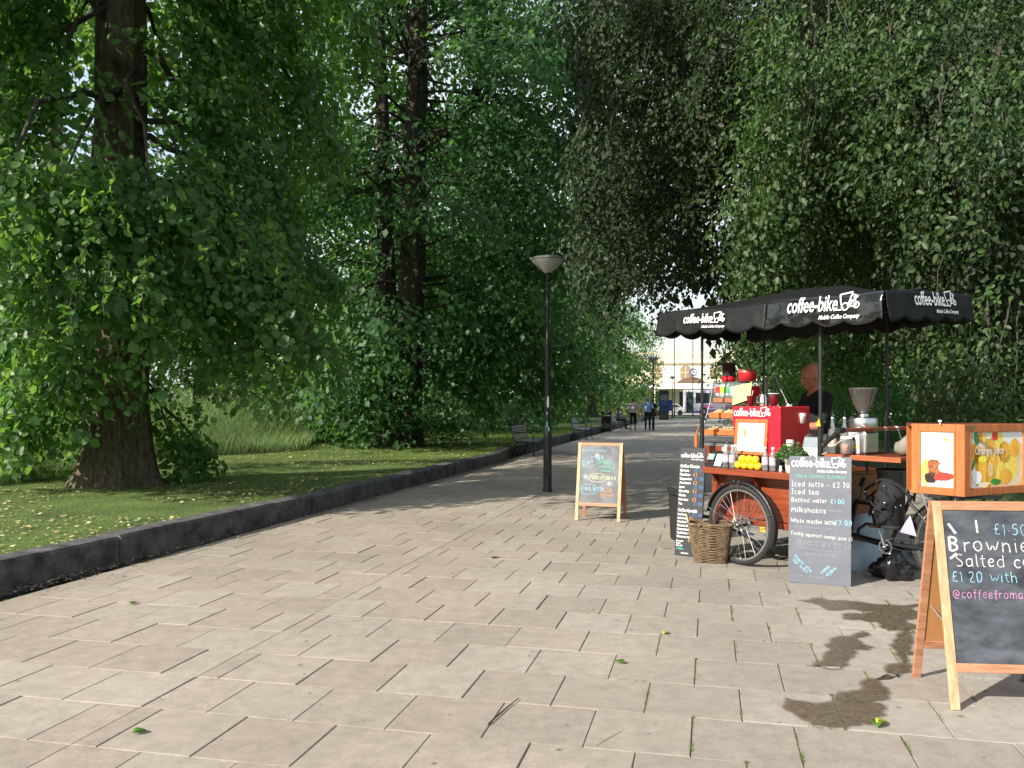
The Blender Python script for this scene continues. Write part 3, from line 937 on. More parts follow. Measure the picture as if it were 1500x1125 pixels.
far_tree('lime', -8.2, 50, 5.1, .95, 'mid green tree behind the twin-stemmed tree', 'trees beyond the long grass')
far_tree('bright', -19, 52, 4.2, 1.05, 'bright tree deep in the park behind the nearer bright trees', 'trees beyond the long grass')
far_tree('dark', -4.5, 66, .9, .95, 'dark tree deep in the park left of the path row', 'trees beyond the long grass')
far_tree('dark', 19, 9, 2.2, .9, 'unseen dark tree right of the beech, added beyond the picture edge', 'trees on the lawn behind the cart')  # this and the next are unseen trees added to darken the canopy's reflection
far_tree('dark', 22, 20, .2, .9, 'unseen dark tree behind the beech, added beyond the picture edge', 'trees on the lawn behind the cart')

# ---------------- low shrubs beyond the long grass
def shrub(px, Yd, w, h, m, label, seed):
    Fs = Foliage(seed, .8, .15, .8, quads=False, lod=False)
    c = G(px, 590 + EYE * F / Yd)
    Fs.blob((0, 0, h * .45), (w, w * .7, h * .55), int(55 * w * h), pitch=.1, core=.5)
    t = thing('shrub', label, 'shrub', (c.x, c.y, .25), 0, 'shrubs behind the long grass')
    o = link('foliage', Fs.mesh('foliage', m), None, t); o['kind'] = 'stuff'; o.parent = t; o.matrix_parent_inverse = Matrix.Identity(4)
    mb = MB()
    rr = random.Random(seed)
    for i in range(9):
        mb.tube(curve_pts((rr.uniform(-.15, .15), rr.uniform(-.1, .1), -.02), (rr.uniform(-w, w) * .7, rr.uniform(-.6, .6) * w * .6, h * rr.uniform(.5, .9)), .05, 5), [.03, .025, .02, .014, .006], 5)
    st = mb.build('stem', M_bark_d, t, local=True)
shrub(450, 29, 2.4, 2.4, L_bright, 'bushy bright shrub behind the long grass left of the twin-stemmed tree', 61)
shrub(330, 26, 2.6, 2.2, L_bright, 'bright shrub behind the long grass right of the big lime trunk', 62)
shrub(20, 22, 2.6, 2.3, L_bright, 'shrub behind the big lime at the picture edge', 63)
shrub(700, 38, 2.0, 1.9, L_dark, 'leafy shrub round the foot of the tan-trunked tree', 64)
shrub(665, 46, 3.2, 3.0, L_bright, 'bright shrub seen between the twin-stemmed and tan-trunked trees', 65)
shrub(800, 52, 2.4, 2.4, L_dark, 'dark shrub right behind the nearest lamp post', 66)
shrub(752, 36, 1.3, 1.5, L_dark, 'low dark shrub behind the nearest bench back', 67)
shrub(835, 78, 4.0, 3.2, L_bright, 'sunlit shrub glowing behind the second bench', 68)
shrub(905, 100, 5.0, 3.6, L_bright, 'sunlit bush far behind the seated child', 69)

# ---------------- beech with hanging boughs over the cart
T3 = Vector((10.6, 15.0, .02))
t3 = thing('beech_tree', 'huge beech with hanging green and bronze boughs over the coffee cart', 'tree', T3)
trunk_mesh(T3, [(-.1, .62), (1, .55), (5, .48), (10, .36), (16, .12)], flare=.4, seed=7.7).build('trunk', M_bark_d, t3)
FG = Foliage(51, .60, .078, .92, droop=.55, hang=.7, slim=.60, jit=.6)
FC = Foliage(52, .60, .076, .92, droop=.6, hang=.7, slim=.60, jit=.6)
br = MB()
def reach(a, e, r=.09):
    limb(br, a, e, r, .02, sag=.12, n=9)
hang_twigs = []
def curtain(Fo, px0, px1, py0, py1, Y0, Y1, n, pitch=1.0, cut=None, edge=40, seed_y=0.0):
    """boughs that hang in overlapping lobes, each a rounded drooping mass of twigs with a dark hollow below it"""
    rg = Fo.rg; m = max(2, n // 105); cen = []
    for _ in range(m):
        best = None
        for _k in range(7):                                            # keep the lobes apart
            q = (rg.uniform(px0, px1), rg.uniform(py0, py1 - 30), rg.uniform(Y0, Y1))
            d = min([((q[0] - o[0]) / 90) ** 2 + ((q[1] - o[1]) / 110) ** 2 + ((q[2] - o[2]) / 1.6) ** 2 for o in cen] or [9])
            if best is None or d > best[0]: best = (d, q)
        cen.append(best[1])
    for px, py, Y in cen:
        for _t in range(3 if Y < 14.4 else 0):                         # the hanging twigs themselves
            q0 = P(px, py, Y) + Vector((rg.uniform(-.3, .3), rg.uniform(-.3, .1), .3)); q1 = q0 + Vector((rg.uniform(-.5, .1), rg.uniform(-.5, .1), -rg.uniform(.7, 1.5)))
            if cut is None or not (cut(q0) or cut(q1)): hang_twigs.append((q0, q1))
        c = np.array(P(px, py, Y)); k = int(rg.uniform(55, 100)); s_ = rg.uniform(.75, 1.25)
        az0 = rg.uniform(math.pi * .8, math.pi * 1.7)                  # the way this bough reaches
        u = unit(rg.normal(size=(k, 3))); rad = rg.uniform(.55, 1.0, k)[:, None]
        loc = u * rad * np.array([.62, .62, .62]) * s_
        drop = np.maximum(0, rg.uniform(-.3, 1.1, k)) * s_             # strings of twigs below the lobe
        loc[:, 2] -= drop
        tip = np.clip(drop / s_, 0, 1)
        loc[:, 0] = loc[:, 0] * (1 - .55 * tip) + np.cos(az0) * .35 * tip; loc[:, 1] = loc[:, 1] * (1 - .55 * tip) + np.sin(az0) * .35 * tip
        pos = c + loc
        bot = EYE - (py1 + rg.uniform(-edge, edge) - 590) / F * Y
        keep = pos[:, 2] > bot
        if cut is not None:
            keep &= np.array([not cut(q) for q in pos])
        if keep.any():
            yaw = np.arctan2(u[:, 1] + .6 * np.sin(az0), u[:, 0] + .6 * np.cos(az0)) + rg.normal(0, .35, k)
            Fo.put(pos[keep], yaw[keep], (pitch * .55 + .5 * tip - u[:, 2] * .35 + rg.normal(0, .22, k))[keep])
def gap(q):                            # open slot over the path's axis, between the bough that crosses it and the cart's side
    c = q[0] * PN.x + q[1] * PN.y; z = q[2]
    mid = .36 - .234 * (5.55 - min(z, 6))
    return z < 6.0 and abs(c - mid) < .17 + max(0, 4.3 - z) * .30
curtain(FC, 890, 1060, -90, 400, 11.5, 15, 2100, cut=gap)
curtain(FC, 1000, 1200, -120, 150, 11, 15, 1000, cut=gap)
curtain(FG, 1075, 1335, 20, 470, 10.8, 14.5, 2300, cut=gap)
curtain(FG, 1180, 1420, 0, 300, 9.8, 13, 1400, pitch=.8)
curtain(FC, 1400, 1560, 60, 560, 9.6, 12.5, 1100, pitch=.85)
curtain(FG, 1350, 1560, 60, 330, 9.2, 12, 900, pitch=.8)
curtain(FC, 1340, 1500, 330, 420, 9.2, 10.5, 160, pitch=.9)
curtain(FG, 1440, 1560, 420, 620, 8.4, 10.5, 260, pitch=.9, edge=15)
curtain(FC, 1420, 1540, 400, 600, 9.5, 11.5, 260, pitch=.9, edge=15)
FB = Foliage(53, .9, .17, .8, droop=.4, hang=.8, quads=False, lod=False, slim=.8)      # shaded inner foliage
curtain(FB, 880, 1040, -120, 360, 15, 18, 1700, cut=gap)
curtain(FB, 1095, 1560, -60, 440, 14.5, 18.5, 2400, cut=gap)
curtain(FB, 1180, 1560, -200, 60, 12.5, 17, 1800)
curtain(FG, 1280, 1560, -160, 90, 10.5, 13, 1100, pitch=.8)
for (px, py, Y, z0) in [(900, -60, 13, 9), (980, -20, 13, 9), (1060, -60, 13, 9.5), (1130, 40, 12.5, 8), (1200, 140, 12, 7), (1300, 180, 11.5, 7), (1260, -40, 11.5, 9), (1420, 140, 10, 6.5), (1480, 260, 9.5, 6), (1500, 60, 10, 7.5), (1380, 30, 11, 8)]:
    reach((T3.x, T3.y, z0), P(px, py, Y), .075)
rg = random.Random(77)
for i in range(70):
    z0 = rg.uniform(7.0, 16); az = rg.uniform(0, 2 * math.pi); L = rg.uniform(4.5, 8.0) * (1 - .45 * max(0, z0 - 11) / 5)
    a = Vector((T3.x, T3.y, z0)); e = a + Vector((math.cos(az) * L, math.sin(az) * L, rg.uniform(-1.5, 1.2)))
    (FG if i % 2 else FC).bough(a, e, int(8 * L), sag=.12, t0=.2, thick=.3)
    limb(br, a, e, .06, .012, sag=.12)
# fine fill behind: back side boughs
for i in range(26):
    z0 = rg.uniform(3.6, 8.5); az = rg.uniform(.0, 2.6); L = rg.uniform(4, 7.5)
    a = Vector((T3.x, T3.y, z0)); e = a + Vector((math.cos(az) * L, math.sin(az) * L, rg.uniform(-2.2, -.2)))
    FG.bough(a, e, int(10 * L), sag=.12, t0=.2, thick=.35)
    limb(br, a, e, .06, .012, sag=.12)
for q0, q1 in hang_twigs:
    br.tube(curve_pts(q0, q1, .04, 6, .05), [.012, .010, .008, .006, .004, .003], 4, caps=False)
br.build('branch', M_bark_d, t3)
def keep_gap(Pp):
    c = Pp[:, 0] * PN.x + Pp[:, 1] * PN.y; z = Pp[:, 2]
    mid = .36 - .234 * (5.55 - np.minimum(z, 6))
    return ~((z < 6) & (np.abs(c - mid) < .17 + np.maximum(0, 4.3 - z) * .30))
o = link('green_crown', FG.mesh('green_crown', L_beech, keep_gap), None, t3); o['kind'] = 'stuff'
print('FG', FG.count)
o = link('bronze_crown', FC.mesh('bronze_crown', L_copper, keep_gap), None, t3); o['kind'] = 'stuff'
print('FC', FC.count)
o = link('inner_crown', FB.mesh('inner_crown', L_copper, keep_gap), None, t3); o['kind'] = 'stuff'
print('FB', FB.count)

# ---------------- trees on the far right lawn, behind the cart
def right_tree(x, y, h, spread, r, label, seed, m, low, n_b=40, keep=None):
    t = thing('young_tree', label, 'tree', (x, y, .02), 0, 'trees on the lawn behind the cart')
    trunk_mesh((x, y, .02), [(-.1, r * 1.15), (1, r), (h * .6, r * .7), (h, r * .2)], flare=.25, seed=seed).build('trunk', M_bark, t)
    Fo = Foliage(seed, 1.0, .14, .85, droop=.4, hang=.7, quads=False); br = MB(); rg = random.Random(seed)
    for i in range(n_b):
        f = i / n_b; z0 = low + (h - low) * f; az = rg.uniform(0, 2 * math.pi); L = spread * rg.uniform(.6, 1.1)
        a = Vector((x, y, z0)); e = a + Vector((math.cos(az) * L, math.sin(az) * L, rg.uniform(-1.5, .4))); e.z = max(e.z, 1.1)
        Fo.bough(a, e, int(13 * L), sag=.12, t0=.15, thick=.3); limb(br, a, e, .04, .01, sag=.12)
    br.build('branch', M_bark_d, t)
    o = link('crown', Fo.mesh('crown', m, keep), None, t); o['kind'] = 'stuff'
right_tree(10.9, 22.5, 9, 3.6, .19, 'slim tree with a straight trunk seen between the canopy pole and display box', 81, L_bright, 3.2, keep=keep_gap)
right_tree(15.2, 43, 11, 4.7, .25, 'dark tree directly behind the vendor', 82, L_dark, 1.8, 60, keep=keep_gap)
right_tree(17.5, 29, 10, 5, .25, 'dark tree behind the display box', 83, L_dark, 1.6, 60)
right_tree(21.0, 58, 11, 6, .3, 'dark tree farther back behind the coffee machine', 84, L_dark, 1.6, 60, keep=keep_gap)
right_tree(25, 42, 11, 6, .3, 'dark tree far right behind the hanging boughs', 85, L_dark, 1.4, 50)
def right_shrub(px, Yd, w, h, label, seed):
    Fs = Foliage(seed, .8, .15, .8, quads=False, lod=False)
    c = G(px, 590 + EYE * F / Yd)
    Fs.blob((0, 0, h * .45), (w, w * .6, h * .6), int(50 * w * h), pitch=.1, core=.3)
    t = thing('shrub', label, 'shrub', (c.x, c.y, .02), 0, 'shrubs on the lawn behind the cart')
    o = link('foliage', Fs.mesh('foliage', L_dark), None, t, local=True); o['kind'] = 'stuff'
    mb = MB(); rr = random.Random(seed)
    for i in range(9):
        mb.tube(curve_pts((rr.uniform(-.15, .15), rr.uniform(-.1, .1), -.02), (rr.uniform(-w, w) * .7, rr.uniform(-.6, .6) * w * .6, h * rr.uniform(.5, .9)), .05, 5), [.03, .025, .02, .014, .006], 5)
    mb.build('stem', M_bark_d, t, local=True)
right_shrub(1195, 40, 2.6, 3.0, 'dark shrub behind the vendor under the trees', 91)
right_shrub(1290, 36, 3.4, 3.2, 'dark shrub behind the coffee grinder', 92)
right_shrub(1430, 31, 3.4, 3.0, 'dark shrub behind the orange display box', 93)
right_shrub(1560, 28, 3.0, 3.0, 'dark shrub at the picture edge under the beech', 94)

# ================================================================== LETTERING
TXT = {}
def text_mesh(s, size=1.0, bold=0.0, shear=0.0, squeeze=1.0):
    """printed lettering: outline mesh, baseline at y=0, starts at x=0; returns verts, faces, width"""
    key = (s, bold, shear, squeeze)
    if key not in TXT:
        cu = bpy.data.curves.new('t', 'FONT'); cu.body = s; cu.offset = bold; cu.shear = shear; cu.resolution_u = 2; cu.fill_mode = 'FRONT'
        ob = bpy.data.objects.new('t', cu)
        me = bpy.data.meshes.new_from_object(ob)
        vs = [(v.co.x * squeeze, v.co.y) for v in me.vertices]; fs = [tuple(p.vertices) for p in me.polygons]
        w = max([v[0] for v in vs] or [0])
        TXT[key] = (vs, fs, w)
        bpy.data.objects.remove(ob); bpy.data.curves.remove(cu); bpy.data.meshes.remove(me)
    vs, fs, w = TXT[key]
    return [(x * size, y * size) for x, y in vs], fs, w * size

GL = {  # hand-drawn letters: strokes on a grid, x-height 4, capitals 6
 'a': (4, ['3,3.4 2,4 .7,3.4 .3,1.8 1,.3 2.2,.4 3,1.4', '3.1,4 3.1,.8 3.6,.1']), 'b': (4, ['.5,6 .5,.1', '.5,3 1.6,4 3,3.3 3.2,1.6 2.2,.1 .6,.6']),
 'c': (3.4, ['3,3.3 2,4 .8,3.4 .3,2 .8,.5 2,0 3,.7']), 'd': (4, ['3.2,6 3.2,.1', '3.2,3.2 2,4 .6,3.2 .4,1.4 1.4,0 3.1,.8']),
 'e': (3.6, ['.5,2.1 3,2.4 2.8,3.6 1.7,4 .6,3.2 .4,1.4 1.4,0 3,.7']), 'f': (2.8, ['2.8,5.6 1.9,6 1.2,5.2 1.2,-1', '.2,3.6 2.5,3.7']),
 'g': (3.9, ['3,3.4 1.8,4 .5,3.2 .4,1.6 1.5,.5 3,1.4', '3.1,4 3,-1 2,-2 .5,-1.6']), 'h': (3.8, ['.5,6 .5,0', '.5,2.8 1.8,4 2.9,3.4 3.1,0']),
 'i': (1.5, ['.7,4 .7,0', '.7,5.3 .8,5.5']), 'j': (2, ['1.4,4 1.3,-1.2 .2,-1.7', '1.4,5.2 1.5,5.5']), 'k': (3.4, ['.5,6 .5,0', '3,4 .7,1.9 3.1,0']),
 'l': (1.5, ['.7,6 .7,.5 1.2,0']), 'm': (5.4, ['.5,4 .5,0', '.5,3 1.6,4 2.5,3.2 2.6,0', '2.6,3 3.8,4 4.7,3.2 4.8,0']), 'n': (3.8, ['.5,4 .5,0', '.5,2.9 1.8,4 2.9,3.2 3.1,0']),
 'o': (4, ['1.9,4 .6,3.3 .3,1.7 1.4,0 2.8,.5 3.4,2.3 2.8,3.7 1.9,4']), 'p': (4, ['.5,4 .5,-2', '.5,3.2 1.9,4 3.2,2.8 2.7,.7 1.4,.1 .5,.8']),
 'q': (4, ['3.1,4 3.1,-2', '3.1,3.2 1.9,4 .5,3 .6,1 1.9,0 3,.9']), 'r': (2.8, ['.5,4 .5,0', '.5,2.6 1.5,3.9 2.6,3.8']), 's': (3.2, ['2.7,3.5 1.6,4 .6,3.2 1.5,2.2 2.7,1.3 2,.1 .4,.4']),
 't': (2.7, ['1.3,5.6 1.2,.6 2.3,.1', '.2,4 2.5,4.1']), 'u': (3.8, ['.5,4 .6,1 1.6,0 3,1', '3.2,4 3.2,0']), 'v': (3.4, ['.3,4 1.7,0 3.1,4']), 'w': (5, ['.3,4 1.4,0 2.5,3 3.6,0 4.8,4']),
 'x': (3.4, ['.3,4 3,0', '3,4 .3,0']), 'y': (3.6, ['.4,4 1.8,.4', '3.2,4 1.6,-.8 .4,-2']), 'z': (3.4, ['.4,4 3,4 .4,0 3.1,0']),
 'B': (4.2, ['.6,6 .6,0', '.6,6 2.6,5.9 3.2,4.8 2.4,3.3 .7,3.1', '2.2,3.2 3.6,2.2 3.3,.6 1.8,0 .6,0']), 'S': (4, ['3.4,5.3 2,6 .6,5.1 1,3.8 2.8,2.7 3.5,1.4 2.4,.1 .5,.5']),
 'I': (2.4, ['.2,6 2.1,6', '1.1,6 1.1,0', '.1,0 2.2,0']), 'M': (5.4, ['.5,0 .8,6 2.6,2 4.5,6 4.8,0']), 'W': (6, ['.3,6 1.6,0 2.9,5 4.3,0 5.6,6']), 'F': (3.8, ['.6,6 .6,0', '.6,6 3.4,5.9', '.6,3.3 2.8,3.3']),
 'H': (4.3, ['.6,6 .6,0', '3.6,6 3.6,0', '.6,3 3.6,3.1']), 'C': (4, ['3.5,5 2.2,6 .8,5 .4,3 .9,1 2.2,0 3.5,.9']),
 '0': (3.8, ['1.8,6 .6,5 .4,2.4 1.2,.2 2.5,.3 3.2,2.6 3,5 1.8,6']), '1': (2, ['.4,5 1.2,6 1.2,0']), '2': (3.6, ['.5,5 1.6,6 2.9,5.3 2.6,3.6 .4,0 3.2,.1']), '3': (3.6, ['.5,5.4 1.8,6 2.9,5 1.5,3.3 3,2.2 2.4,.3 .5,.5']),
 '5': (3.6, ['3,6 .9,6 .7,3.6 2.2,3.8 3,2.2 2.2,.2 .5,.5']), '7': (3.4, ['.4,6 3,6 1.4,0', '1,3.2 2.8,3.2']), '£': (3.9, ['3.2,5.2 2.3,6 1.4,5 1.6,2 .6,.2 3.3,.3', '.5,3 2.8,3.1']),
 '.': (1.6, ['.6,2.4 .9,2.5']), '-': (3, ['.5,2.6 2.4,2.7']), '@': (6, ['4,2 3.2,3.4 2,3 2,1.4 3.2,1.2 4,2.2 4.4,1.2 5.4,2.4 4.8,4.8 2.6,5.4 .7,4 .6,1.4 2.2,-.4 4.4,-.2']), ' ': (2.6, []), '!': (1.4, ['.7,6 .7,2', '.7,.4 .8,.2'])}
def chalk(mb, s, x, y, h, th=.0045, rot=0.0, seed=0, z=.0015, wob=.12, dx=1.0):
    """chalk handwriting; h = capital height; x, y on the board plane"""
    rg = random.Random(hash_str(s) + seed); k = h / 6; cx = 0.0
    M = Matrix.Translation((x, y, z)) @ Matrix.Rotation(rot, 4, 'Z')
    for ch in s:
        w, st = GL.get(ch, GL[' '])
        oy = rg.uniform(-.25, .25)
        for q in st:
            pts = [tuple(float(c) for c in p.split(',')) for p in q.split()]
            pts = [((cx + a + rg.uniform(-wob, wob)) * k * dx, (b + oy + rg.uniform(-wob, wob)) * k) for a, b in pts]
            # round the corners once
            if len(pts) > 2:
                r = [pts[0]]
                for p, n_ in zip(pts, pts[1:]):
                    r += [(p[0] * .75 + n_[0] * .25, p[1] * .75 + n_[1] * .25), (p[0] * .25 + n_[0] * .75, p[1] * .25 + n_[1] * .75)]
                pts = r + [pts[-1]]
            stroke(mb, pts, th * .78 * rg.uniform(.75, 1.2), M)
        cx += w + .7
    return cx * k * dx
def hash_str(s):
    r = 7
    for c in s: r = (r * 31 + ord(c)) % 100003
    return r
def stroke(mb, pts, th, M=None, closed=False):
    """flat ribbon along a polyline with a little thickness"""
    n = len(pts); L = []; Rr = []
    for i in range(n):
        a = pts[i - 1] if (i > 0 or closed) else pts[i]; b = pts[(i + 1) % n] if (i < n - 1 or closed) else pts[i]
        dx, dy = b[0] - a[0], b[1] - a[1]; l = math.hypot(dx, dy) or 1
        nx, ny = -dy / l * th / 2, dx / l * th / 2
        L.append((pts[i][0] + nx, pts[i][1] + ny, 0)); Rr.append((pts[i][0] - nx, pts[i][1] - ny, 0))
    vs = L + Rr
    rng_ = range(n) if closed else range(n - 1)
    mb.add(vs, [(i + n, (i + 1) % n + n, (i + 1) % n, i) for i in rng_], M)
def circ(cx, cy, r, n=18, ry=None, a0=0, a1=2 * math.pi):
    ry = ry or r
    return [(cx + r * math.cos(a0 + (a1 - a0) * i / n), cy + ry * math.sin(a0 + (a1 - a0) * i / n)) for i in range(n + (0 if abs(a1 - a0 - 2 * math.pi) < 1e-6 else 1))]
def planar(origin, xdir, ydir):
    x = Vector(xdir).normalized(); y = Vector(ydir); y = (y - x * y.dot(x)).normalized(); z = x.cross(y)
    M = Matrix.Identity(4)
    for i in range(3):
        M[i][0], M[i][1], M[i][2], M[i][3] = x[i], y[i], z[i], origin[i]
    return M
def logo(mb, M, W, sub=True, lift=.002):
    """the vendor's word mark with cup-on-a-bicycle sign, W wide, baseline at the plane's origin"""
    M = M @ Matrix.Translation((0, 0, lift))
    k = W / 10.0
    vs, fs, w = text_mesh("coffee-bike", 1.0, .012, 0, .93)
    sc = 6.9 * k / w
    mb.add([(x * sc, y * sc * 1.5, 0) for x, y in vs], fs, M)
    def S(pts, th=.2, closed=False):
        stroke(mb, [((6.9 + (x - 6.9) * .92) * k, (y * .86) * k) for x, y in pts], th * k, M, closed)
    S([(6.4, .0), (7.4, .02), (7.75, .3)], .13)
    S([(7.1, 2.0), (7.35, .75), (7.55, .55)], .16)
    S([(7.1, 2.0), (8.8, 2.25), (8.75, 2.0)], .16)
    S([(8.8, 2.2), (8.4, .8), (8.2, .62)], .16)
    S(circ(7.95, .42, .46, 16), .14, True)
    S([(8.75, 1.9), (9.3, 1.85), (9.2, 1.25), (8.6, 1.1)], .14)
    S([(8.35, .3), (9.15, 1.3), (9.6, 1.75)], .16)
    S([(9.0, 1.55), (9.55, 1.6)], .2)
    S(circ(9.45, .55, .36, 14), .14, True)
    S([(8.45, .35), (9.45, .55), (9.25, 1.25)], .13)
    if sub:
        vs, fs, w = text_mesh("Mobile Coffee Company", 1.0, .014, .35, .9)
        sc = 5.3 * k / w
        mb.add([(4.55 * k + x * sc, -.95 * k + y * sc * 1.15, 0) for x, y in vs], fs, M)

# ================================================================== COFFEE CART
U = Vector((.574, -.819, 0)); Vv = Vector((.819, .574, 0)); C0 = Vector((1.49, 8.66, 0)); CROT = math.atan2(-.819, .574)
def ab(a, b, z=0.0):
    return C0 + U * a + Vv * b + Vector((0, 0, z))
cart = thing('coffee_cart', 'red wooden cargo tricycle coffee cart under a black scalloped canopy', 'coffee cart', C0, CROT)

# cargo box: panels of horizontal boards
B0, B1 = .20, 1.22            # near / far side of the box
A0, A1 = .54, 1.74            # front / rear end
ZB, ZT = .42, .857
h = (ZT - ZB) / 4
for k in range(4):
    z = ZB + k * h
    MB().box(A0, A1, B0, B0 + .02, z + .0012, z + h - .0012).build('side_plank', M_wood_red, cart, local=True, bev=.002)
    MB().box(A0, A1, B1 - .02, B1, z + .0012, z + h - .0012).build('side_plank', M_wood_red, cart, local=True, bev=.002)
for a in (A0, A1):
    s_ = -.02 if a == A0 else .0
    MB().box(a + s_, a + s_ + .02, B0 + .021, B1 - .021, .36, ZT - .002).build('end_panel', M_wood_red, cart, local=True, bev=.002)
for a in (A0 + .0, A1 - .06):
    MB().box(a, a + .06, B0 - .017, B0 - .001, ZB - .05, ZT - .002).build('corner_batten', M_wood_red, cart, local=True, bev=.003)
MB().box(A0, A1, B0 - .018, B0 - .001, ZB - .055, ZB - .003).build('bottom_rail', M_wood_red, cart, local=True, bev=.003)
MB().box(A0 + .063, A1 - .063, B0 - .014, B0 - .001, ZT - .055, ZT - .003).build('top_rail', M_wood_red, cart, local=True, bev=.003)
MB().box(A0 + .02, A1 - .02, B0 + .022, B1 - .022, ZB - .02, ZB).build('floor_board', M_wood_red, cart, local=True)
# brackets under the counter
for a in (.62, 1.1, 1.62):
    MB().add([(a, B0 - .02, ZT - .16), (a + .018, B0 - .02, ZT - .16), (a + .018, B0 - .02, ZT), (a, B0 - .02, ZT), (a, B0 - .15, ZT), (a + .018, B0 - .15, ZT)],
             [(0, 1, 2, 3), (3, 2, 5, 4), (0, 4, 5, 1), (0, 3, 4), (1, 5, 2)]).build('bracket', M_wood_red, cart, local=True)
# counter top with front lip
MB().box(.56, A1 + .03, .04, .1995, ZT + .002, ZT + .028).build('front_shelf', M_wood_red, cart, local=True, bev=.004)
MB().box(.20, A1 + .03, .3805, B1 + .02, ZT + .002, ZT + .028).box(.56, A1 + .03, .2005, .380, ZT + .002, ZT + .028).build('counter_top', M_wood_red, cart, local=True, bev=.004)
MB().box(.56, A1 + .03, .022, .038, ZT - .03, ZT + .030).build('counter_lip', M_wood_red, cart, local=True, bev=.004)
# black metal chassis tubes
mb = MB()
mb.tube([(.28, .24, .37), (1.9, .24, .37)], .018); mb.tube([(.30, .22, .37), (.34, .21, .83)], .012); mb.tube([(.35, 1.18, .37), (1.9, 1.18, .37)], .018)
mb.tube([(1.0, .03, .372), (1.0, 1.40, .372)], .02)
mb.tube([(.55, .26, .34), (1.0, .26, .20), (1.9, .42, .30)], .014)
mb.build('chassis', M_blackmetal, cart, local=True)

# wheels
def wheel(ca, cb, z, r, side, n_sp=32, name='wheel', disc=True):
    w = thing(name, None, None); w.parent = cart; w.location = (ca, cb, z)
    prof = circ(0, 0, .024, 10)
    vs = []; fs = []; N = 56
    for i in range(N):
        a = 2 * math.pi * i / N
        for (x, y) in prof:
            rr = r - .024 + x * 1.05
            vs.append((rr * math.cos(a), y, rr * math.sin(a)))
    for i in range(N):
        for j in range(10):
            fs.append((i * 10 + j, i * 10 + (j + 1) % 10, ((i + 1) % N) * 10 + (j + 1) % 10, ((i + 1) % N) * 10 + j))
    MB().add(vs, fs, smooth=True).build('tyre', M_rubber, w, local=True)
    mb = MB(); m2 = MB()
    for i in range(0, N * 2):                                   # tread blocks
        a = 2 * math.pi * i / (N * 2)
        for sgn in (-1, 1):
            M = Matrix.Rotation(-a, 4, 'Y') @ Matrix.Translation((r - .002, sgn * .0095, 0)) @ Matrix.Rotation(sgn * .5, 4, 'X')
            mb.box(-.002, .0025, -.0065, .0065, -.004, .004, M)
    mb.build('tread', M_rubber, w, local=True)['kind'] = 'stuff'
    rim = []
    m2.add(*ring_solid(r - .062, r - .044, -.013, .013, 56))
    m2.build('rim', M_steel, w, local=True)
    mb = MB()
    Mx = Matrix.Rotation(R(90), 4, 'X')
    mb.lathe([(.0, -.055), (.012, -.055), (.012, -.04), (.032, -.036), (.032, -.030), (.016, -.026), (.016, .026), (.032, .03), (.032, .036), (.012, .04), (.012, .055), (0, .055)], 16, Mx)
    mb.build('hub', M_steel, w, local=True)
    for i in range(n_sp):
        a = 2 * math.pi * i / n_sp; sg = 1 if i % 2 else -1; off = (.55 if (i // 2) % 2 else -.55)
        p = Vector((.030 * math.cos(a + off), sg * .033, .030 * math.sin(a + off))); q = Vector(((r - .061) * math.cos(a), 0, (r - .061) * math.sin(a)))
        MB().tube([p, q], .0019, 4, caps=False).build('spoke', M_chrome, w, local=True)
    if disc:
        mb = MB()
        mb.add(*ring_solid(.055, .082, side * .045 - .0015, side * .045 + .0015, 36))
        for i in range(6):
            a = i * math.pi / 3
            mb.tube([(.02 * math.cos(a), side * .045, .02 * math.sin(a)), (.06 * math.cos(a + .4), side * .045, .06 * math.sin(a + .4))], .004, 5)
        mb.build('brake_disc', M_steel, w, local=True)
    return w
def ring_solid(r0, r1, y0, y1, n):
    vs = []; fs = []
    for i in range(n):
        a = 2 * math.pi * i / n; c_, s_ = math.cos(a), math.sin(a)
        vs += [(r0 * c_, y0, r0 * s_), (r1 * c_, y0, r1 * s_), (r1 * c_, y1, r1 * s_), (r0 * c_, y1, r0 * s_)]
    for i in range(n):
        a = i * 4; b = ((i + 1) % n) * 4
        for j in range(4):
            fs.append((a + j, a + (j + 1) % 4, b + (j + 1) % 4, b + j))
    return vs, fs
WR = .372
wheel(.98, .075, WR, WR, 1)
wheel(.98, 1.36, WR, WR, -1, name='wheel')
for cb in (.075, 1.36):
    vs = []; fs = []; n = 30
    for i in range(n + 1):
        a = R(-28 + 196 * i / n) if cb < 1 else R(-10 + 190 * i / n)
        for (dr, dy) in ((.014, -.034), (.034, -.022), (.040, 0), (.034, .022), (.014, .034)):
            vs.append((.98 + (WR + dr) * math.cos(a), cb + dy, WR + (WR + dr) * math.sin(a)))
    for i in range(n):
        for j in range(4):
            fs.append((i * 5 + j, i * 5 + j + 1, i * 5 + 6 + j, i * 5 + 5 + j))
    MB().add(vs, fs, smooth=True).build('mudguard', M_blackmetal, cart, local=True, solid=.003)
mb = MB()
for a_ in (20, 90, 160):
    aa = R(a_)
    mb.tube([(.98, .025, WR), (.98 + (WR + .02) * math.cos(aa), .036, WR + (WR + .02) * math.sin(aa))], .003, 5)
mb.ball((.98 + .03, .02, .78), .006, 6); mb.ball((.98 - .03, .02, .78), .006, 6)
mb.build('mudguard_stay', M_chrome, cart, local=True)
MB().box(1.11, 1.17, .19, .20, .31, .36).build('reflector', mat('amber_reflector', (.75, .38, .05), rough=.2), cart, local=True, bev=.004)
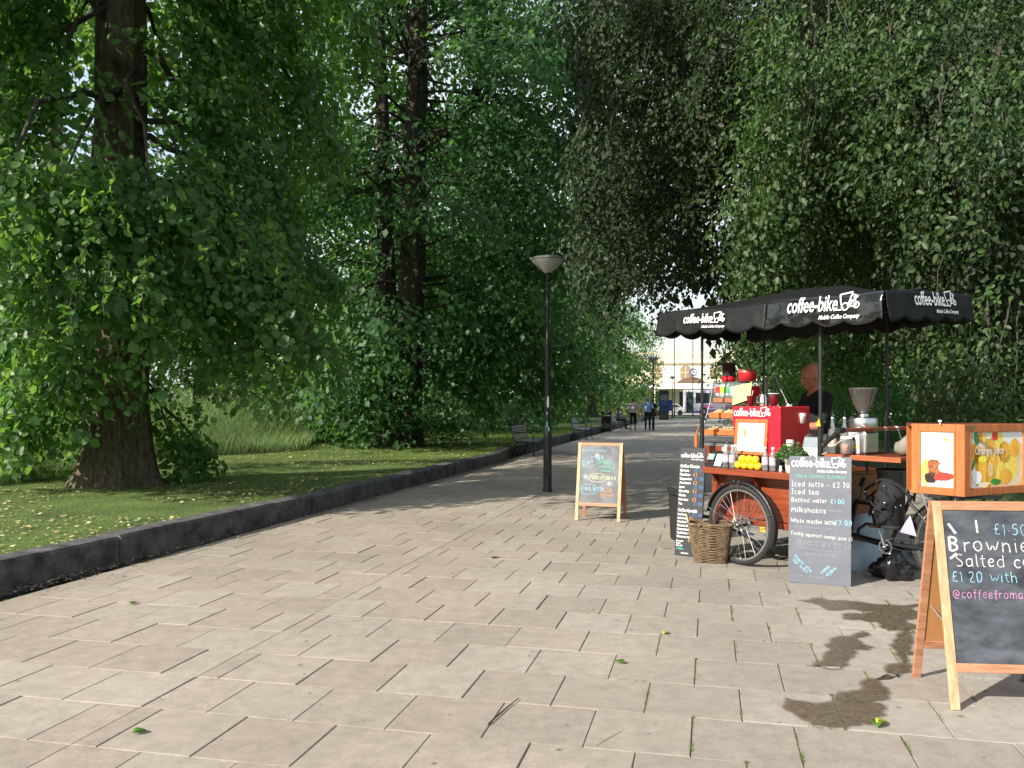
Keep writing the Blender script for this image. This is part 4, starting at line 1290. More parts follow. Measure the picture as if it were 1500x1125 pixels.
# small floral mark on the side panel
mb = MB()
Mf = planar((1.60, B0 - .0025, .52), (1, 0, 0), (0, 0, 1))
for q in ([(0, 0), (.01, .03), (0, .06), (.012, .085)], [(.01, .03), (.03, .045)], [(.0, .05), (-.018, .065)], [(0, 0), (.02, -.01), (.035, .0)]):
    stroke(mb, q, .006, Mf)
mb.build('painted_mark', M_chalk_faint, cart, local=True)

# bicycle half: rear wheel, frame, cranks, bars
RW = (2.64, .66)
wheel(RW[0], RW[1], .352, .352, 1, disc=False, name='rear_wheel')
mb = MB(); bb = (2.10, .66, .27)
mb.tube([(1.55, .66, .34), (2.12, .66, .275)], .027, 10)
mb.tube([(1.6, .66, .30), (2.62, .62, .29)], .018, 8)
mb.tube([bb, (2.30, .66, .72)], .017); mb.tube([(2.28, .66, .66), (2.60, .62, .36)], .011); mb.tube([(2.28, .66, .66), (2.60, .70, .36)], .011)
mb.tube([bb, (2.62, .60, .352)], .012); mb.tube([bb, (2.62, .72, .352)], .012)
mb.tube([(1.72, .66, .36), (1.80, .66, .66), (1.86, .66, .84)], .02)
mb.tube([(1.80, .66, .62), (2.26, .66, .60)], .016)
mb.build('bicycle_frame', M_blackmetal, cart, local=True)
MB().tube([(1.86, .56, .33), (1.88, .55, .40), (1.96, .54, .455), (2.03, .53, .455)], .013, 8).build('frame_hoop', M_blackmetal, cart, local=True)
cr = MB().tube([(2.10, .585, .27), (2.05, .575, .43)], [.013, .010], 8)
cr.add(*ring_solid(.05, .062, 0, .004, 24), M=Matrix.Translation((2.1, .60, .27)))
cr.ball((2.10, .585, .27), .022, 10)
crank = cr.build('crank', M_steel, cart, local=True)
MB().box(2.00, 2.10, .50, .57, .435, .46).build('pedal', mat('worn_brown_rubber', (.16, .08, .04), rough=.7), crank, local=True, bev=.004)
mb = MB()
mb.tube([(2.10, .745, .27), (2.15, .755, .11)], [.013, .010], 8); mb.build('crank', M_steel, cart, local=True)
mb = MB()                                                            # chain
for i in range(60):
    t = i / 60; a = 2 * math.pi * t
    mb.box(-.004, .004, -.003, .003, -.003, .003, Matrix.Translation((2.37 + .27 * math.cos(a), .602, .31 + .05 * math.sin(a) * (1 - .25 * math.cos(a)))))
mb.build('chain', M_steel, cart, local=True)['kind'] = 'stuff'
mb = MB()
mb.tube([(2.62, .60, .352), (2.66, .57, .20), (2.74, .56, .14)], .008, 6); mb.tube([(2.62, .60, .352), (2.58, .585, .18), (2.62, .57, .10)], .006, 6)
mb.build('kickstand', M_steel, cart, local=True)
vs = []; fs = []; n = 26
for i in range(n + 1):
    a = R(-5 + 160 * i / n)
    for (dr, dy) in ((.012, -.03), (.026, 0), (.012, .03)):
        vs.append((RW[0] + (.352 + dr) * math.cos(a), RW[1] + dy, .352 + (.352 + dr) * math.sin(a)))
for i in range(n):
    for j in range(2):
        fs.append((i * 3 + j, i * 3 + j + 1, i * 3 + 4 + j, i * 3 + 3 + j))
MB().add(vs, fs, smooth=True).build('mudguard', M_blackmetal, cart, local=True, solid=.003)
MB().tube([(2.66, .60, .36), (2.68, .59, .56), (2.70, .60, .74)], .005, 6).tube([(2.60, .60, .36), (2.50, .59, .56), (2.42, .60, .76)], .005, 6).build('carrier_stay', M_chrome, cart, local=True)
# push bar across, wood with clamps
MB().tube([(2.08, .03, 1.275), (2.08, .5, 1.28), (2.08, 1.12, 1.275)], .019, 12).build('push_bar', M_wood_red, cart, local=True)
mb = MB()
mb.tube([(2.08, -.05, 1.275), (2.08, .03, 1.275)], .026, 10)
mb.tube([(1.95, -.04, 1.16), (2.06, -.03, 1.25)], .020, 8); mb.ball((1.94, -.04, 1.15), .024, 8)
mb.tube([(2.09, 1.0, 1.27), (2.2, .95, 1.0), (2.24, .8, .66)], .012, 8); mb.tube([(2.10, .80, 1.27), (2.2, .78, 1.0), (2.24, .72, .66)], .010, 8)
mb.build('bar_support', M_blackmetal, cart, local=True)
for b_ in (.62, .80):
    MB().tube([(2.08, b_ - .012, 1.279), (2.08, b_ + .012, 1.279)], .026, 10).build('clamp', M_steel, cart, local=True)
mb = MB(); mb.tube([(2.10, .30, 1.262), (2.08, .2, 1.24), (2.0, .10, 1.18), (1.93, .03, 1.09), (1.90, .0, 1.07)], .0035, 5)
mb.build('brake_cable', mat('pale_cable', (.5, .45, .38), rough=.4), cart, local=True)

# small rear shelf
MB().box(1.775, 2.47, .22, .90, 1.035, 1.062).build('rear_shelf', M_wood_red, cart, local=True, bev=.004)
MB().box(1.775, 2.47, .205, .218, 1.022, 1.064).build('shelf_lip', mat('worn_red_wood', (.30, .085, .035), rough=.4, var=.25, aniso=(1, 8, 8)), cart, local=True, bev=.003)
mb = MB(); mb.tube([(1.765, .28, .86), (1.765, .28, 1.03)], .012, 6); mb.tube([(1.765, .86, .86), (1.765, .86, 1.03)], .012, 6); mb.tube([(1.77, .8, .62), (2.3, .8, 1.03)], .010, 6)
mb.build('shelf_bracket', M_blackmetal, cart, local=True)

# poles
for (a, b, r_) in ((.375, .225, .014), (1.755, .185, .017), (.36, 1.19, .014), (1.72, 1.25, .016)):
    p = MB().tube([(a, b, .887 if a > .4 else .37), (a, b, 2.36)], r_, 10).build('canopy_pole', M_polemetal, cart, local=True)
    MB().tube([(a, b, .8865), (a, b, 1.34)], r_ + .007, 10).tube([(a, b, 1.33), (a, b, 1.36)], r_ + .013, 10).box(a + r_, a + r_ + .035, b - .008, b + .008, 1.325, 1.345).build('sleeve', M_blackmetal, p, local=True)
MB().add([(-.02, 0, -.03), (.02, 0, -.03), (.008, 0, .03), (-.004, 0, .02), (-.02, -.004, -.03), (.02, -.004, -.03), (.008, -.004, .03), (-.004, -.004, .02)],
         [(0, 1, 2, 3), (7, 6, 5, 4), (0, 4, 5, 1), (1, 5, 6, 2), (2, 6, 7, 3), (3, 7, 4, 0)], Matrix.Translation((1.755, .160, 1.33))).build('warning_tag', M_yellow, cart, local=True)
tag(MB().tube([(.335, .185, 1.06), (.335, .185, 1.19)], .020, 10).tube([(.335, .185, 1.19), (.34, .19, 1.22), (.36, .20, 1.26)], .006, 6).build('pole_holder', M_wood_orange, cart, local=True), 'orange holder strapped to the left front pole')

# canopy: crinkled tarpaulin roof and scalloped valance
can = thing('canopy', None, None); can.parent = cart
CA, CB = 2.46, 1.30
def edge_z(a, b):
    return 2.405 - .03 * a / CA + .055 * b / CB * (a / CA) + .010 * math.sin(a * 5.1 + b * 2)
def roof_z(a, b):
    t = min(1, min(b, CB - b) / (CB / 2) * 1.0); s_ = min(1, min(a, CA - a) / .75)
    k = min(t, s_)
    return edge_z(a, b) + .155 * k + .012 * noise.noise(Vector((a * 3, b * 3, 1))) - .02 * math.sin(math.pi * k)
vs = []; fs = []; na, nb = 44, 24
for i in range(na + 1):
    for j in range(nb + 1):
        a, b = CA * i / na, CB * j / nb
        bo = .055 * (1 - abs(a - 1.3) / 1.3) if j == 0 else 0
        vs.append((a, b + bo, roof_z(a, b)))
for i in range(na):
    for j in range(nb):
        q = i * (nb + 1) + j
        fs.append((q, q + nb + 1, q + nb + 2, q + 1))
MB().add(vs, fs, smooth=True).build('roof_sheet', M_canopy, can, local=True, solid=.004)
def valance(p0, p1, ph, seed=0, crinkle=.006, m=None):
    """hanging strip between two corners, scalloped hem"""
    p0 = Vector(p0); p1 = Vector(p1); L = (p1 - p0).length; d = (p1 - p0) / L; nrm = Vector((d.y, -d.x, 0))
    n = max(24, int(L / .02)); rows = 9
    vs = []; fs = []
    for i in range(n + 1):
        t = i / n; q = p0.lerp(p1, t)
        zt = edge_z(q.x, max(0, min(CB, q.y)))
        hem = .200 + .050 * abs(math.sin(math.pi * (t * L + ph) / .31)) ** .7
        for j in range(rows + 1):
            f = j / rows
            w = crinkle * (noise.noise(Vector((t * L * 2.6 + seed, f * 1.6, 0))) * 2.4 + noise.noise(Vector((t * L * 8 + seed, f * 3, 3)))) * (.3 + f)
            o_ = q + nrm * (.008 + .035 * f + w)
            vs.append((o_.x, o_.y, zt + .002 - hem * f))
    for i in range(n):
        for j in range(rows):
            a = i * (rows + 1) + j
            fs.append((a, a + 1, a + rows + 2, a + rows + 1))
    return MB().add(vs, fs, smooth=True).build('valance', m or M_canopy, can, local=True, solid=.003)
valance((0, 0, 0), (1.3, .05, 0), .05, seed=1, crinkle=.004)
valance((1.3, .05, 0), (CA, 0, 0), .12, seed=4, crinkle=.015, m=M_canopy_wet)
valance((CA, 0, 0), (CA, CB, 0), .1, seed=8, crinkle=.004)
valance((CA, CB, 0), (0, CB, 0), 0, seed=12)
valance((0, CB, 0), (0, 0, 0), 0, seed=15)
mb = MB()
for b_ in (.185, 1.2):
    mb.tube([(.06, b_, 2.36), (2.40, b_, 2.345)], .013, 8)
for a_ in (.08, .375, 1.3, 1.755, 2.38):
    mb.tube([(a_, .07, 2.365), (a_, .65, 2.44), (a_, 1.23, 2.365)], .012, 8)
mb.build('canopy_frame', M_blackmetal, can, local=True)
def on_valance(p0, p1, t, zoff, W, tilt=.14):
    p0 = Vector(p0); p1 = Vector(p1); d = (p1 - p0).normalized(); nrm = Vector((d.y, -d.x, 0))
    q = p0.lerp(p1, t)
    zt0 = edge_z(q.x, q.y); q2 = q + d * W; zt1 = edge_z(q2.x, q2.y)
    o_ = q + nrm * (.022 + .022) + Vector((0, 0, zt0 - zoff))
    mb = MB(); logo(mb, planar(o_, d + Vector((0, 0, (zt1 - zt0) / W)), Vector((0, 0, 1)) - nrm * .16), W, lift=.006)
    mb.build('printed_logo', M_white, can, local=True)
on_valance((0, 0, 0), (1.3, .05, 0), .28, .135, .52)
on_valance((1.3, .05, 0), (CA, 0, 0), .22, .125, .74)
on_valance((CA, 0, 0), (CA, CB, 0), .27, .115, .66)

# ================================================================== THINGS ON THE CART
def cthing(name, label, cat, a, b, z, rz=0, group=None):
    return thing(name, label, cat, ab(a, b, z), CROT + rz, group)
ZC = ZT + .029                                   # counter surface
# lever espresso machine
em = cthing('espresso_machine', 'bright red lever espresso machine with white lettering on the counter', 'coffee machine', .71, .30, ZC)
MB().box(0, .54, 0, .44, .10, .58).build('body', M_red, em, local=True, bev=.008)
MB().box(-.01, .47, -.006, .10, .40, .575).build('front_cowl', M_red, em, local=True, bev=.006)
MB().box(.40, .52, -.004, -.001, .12, .39).build('door_panel', M_red, em, local=True, bev=.001)
mb = MB()
for a in (.04, .50):
    for b in (.04, .40):
        mb.tube([(a, b, 0), (a, b, .10)], .018, 8)
mb.box(.02, .52, .02, .42, .004, .04)
mb.build('base', M_blackplastic, em, local=True)
mb = MB(); logo(mb, planar((.008, -.0075, .487), (1, 0, 0), (0, 0, 1)), .45, sub=False); mb.build('lettering', M_white, em, local=True)
for (x, lean) in ((.32, -.05), (.47, -.06)):
    lv = MB().tube([(x, .22, .58), (x + lean * .5, .20, .66), (x + lean, .18, .74)], [.016, .008, .007], 8).lathe([(.035, .58), (.035, .60), (.022, .62), (0, .62)], 14, Matrix.Translation((x, .22, 0))).build('lever', M_chrome, em, local=True)
    MB().tube([(x + lean, .18, .74), (x + lean * 1.7, .16, .86)], [.011, .014], 8).build('handle', M_blackplastic, lv, local=True)
MB().ball((.40, -.01, .27), .013, 8).build('knob', M_white_gloss, em, local=True)
# cups and jug on the machine
def cup_stack(name, label, a, b, z, n, r0, r1, hgt, m, group=None, cap=None):
    t = cthing(name, label, 'paper cups' if n > 1 else 'cup', a, b, z, 0, group)
    for k in range(n):
        zz = k * .012
        MB().lathe([(0, zz + .002), (r0, zz), (r1, zz + hgt), (r1 + .003, zz + hgt + .003), (r1 - .002, zz + hgt), (r0 - .002, zz + .004)], 18).build('cup', m, t, local=True)
    if cap:
        cap(t)
    return t
def heart_band(t):
    mb = MB(); mb.lathe([(.0325, .03), (.0345, .05), (.0365, .07)], 18); 
    MB().add(*cyl_patch(.0385, .05, .02, 1.3)).build('cup_print', M_white, t, local=True)
def cyl_patch(r, z, s, a0, n=10):
    vs = []; 
    for i in range(n):
        an = 2 * math.pi * i / n
        u, w = s * math.cos(an), s * math.sin(an)
        vs.append((r * math.cos(a0 + math.pi + u / r), r * math.sin(a0 + math.pi + u / r), z + w))
    return vs, [tuple(range(n))]
cup_stack('paper_cup', 'burgundy paper cup with a straw on the left of the red coffee machine', .80, .44, ZC + .581, 1, .028, .040, .10, M_burgundy, cap=lambda t: MB().tube([(0, 0, .05), (.02, .01, .15)], .003, 5).build('straw', M_white, t, local=True))
jug = cthing('steel_jug', 'polished steel milk jug between the burgundy cups', 'jug', .93, .46, ZC + .581)
MB().lathe([(0, 0), (.040, 0), (.042, .01), (.041, .07), (.034, .10), (.038, .115), (.036, .115), (.032, .1), (.038, .07), (.038, .006)], 20).build('body', M_chrome, jug, local=True)
MB().tube([(-.041, 0, .09), (-.07, 0, .085), (-.072, 0, .04), (-.042, 0, .025)], .004, 6).build('handle', M_chrome, jug, local=True)
cup_stack('paper_cups', 'stack of burgundy cups with a white saucer between the two levers', 1.085, .42, ZC + .581, 3, .030, .044, .075, M_burgundy, cap=lambda t: MB().lathe([(0, .112), (.05, .114), (.055, .12), (.05, .122), (0, .118)], 18).build('saucer', M_white_gloss, t, local=True))
cup_stack('white_cups', 'white cups stacked on the right edge of the coffee machine', 1.255, .62, ZC + .42, 3, .024, .034, .07, M_white_gloss)
cup_stack('white_cups', 'white paper cups stacked in front of the silver napkin holder', 1.36, .30, ZC + .15, 4, .024, .034, .09, M_white_gloss)
# silver napkin dispenser under cups
nd = cthing('napkin_dispenser', 'silver sloping dispenser with white front right of the red machine', 'dispenser', 1.40, .33, ZC)
MB().hexa([(0, 0, 0), (.25, 0, 0), (.25, .16, 0), (0, .16, 0)], [(.05, .05, .31), (.22, .05, .31), (.22, .14, .34), (.05, .14, .34)]).build('case', M_steel, nd, local=True, bev=.006)
MB().hexa([(.02, -.006, .01), (.22, -.006, .01), (.22, -.001, .01), (.02, -.001, .01)], [(.055, .030, .21), (.20, .030, .21), (.20, .036, .21), (.055, .036, .21)]).build('front_plate', M_white_gloss, nd, local=True)
MB().tube([(.07, .08, .33), (.10, .07, .37), (.16, .08, .36)], .005, 6).build('spring_clip', M_blackmetal, nd, local=True)
tb = cthing('support_block', 'dark block under the white cups beside the machine', 'block', 1.335, .27, ZC)
MB().box(0, .055, 0, .06, 0, .148).build('block', M_blackplastic, tb, local=True, bev=.004)

# framed poster leaning on the machine
fr = cthing('framed_poster', 'orange wooden frame with pale poster leaning on the red machine', 'framed poster', .74, .262, ZC + .125, 0)
FW, FH = .38, .335
for (x0, x1, z0, z1) in ((0, FW, 0, .032), (0, FW, FH - .032, FH), (0, .032, .0325, FH - .0325), (FW - .032, FW, .0325, FH - .0325)):
    o = MB().box(x0, x1, 0, .018, z0, z1).build('frame_rail', M_wood_orange, fr, local=True, bev=.002)
M_poster = mat('poster_paper', (.80, .76, .66), rough=.35, var=.06, scale=7, col2=(.85, .84, .80))
MB().box(.032, FW - .032, .006, .012, .032, FH - .032).build('poster', M_poster, fr, local=True)
mb = MB(); rr = random.Random(4)
for (x, z, rx, rz, m) in ((.12, .20, .025, .042, 'c'),):
    mb.add([(x + rx * math.cos(i * .52) * rr.uniform(.7, 1.15), .0052, z + rz * math.sin(i * .52) * rr.uniform(.7, 1.15)) for i in range(12)], [tuple(range(12))])
mb.build('poster_print', mat('brown_print', (.62, .26, .10), rough=.5, var=.3, scale=30), fr, local=True)
MB().add([(.034, .0054, .10), (.07, .0054, .13), (.062, .0054, .19), (.09, .0054, .24), (.07, .0054, .28), (.034, .0054, .30)], [(0, 1, 2, 3, 4, 5)]).build('poster_print', mat('peach_print', (.80, .50, .28), rough=.5, var=.2, scale=20), fr, local=True)
mb = MB()
stroke(mb, [(0, 0), (.02, .004), (.04, 0)], .004, planar((.19, .0052, .13), (1, 0, 0), (0, 0, 1)))
for (x, z) in ((.15, .285), (.33, .285)):
    stroke(mb, [(0, 0), (.008, 0)], .006, planar((x, .0052, z), (1, 0, 0), (0, 0, 1)))
mb.build('poster_print', M_blackplastic, fr, local=True)
fr.rotation_euler = (R(-5), 0, CROT)

# oranges: one whole fruit, then copies
M_orange = mat('orange_peel', (.88, .50, .012), rough=.4, var=.06, scale=9, bump=.25, bscale=120, col2=(.92, .58, .02))
OL = ['orange at the left end of the lower row of fruit', 'second orange from the left in the lower row of fruit', 'third orange from the left in the lower row of fruit', 'orange at the right end of the lower row by the bottles',
      'left orange of the three stacked on top', 'middle orange of the three stacked on top', 'right orange of the three stacked on top']
OP = [(.95, .085, 0), (1.025, .085, 0), (1.10, .085, 0), (1.175, .085, 0), (.987, .097, .058), (1.062, .097, .058), (1.137, .097, .058)]
o0 = None
for lab, (a, b, z) in zip(OL, OP):
    if o0 is None:
        o0 = cthing('orange', lab, 'orange', a, b, ZC + .036, 0, 'oranges piled on the counter edge')
        mb = MB().ball((0, 0, 0), (.0375, .0375, .036), 20); mb.build('peel', M_orange, o0, local=True)
        MB().lathe([(0, .0352), (.004, .036), (.003, .038), (0, .0385)], 7).build('stalk', mat('green_stalk', (.12, .16, .03)), o0, local=True)
    else:
        copy_tree(o0, ab(a, b, ZC + .036 + z), random.uniform(0, 6), lab).rotation_euler = (random.uniform(-.6, .6), random.uniform(-.6, .6), random.uniform(0, 6))
o0.rotation_euler = (.5, -.3, 1)

# drink bottles
M_water = clear('water_bottle_plastic', (.93, .95, .97), .16, (.7, .74, .78), .3)
M_label_p = mat('purple_label', (.28, .16, .36), rough=.4, var=.6, scale=30, col2=(.75, .72, .75))
def bottle(label, a, b, rz=0):
    t = cthing('drink_bottle', label, 'bottle', a, b, ZC, rz, 'small clear drink bottles on the counter')
    MB().lathe([(0, 0), (.028, .001), (.031, .008), (.030, .03), (.0315, .05), (.030, .10), (.031, .13), (.027, .155), (.014, .18), (.012, .19), (.012, .20), (0, .2)], 16).build('body', M_water, t, local=True)
    MB().lathe([(.0318, .055), (.0308, .098), (.0318, .125)], 16).build('label_band', M_label_p, t, local=True)
    MB().lathe([(.0135, .198), (.0135, .216), (0, .217)], 12).build('cap', M_white_gloss, t, local=True)
    return t
bt = bottle('clear bottle left of the oranges, nearer the price board', .80, .085)
for lab, a, b in (('clear bottle left of the oranges, touching the fruit', .87, .095), ('clear bottle right of the oranges, next to the fruit', 1.255, .085), ('clear bottle right of the oranges, outermost of the pair', 1.33, .095),
                  ('clear bottle standing behind the pair left of the oranges', .84, .17)):
    copy_tree(bt, ab(a, b, ZC), random.uniform(0, 6), lab)
MBs = cthing('salt_shaker', 'little white shaker beside the plant pot', 'shaker', 1.41, .10, ZC)
MB().lathe([(0, 0), (.014, 0), (.016, .02), (.010, .04), (.012, .052), (0, .058)], 12).build('shaker', M_white_gloss, MBs, local=True)

# herb in a white pot
pt = cthing('potted_herb', 'leafy green herb in a white pot at the end of the counter', 'potted plant', 1.53, .10, ZC)
MB().lathe([(0, .0), (.048, 0), (.052, .01), (.070, .135), (.074, .14), (.066, .14), (.06, .12), (0, .115)], 24).build('pot', M_white_gloss, pt, local=True)
L_herb = leaf_mat('herb_leaf', [(.06, .14, .04), (.10, .20, .07), (.16, .28, .12)], trans=.3, rough=.5, tcol=(.2, .4, .06))
lm2 = MB().add([tuple(v) for v in LEAF4], [tuple(f) for f in LEAF4_F]).mesh('leaf'); lm2.materials.append(L_herb)
rr = random.Random(3)
for i in range(320):
    an = rr.uniform(0, 6.28); r_ = .125 * math.sqrt(rr.random()); z = .14 + .115 * rr.random() * (1.25 - r_ / .14) + (.0 if r_ < .08 else -.01)
    l = bpy.data.objects.new('leaf', lm2); C.objects.link(l); l.parent = pt
    l.location = (r_ * math.cos(an), r_ * math.sin(an), z); l.rotation_euler = (rr.uniform(-.5, .5), rr.uniform(-.5, .5), an); s_ = rr.uniform(.028, .05); l.scale = (s_, s_, s_)
mb = MB()
for i in range(14):
    an = rr.uniform(0, 6.28); r_ = rr.uniform(.03, .1)
    mb.tube([(0, 0, .11), (r_ * .5 * math.cos(an), r_ * .5 * math.sin(an), .16), (r_ * math.cos(an), r_ * math.sin(an), .21)], .0022, 4)
mb.build('stem', mat('herb_stem', (.10, .16, .05)), pt, local=True)

# pastry case: three stepped shelves in a clear case
cs_ = cthing('pastry_case', 'clear pastry display case with three orange trays of cakes', 'display case', .20, .42, ZC + .20)
M_acr = clear('acrylic', body=.04)
M_edge = mat('grey_case_edge', (.25, .26, .27), rough=.3, metal=.5)
W_, D_, H_ = .50, .36, .62
mb = MB()
def bars(pts, r_=.006):
    for p, q in zip(pts, pts[1:]):
        mb.tube([p, q], r_, 6)
for x in (0, W_):
    bars([(x, D_, 0), (x, 0, 0), (x, .02, .18), (x, .12, .42), (x, .16, H_), (x, D_, H_), (x, D_, 0)])
for (y, z) in ((0, 0), (0.02, .18), (.16, H_), (D_, H_), (D_, 0), (.12, .42)):
    bars([(0, y, z), (W_, y, z)])
mb.build('case_edge', M_edge, cs_, local=True)
MB().box(-.01, W_ + .01, -.02, D_ + .01, -.022, -.007).build('base_plate', M_edge, cs_, local=True, bev=.003)
MB().hexa([(-.002, .125, .43), (-.002, .13, .43), (-.002, .167, H_), (-.002, .162, H_)], [(W_, .125, .43), (W_, .13, .43), (W_, .167, H_), (W_, .162, H_)]).build('pane', M_acr, cs_, local=True)
M_tray = mat('orange_tray', (.50, .12, .03), rough=.5, var=.2, scale=20)
M_bread = mat('baked_pastry', (.62, .36, .14), rough=.7, var=.3, scale=25, col2=(.80, .62, .38), bump=.3, bscale=60)
for k, (y, z, n_) in enumerate(((.0, .09, 7), (.07, .26, 6), (.13, .405, 0))):
    tr = MB().box(.03, .36 + .06 * (k == 0), y, y + .012, z, z + .055).box(.03, .36 + .06 * (k == 0), y + .0125, y + .20, z, z + .010).box(.03, .042, y + .013, y + .2, z + .011, z + .05).build('tray', M_tray, cs_, local=True, bev=.002)
    for i in range(n_):
        x = .06 + i * .046
        MB().tube([(x, y + .03, z + .05), (x + .012, y + .09, z + .066), (x + .02, y + .17, z + .055)], [.012, .022, .012], 8).build('pastry', M_bread, tr, local=True)
    MB().box(.03, W_ - .01, y + .0, y + .22, z - .012, z - .006).build('shelf', M_edge, cs_, local=True)
# tea packets and price card in the top of the case
for i, (nm, col) in enumerate((('red', (.60, .03, .03)), ('yellow', (.80, .60, .05)), ('green', (.05, .35, .12)), ('grey', (.45, .42, .42)))):
    t = cthing('tea_packet', f'{nm} tea packet in the top tray of the pastry case', 'packet', .245 + .062 * i, .565, ZC + .20 + .476, 0, 'tea packets in the pastry case')
    MB().box(0, .056, 0, .03, 0, .10).build('box', mat(nm + '_packet', col, rough=.5, var=.15, scale=30), t, local=True, bev=.002)
    MB().box(.008, .048, -.002, -.0005, .012, .035).build('label_print', M_white_gloss, t, local=True)
nt_ = cthing('price_card', 'yellow handwritten card clipped to the pastry case', 'card', .52, .50, ZC + .20 + .42)
MB().hexa([(0, 0, -.03), (.22, 0, .03), (.22, .003, .03), (0, .003, -.03)], [(.0, .03, .16), (.22, .03, .19), (.22, .033, .19), (.0, .033, .16)]).build('card', mat('yellow_card', (.80, .72, .22), rough=.7, var=.05), nt_, local=True)
mb = MB(); Mc = planar((.03, -.003 + .012, .10), (1, 0, .1), (0, .16, 1)); chalk(mb, 'Cakes', 0, .02, .035, .003, z=.004); mb.v = [tuple(Mc @ Vector(v)) for v in mb.v]
mb.build('handwriting', mat('blue_ink', (.10, .14, .30)), nt_, local=True)
rt = cthing('red_tin', 'red round biscuit tin lying inside the right of the case', 'tin', .62, .72, ZC + .20 + .48)
MB().lathe([(0, 0), (.055, 0), (.055, .085), (.058, .086), (.058, .10), (0, .103)], 22).build('tin', M_red2, rt, local=True)
cn = cthing('sugar_canister', 'dark canister with red base standing on the pastry case', 'canister', .34, .66, ZC + .20 + .628)
MB().lathe([(0, 0), (.070, 0), (.072, .055), (.070, .056)], 24).build('base', M_red, cn, local=True)
MB().lathe([(.066, .057), (.066, .185), (.0, .185)], 24).build('body', mat('smoked_jar', (.05, .025, .022), rough=.12), cn, local=True)
MB().lathe([(0, .186), (.082, .186), (.084, .192), (.082, .198), (0, .20)], 24).build('lid', mat('dark_lid', (.07, .055, .05), rough=.4), cn, local=True)
MB().add(*cyl_patch(.0665, .10, .02, .9)).build('sticker', M_white_gloss, cn, local=True)
tn = cthing('round_tin', 'flat round red tin on the pastry case right of the canister', 'tin', .61, .62, ZC + .20 + .628)
MB().lathe([(0, 0), (.088, 0), (.088, .098)], 26).build('tin_side', M_red2, tn, local=True)
MB().lathe([(.091, .082), (.091, .112), (.085, .115), (0, .116)], 26).build('lid', mat('dull_red_lid', (.42, .07, .07), rough=.35), tn, local=True)
# brown drawer unit below the case
dr = cthing('drawer_box', 'brown wooden box carrying the pastry case', 'box', .22, .40, ZC)
MB().box(0, .50, 0, .38, .001, .176).build('box', M_wood_red, dr, local=True, bev=.004)
cd = cthing('card_sign', 'small white and turquoise card in front of the brown box', 'card', .50, .375, ZC + .02)
MB().box(0, .055, 0, .005, .0, .155).build('card', M_white, cd, local=True)
MB().box(.001, .054, -.002, -.0005, .002, .03).build('print', mat('turquoise', (.03, .50, .52)), cd, local=True)
# payment terminal
pm = cthing('card_terminal', 'black till and card reader with white label left of the bottles', 'card reader', .57, .10, ZC)
MB().hexa([(0, -.05, 0), (.22, -.05, 0), (.22, .12, 0), (0, .12, 0)], [(.01, .01, .13), (.21, .01, .13), (.21, .11, .15), (.01, .11, .15)]).build('housing', M_blackplastic, pm, local=True, bev=.008)
MB().hexa([(.115, -.052, .015), (.195, -.052, .015), (.195, -.049, .015), (.115, -.049, .015)], [(.115, -.004, .125), (.195, -.004, .125), (.195, 0, .125), (.115, 0, .125)]).build('label_print', M_white, pm, local=True)
MB().hexa([(.015, -.038, .07), (.095, -.038, .07), (.095, -.032, .07), (.015, -.032, .07)], [(.015, -.010, .125), (.095, -.010, .125), (.095, -.005, .125), (.015, -.005, .125)]).build('screen', mat('lcd_grey', (.22, .30, .28), rough=.15), pm, local=True)

# grinder on the rear shelf
gr = cthing('coffee_grinder', 'silver coffee grinder with a clear hopper of roasted beans', 'coffee grinder', 1.98, .47, 1.063)
MB().box(-.085, .085, -.10, .10, .0, .19).build('body', M_steel, gr, local=True, bev=.02)
MB().box(-.087, .03, -.108, -.1015, .004, .185).build('side_plate', mat('light_grey_metal', (.50, .51, .53), rough=.35, metal=.3), gr, local=True, bev=.002)
MB().lathe([(0, .191), (.112, .192), (.117, .2), (.117, .30), (.112, .312), (0, .314)], 30).build('drum', M_steel, gr, local=True)
MB().lathe([(.04, .315), (.045, .316), (.045, .34), (.035, .345)], 18).build('collar', M_chrome, gr, local=True)
MB().lathe([(.036, .345), (.062, .38), (.124, .555), (.128, .558), (.118, .562), (.112, .565), (.0, .568)], 30).build('hopper', clear('smoky_acrylic', (.80, .82, .80), .22, (.35, .37, .35), .25), gr, local=True)
M_bean = mat('coffee_beans', (.16, .055, .025), rough=.4, var=.4, scale=60, bump=1, bscale=80, col2=(.30, .12, .06))
bm_ = MB().ball((0, 0, 0), (.011, .007, .005), 8).mesh('bean'); bm_.materials.append(M_bean)
fillm = MB().lathe([(0, .349), (.033, .352), (.058, .382), (.090, .475), (.0, .478)], 24).build('bean_fill', M_bean, gr, local=True)
rr = random.Random(8)
for i in range(150):
    z = rr.uniform(.37, .482); an = rr.uniform(0, 6.28)
    rad = (.055 + (z - .38) * .36) if rr.random() < .75 else rr.uniform(0, .085)
    if rad < .05: z = .482
    l = bpy.data.objects.new('bean', bm_); C.objects.link(l); l.parent = fillm; l.location = (rad * math.cos(an), rad * math.sin(an), z); l.rotation_euler = (rr.uniform(0, 6), rr.uniform(0, 6), rr.uniform(0, 6))
MB().box(-.045, -.012, -.1115, -.1085, .115, .145).build('switch', M_blackplastic, gr, local=True)
MB().box(-.058, .008, -.1115, -.1085, .045, .078).build('warning_label', M_yellow, gr, local=True, bev=.001)
MB().box(-.030, -.012, -.1115, -.1085, .006, .022).build('cable_outlet', M_blackplastic, gr, local=True)
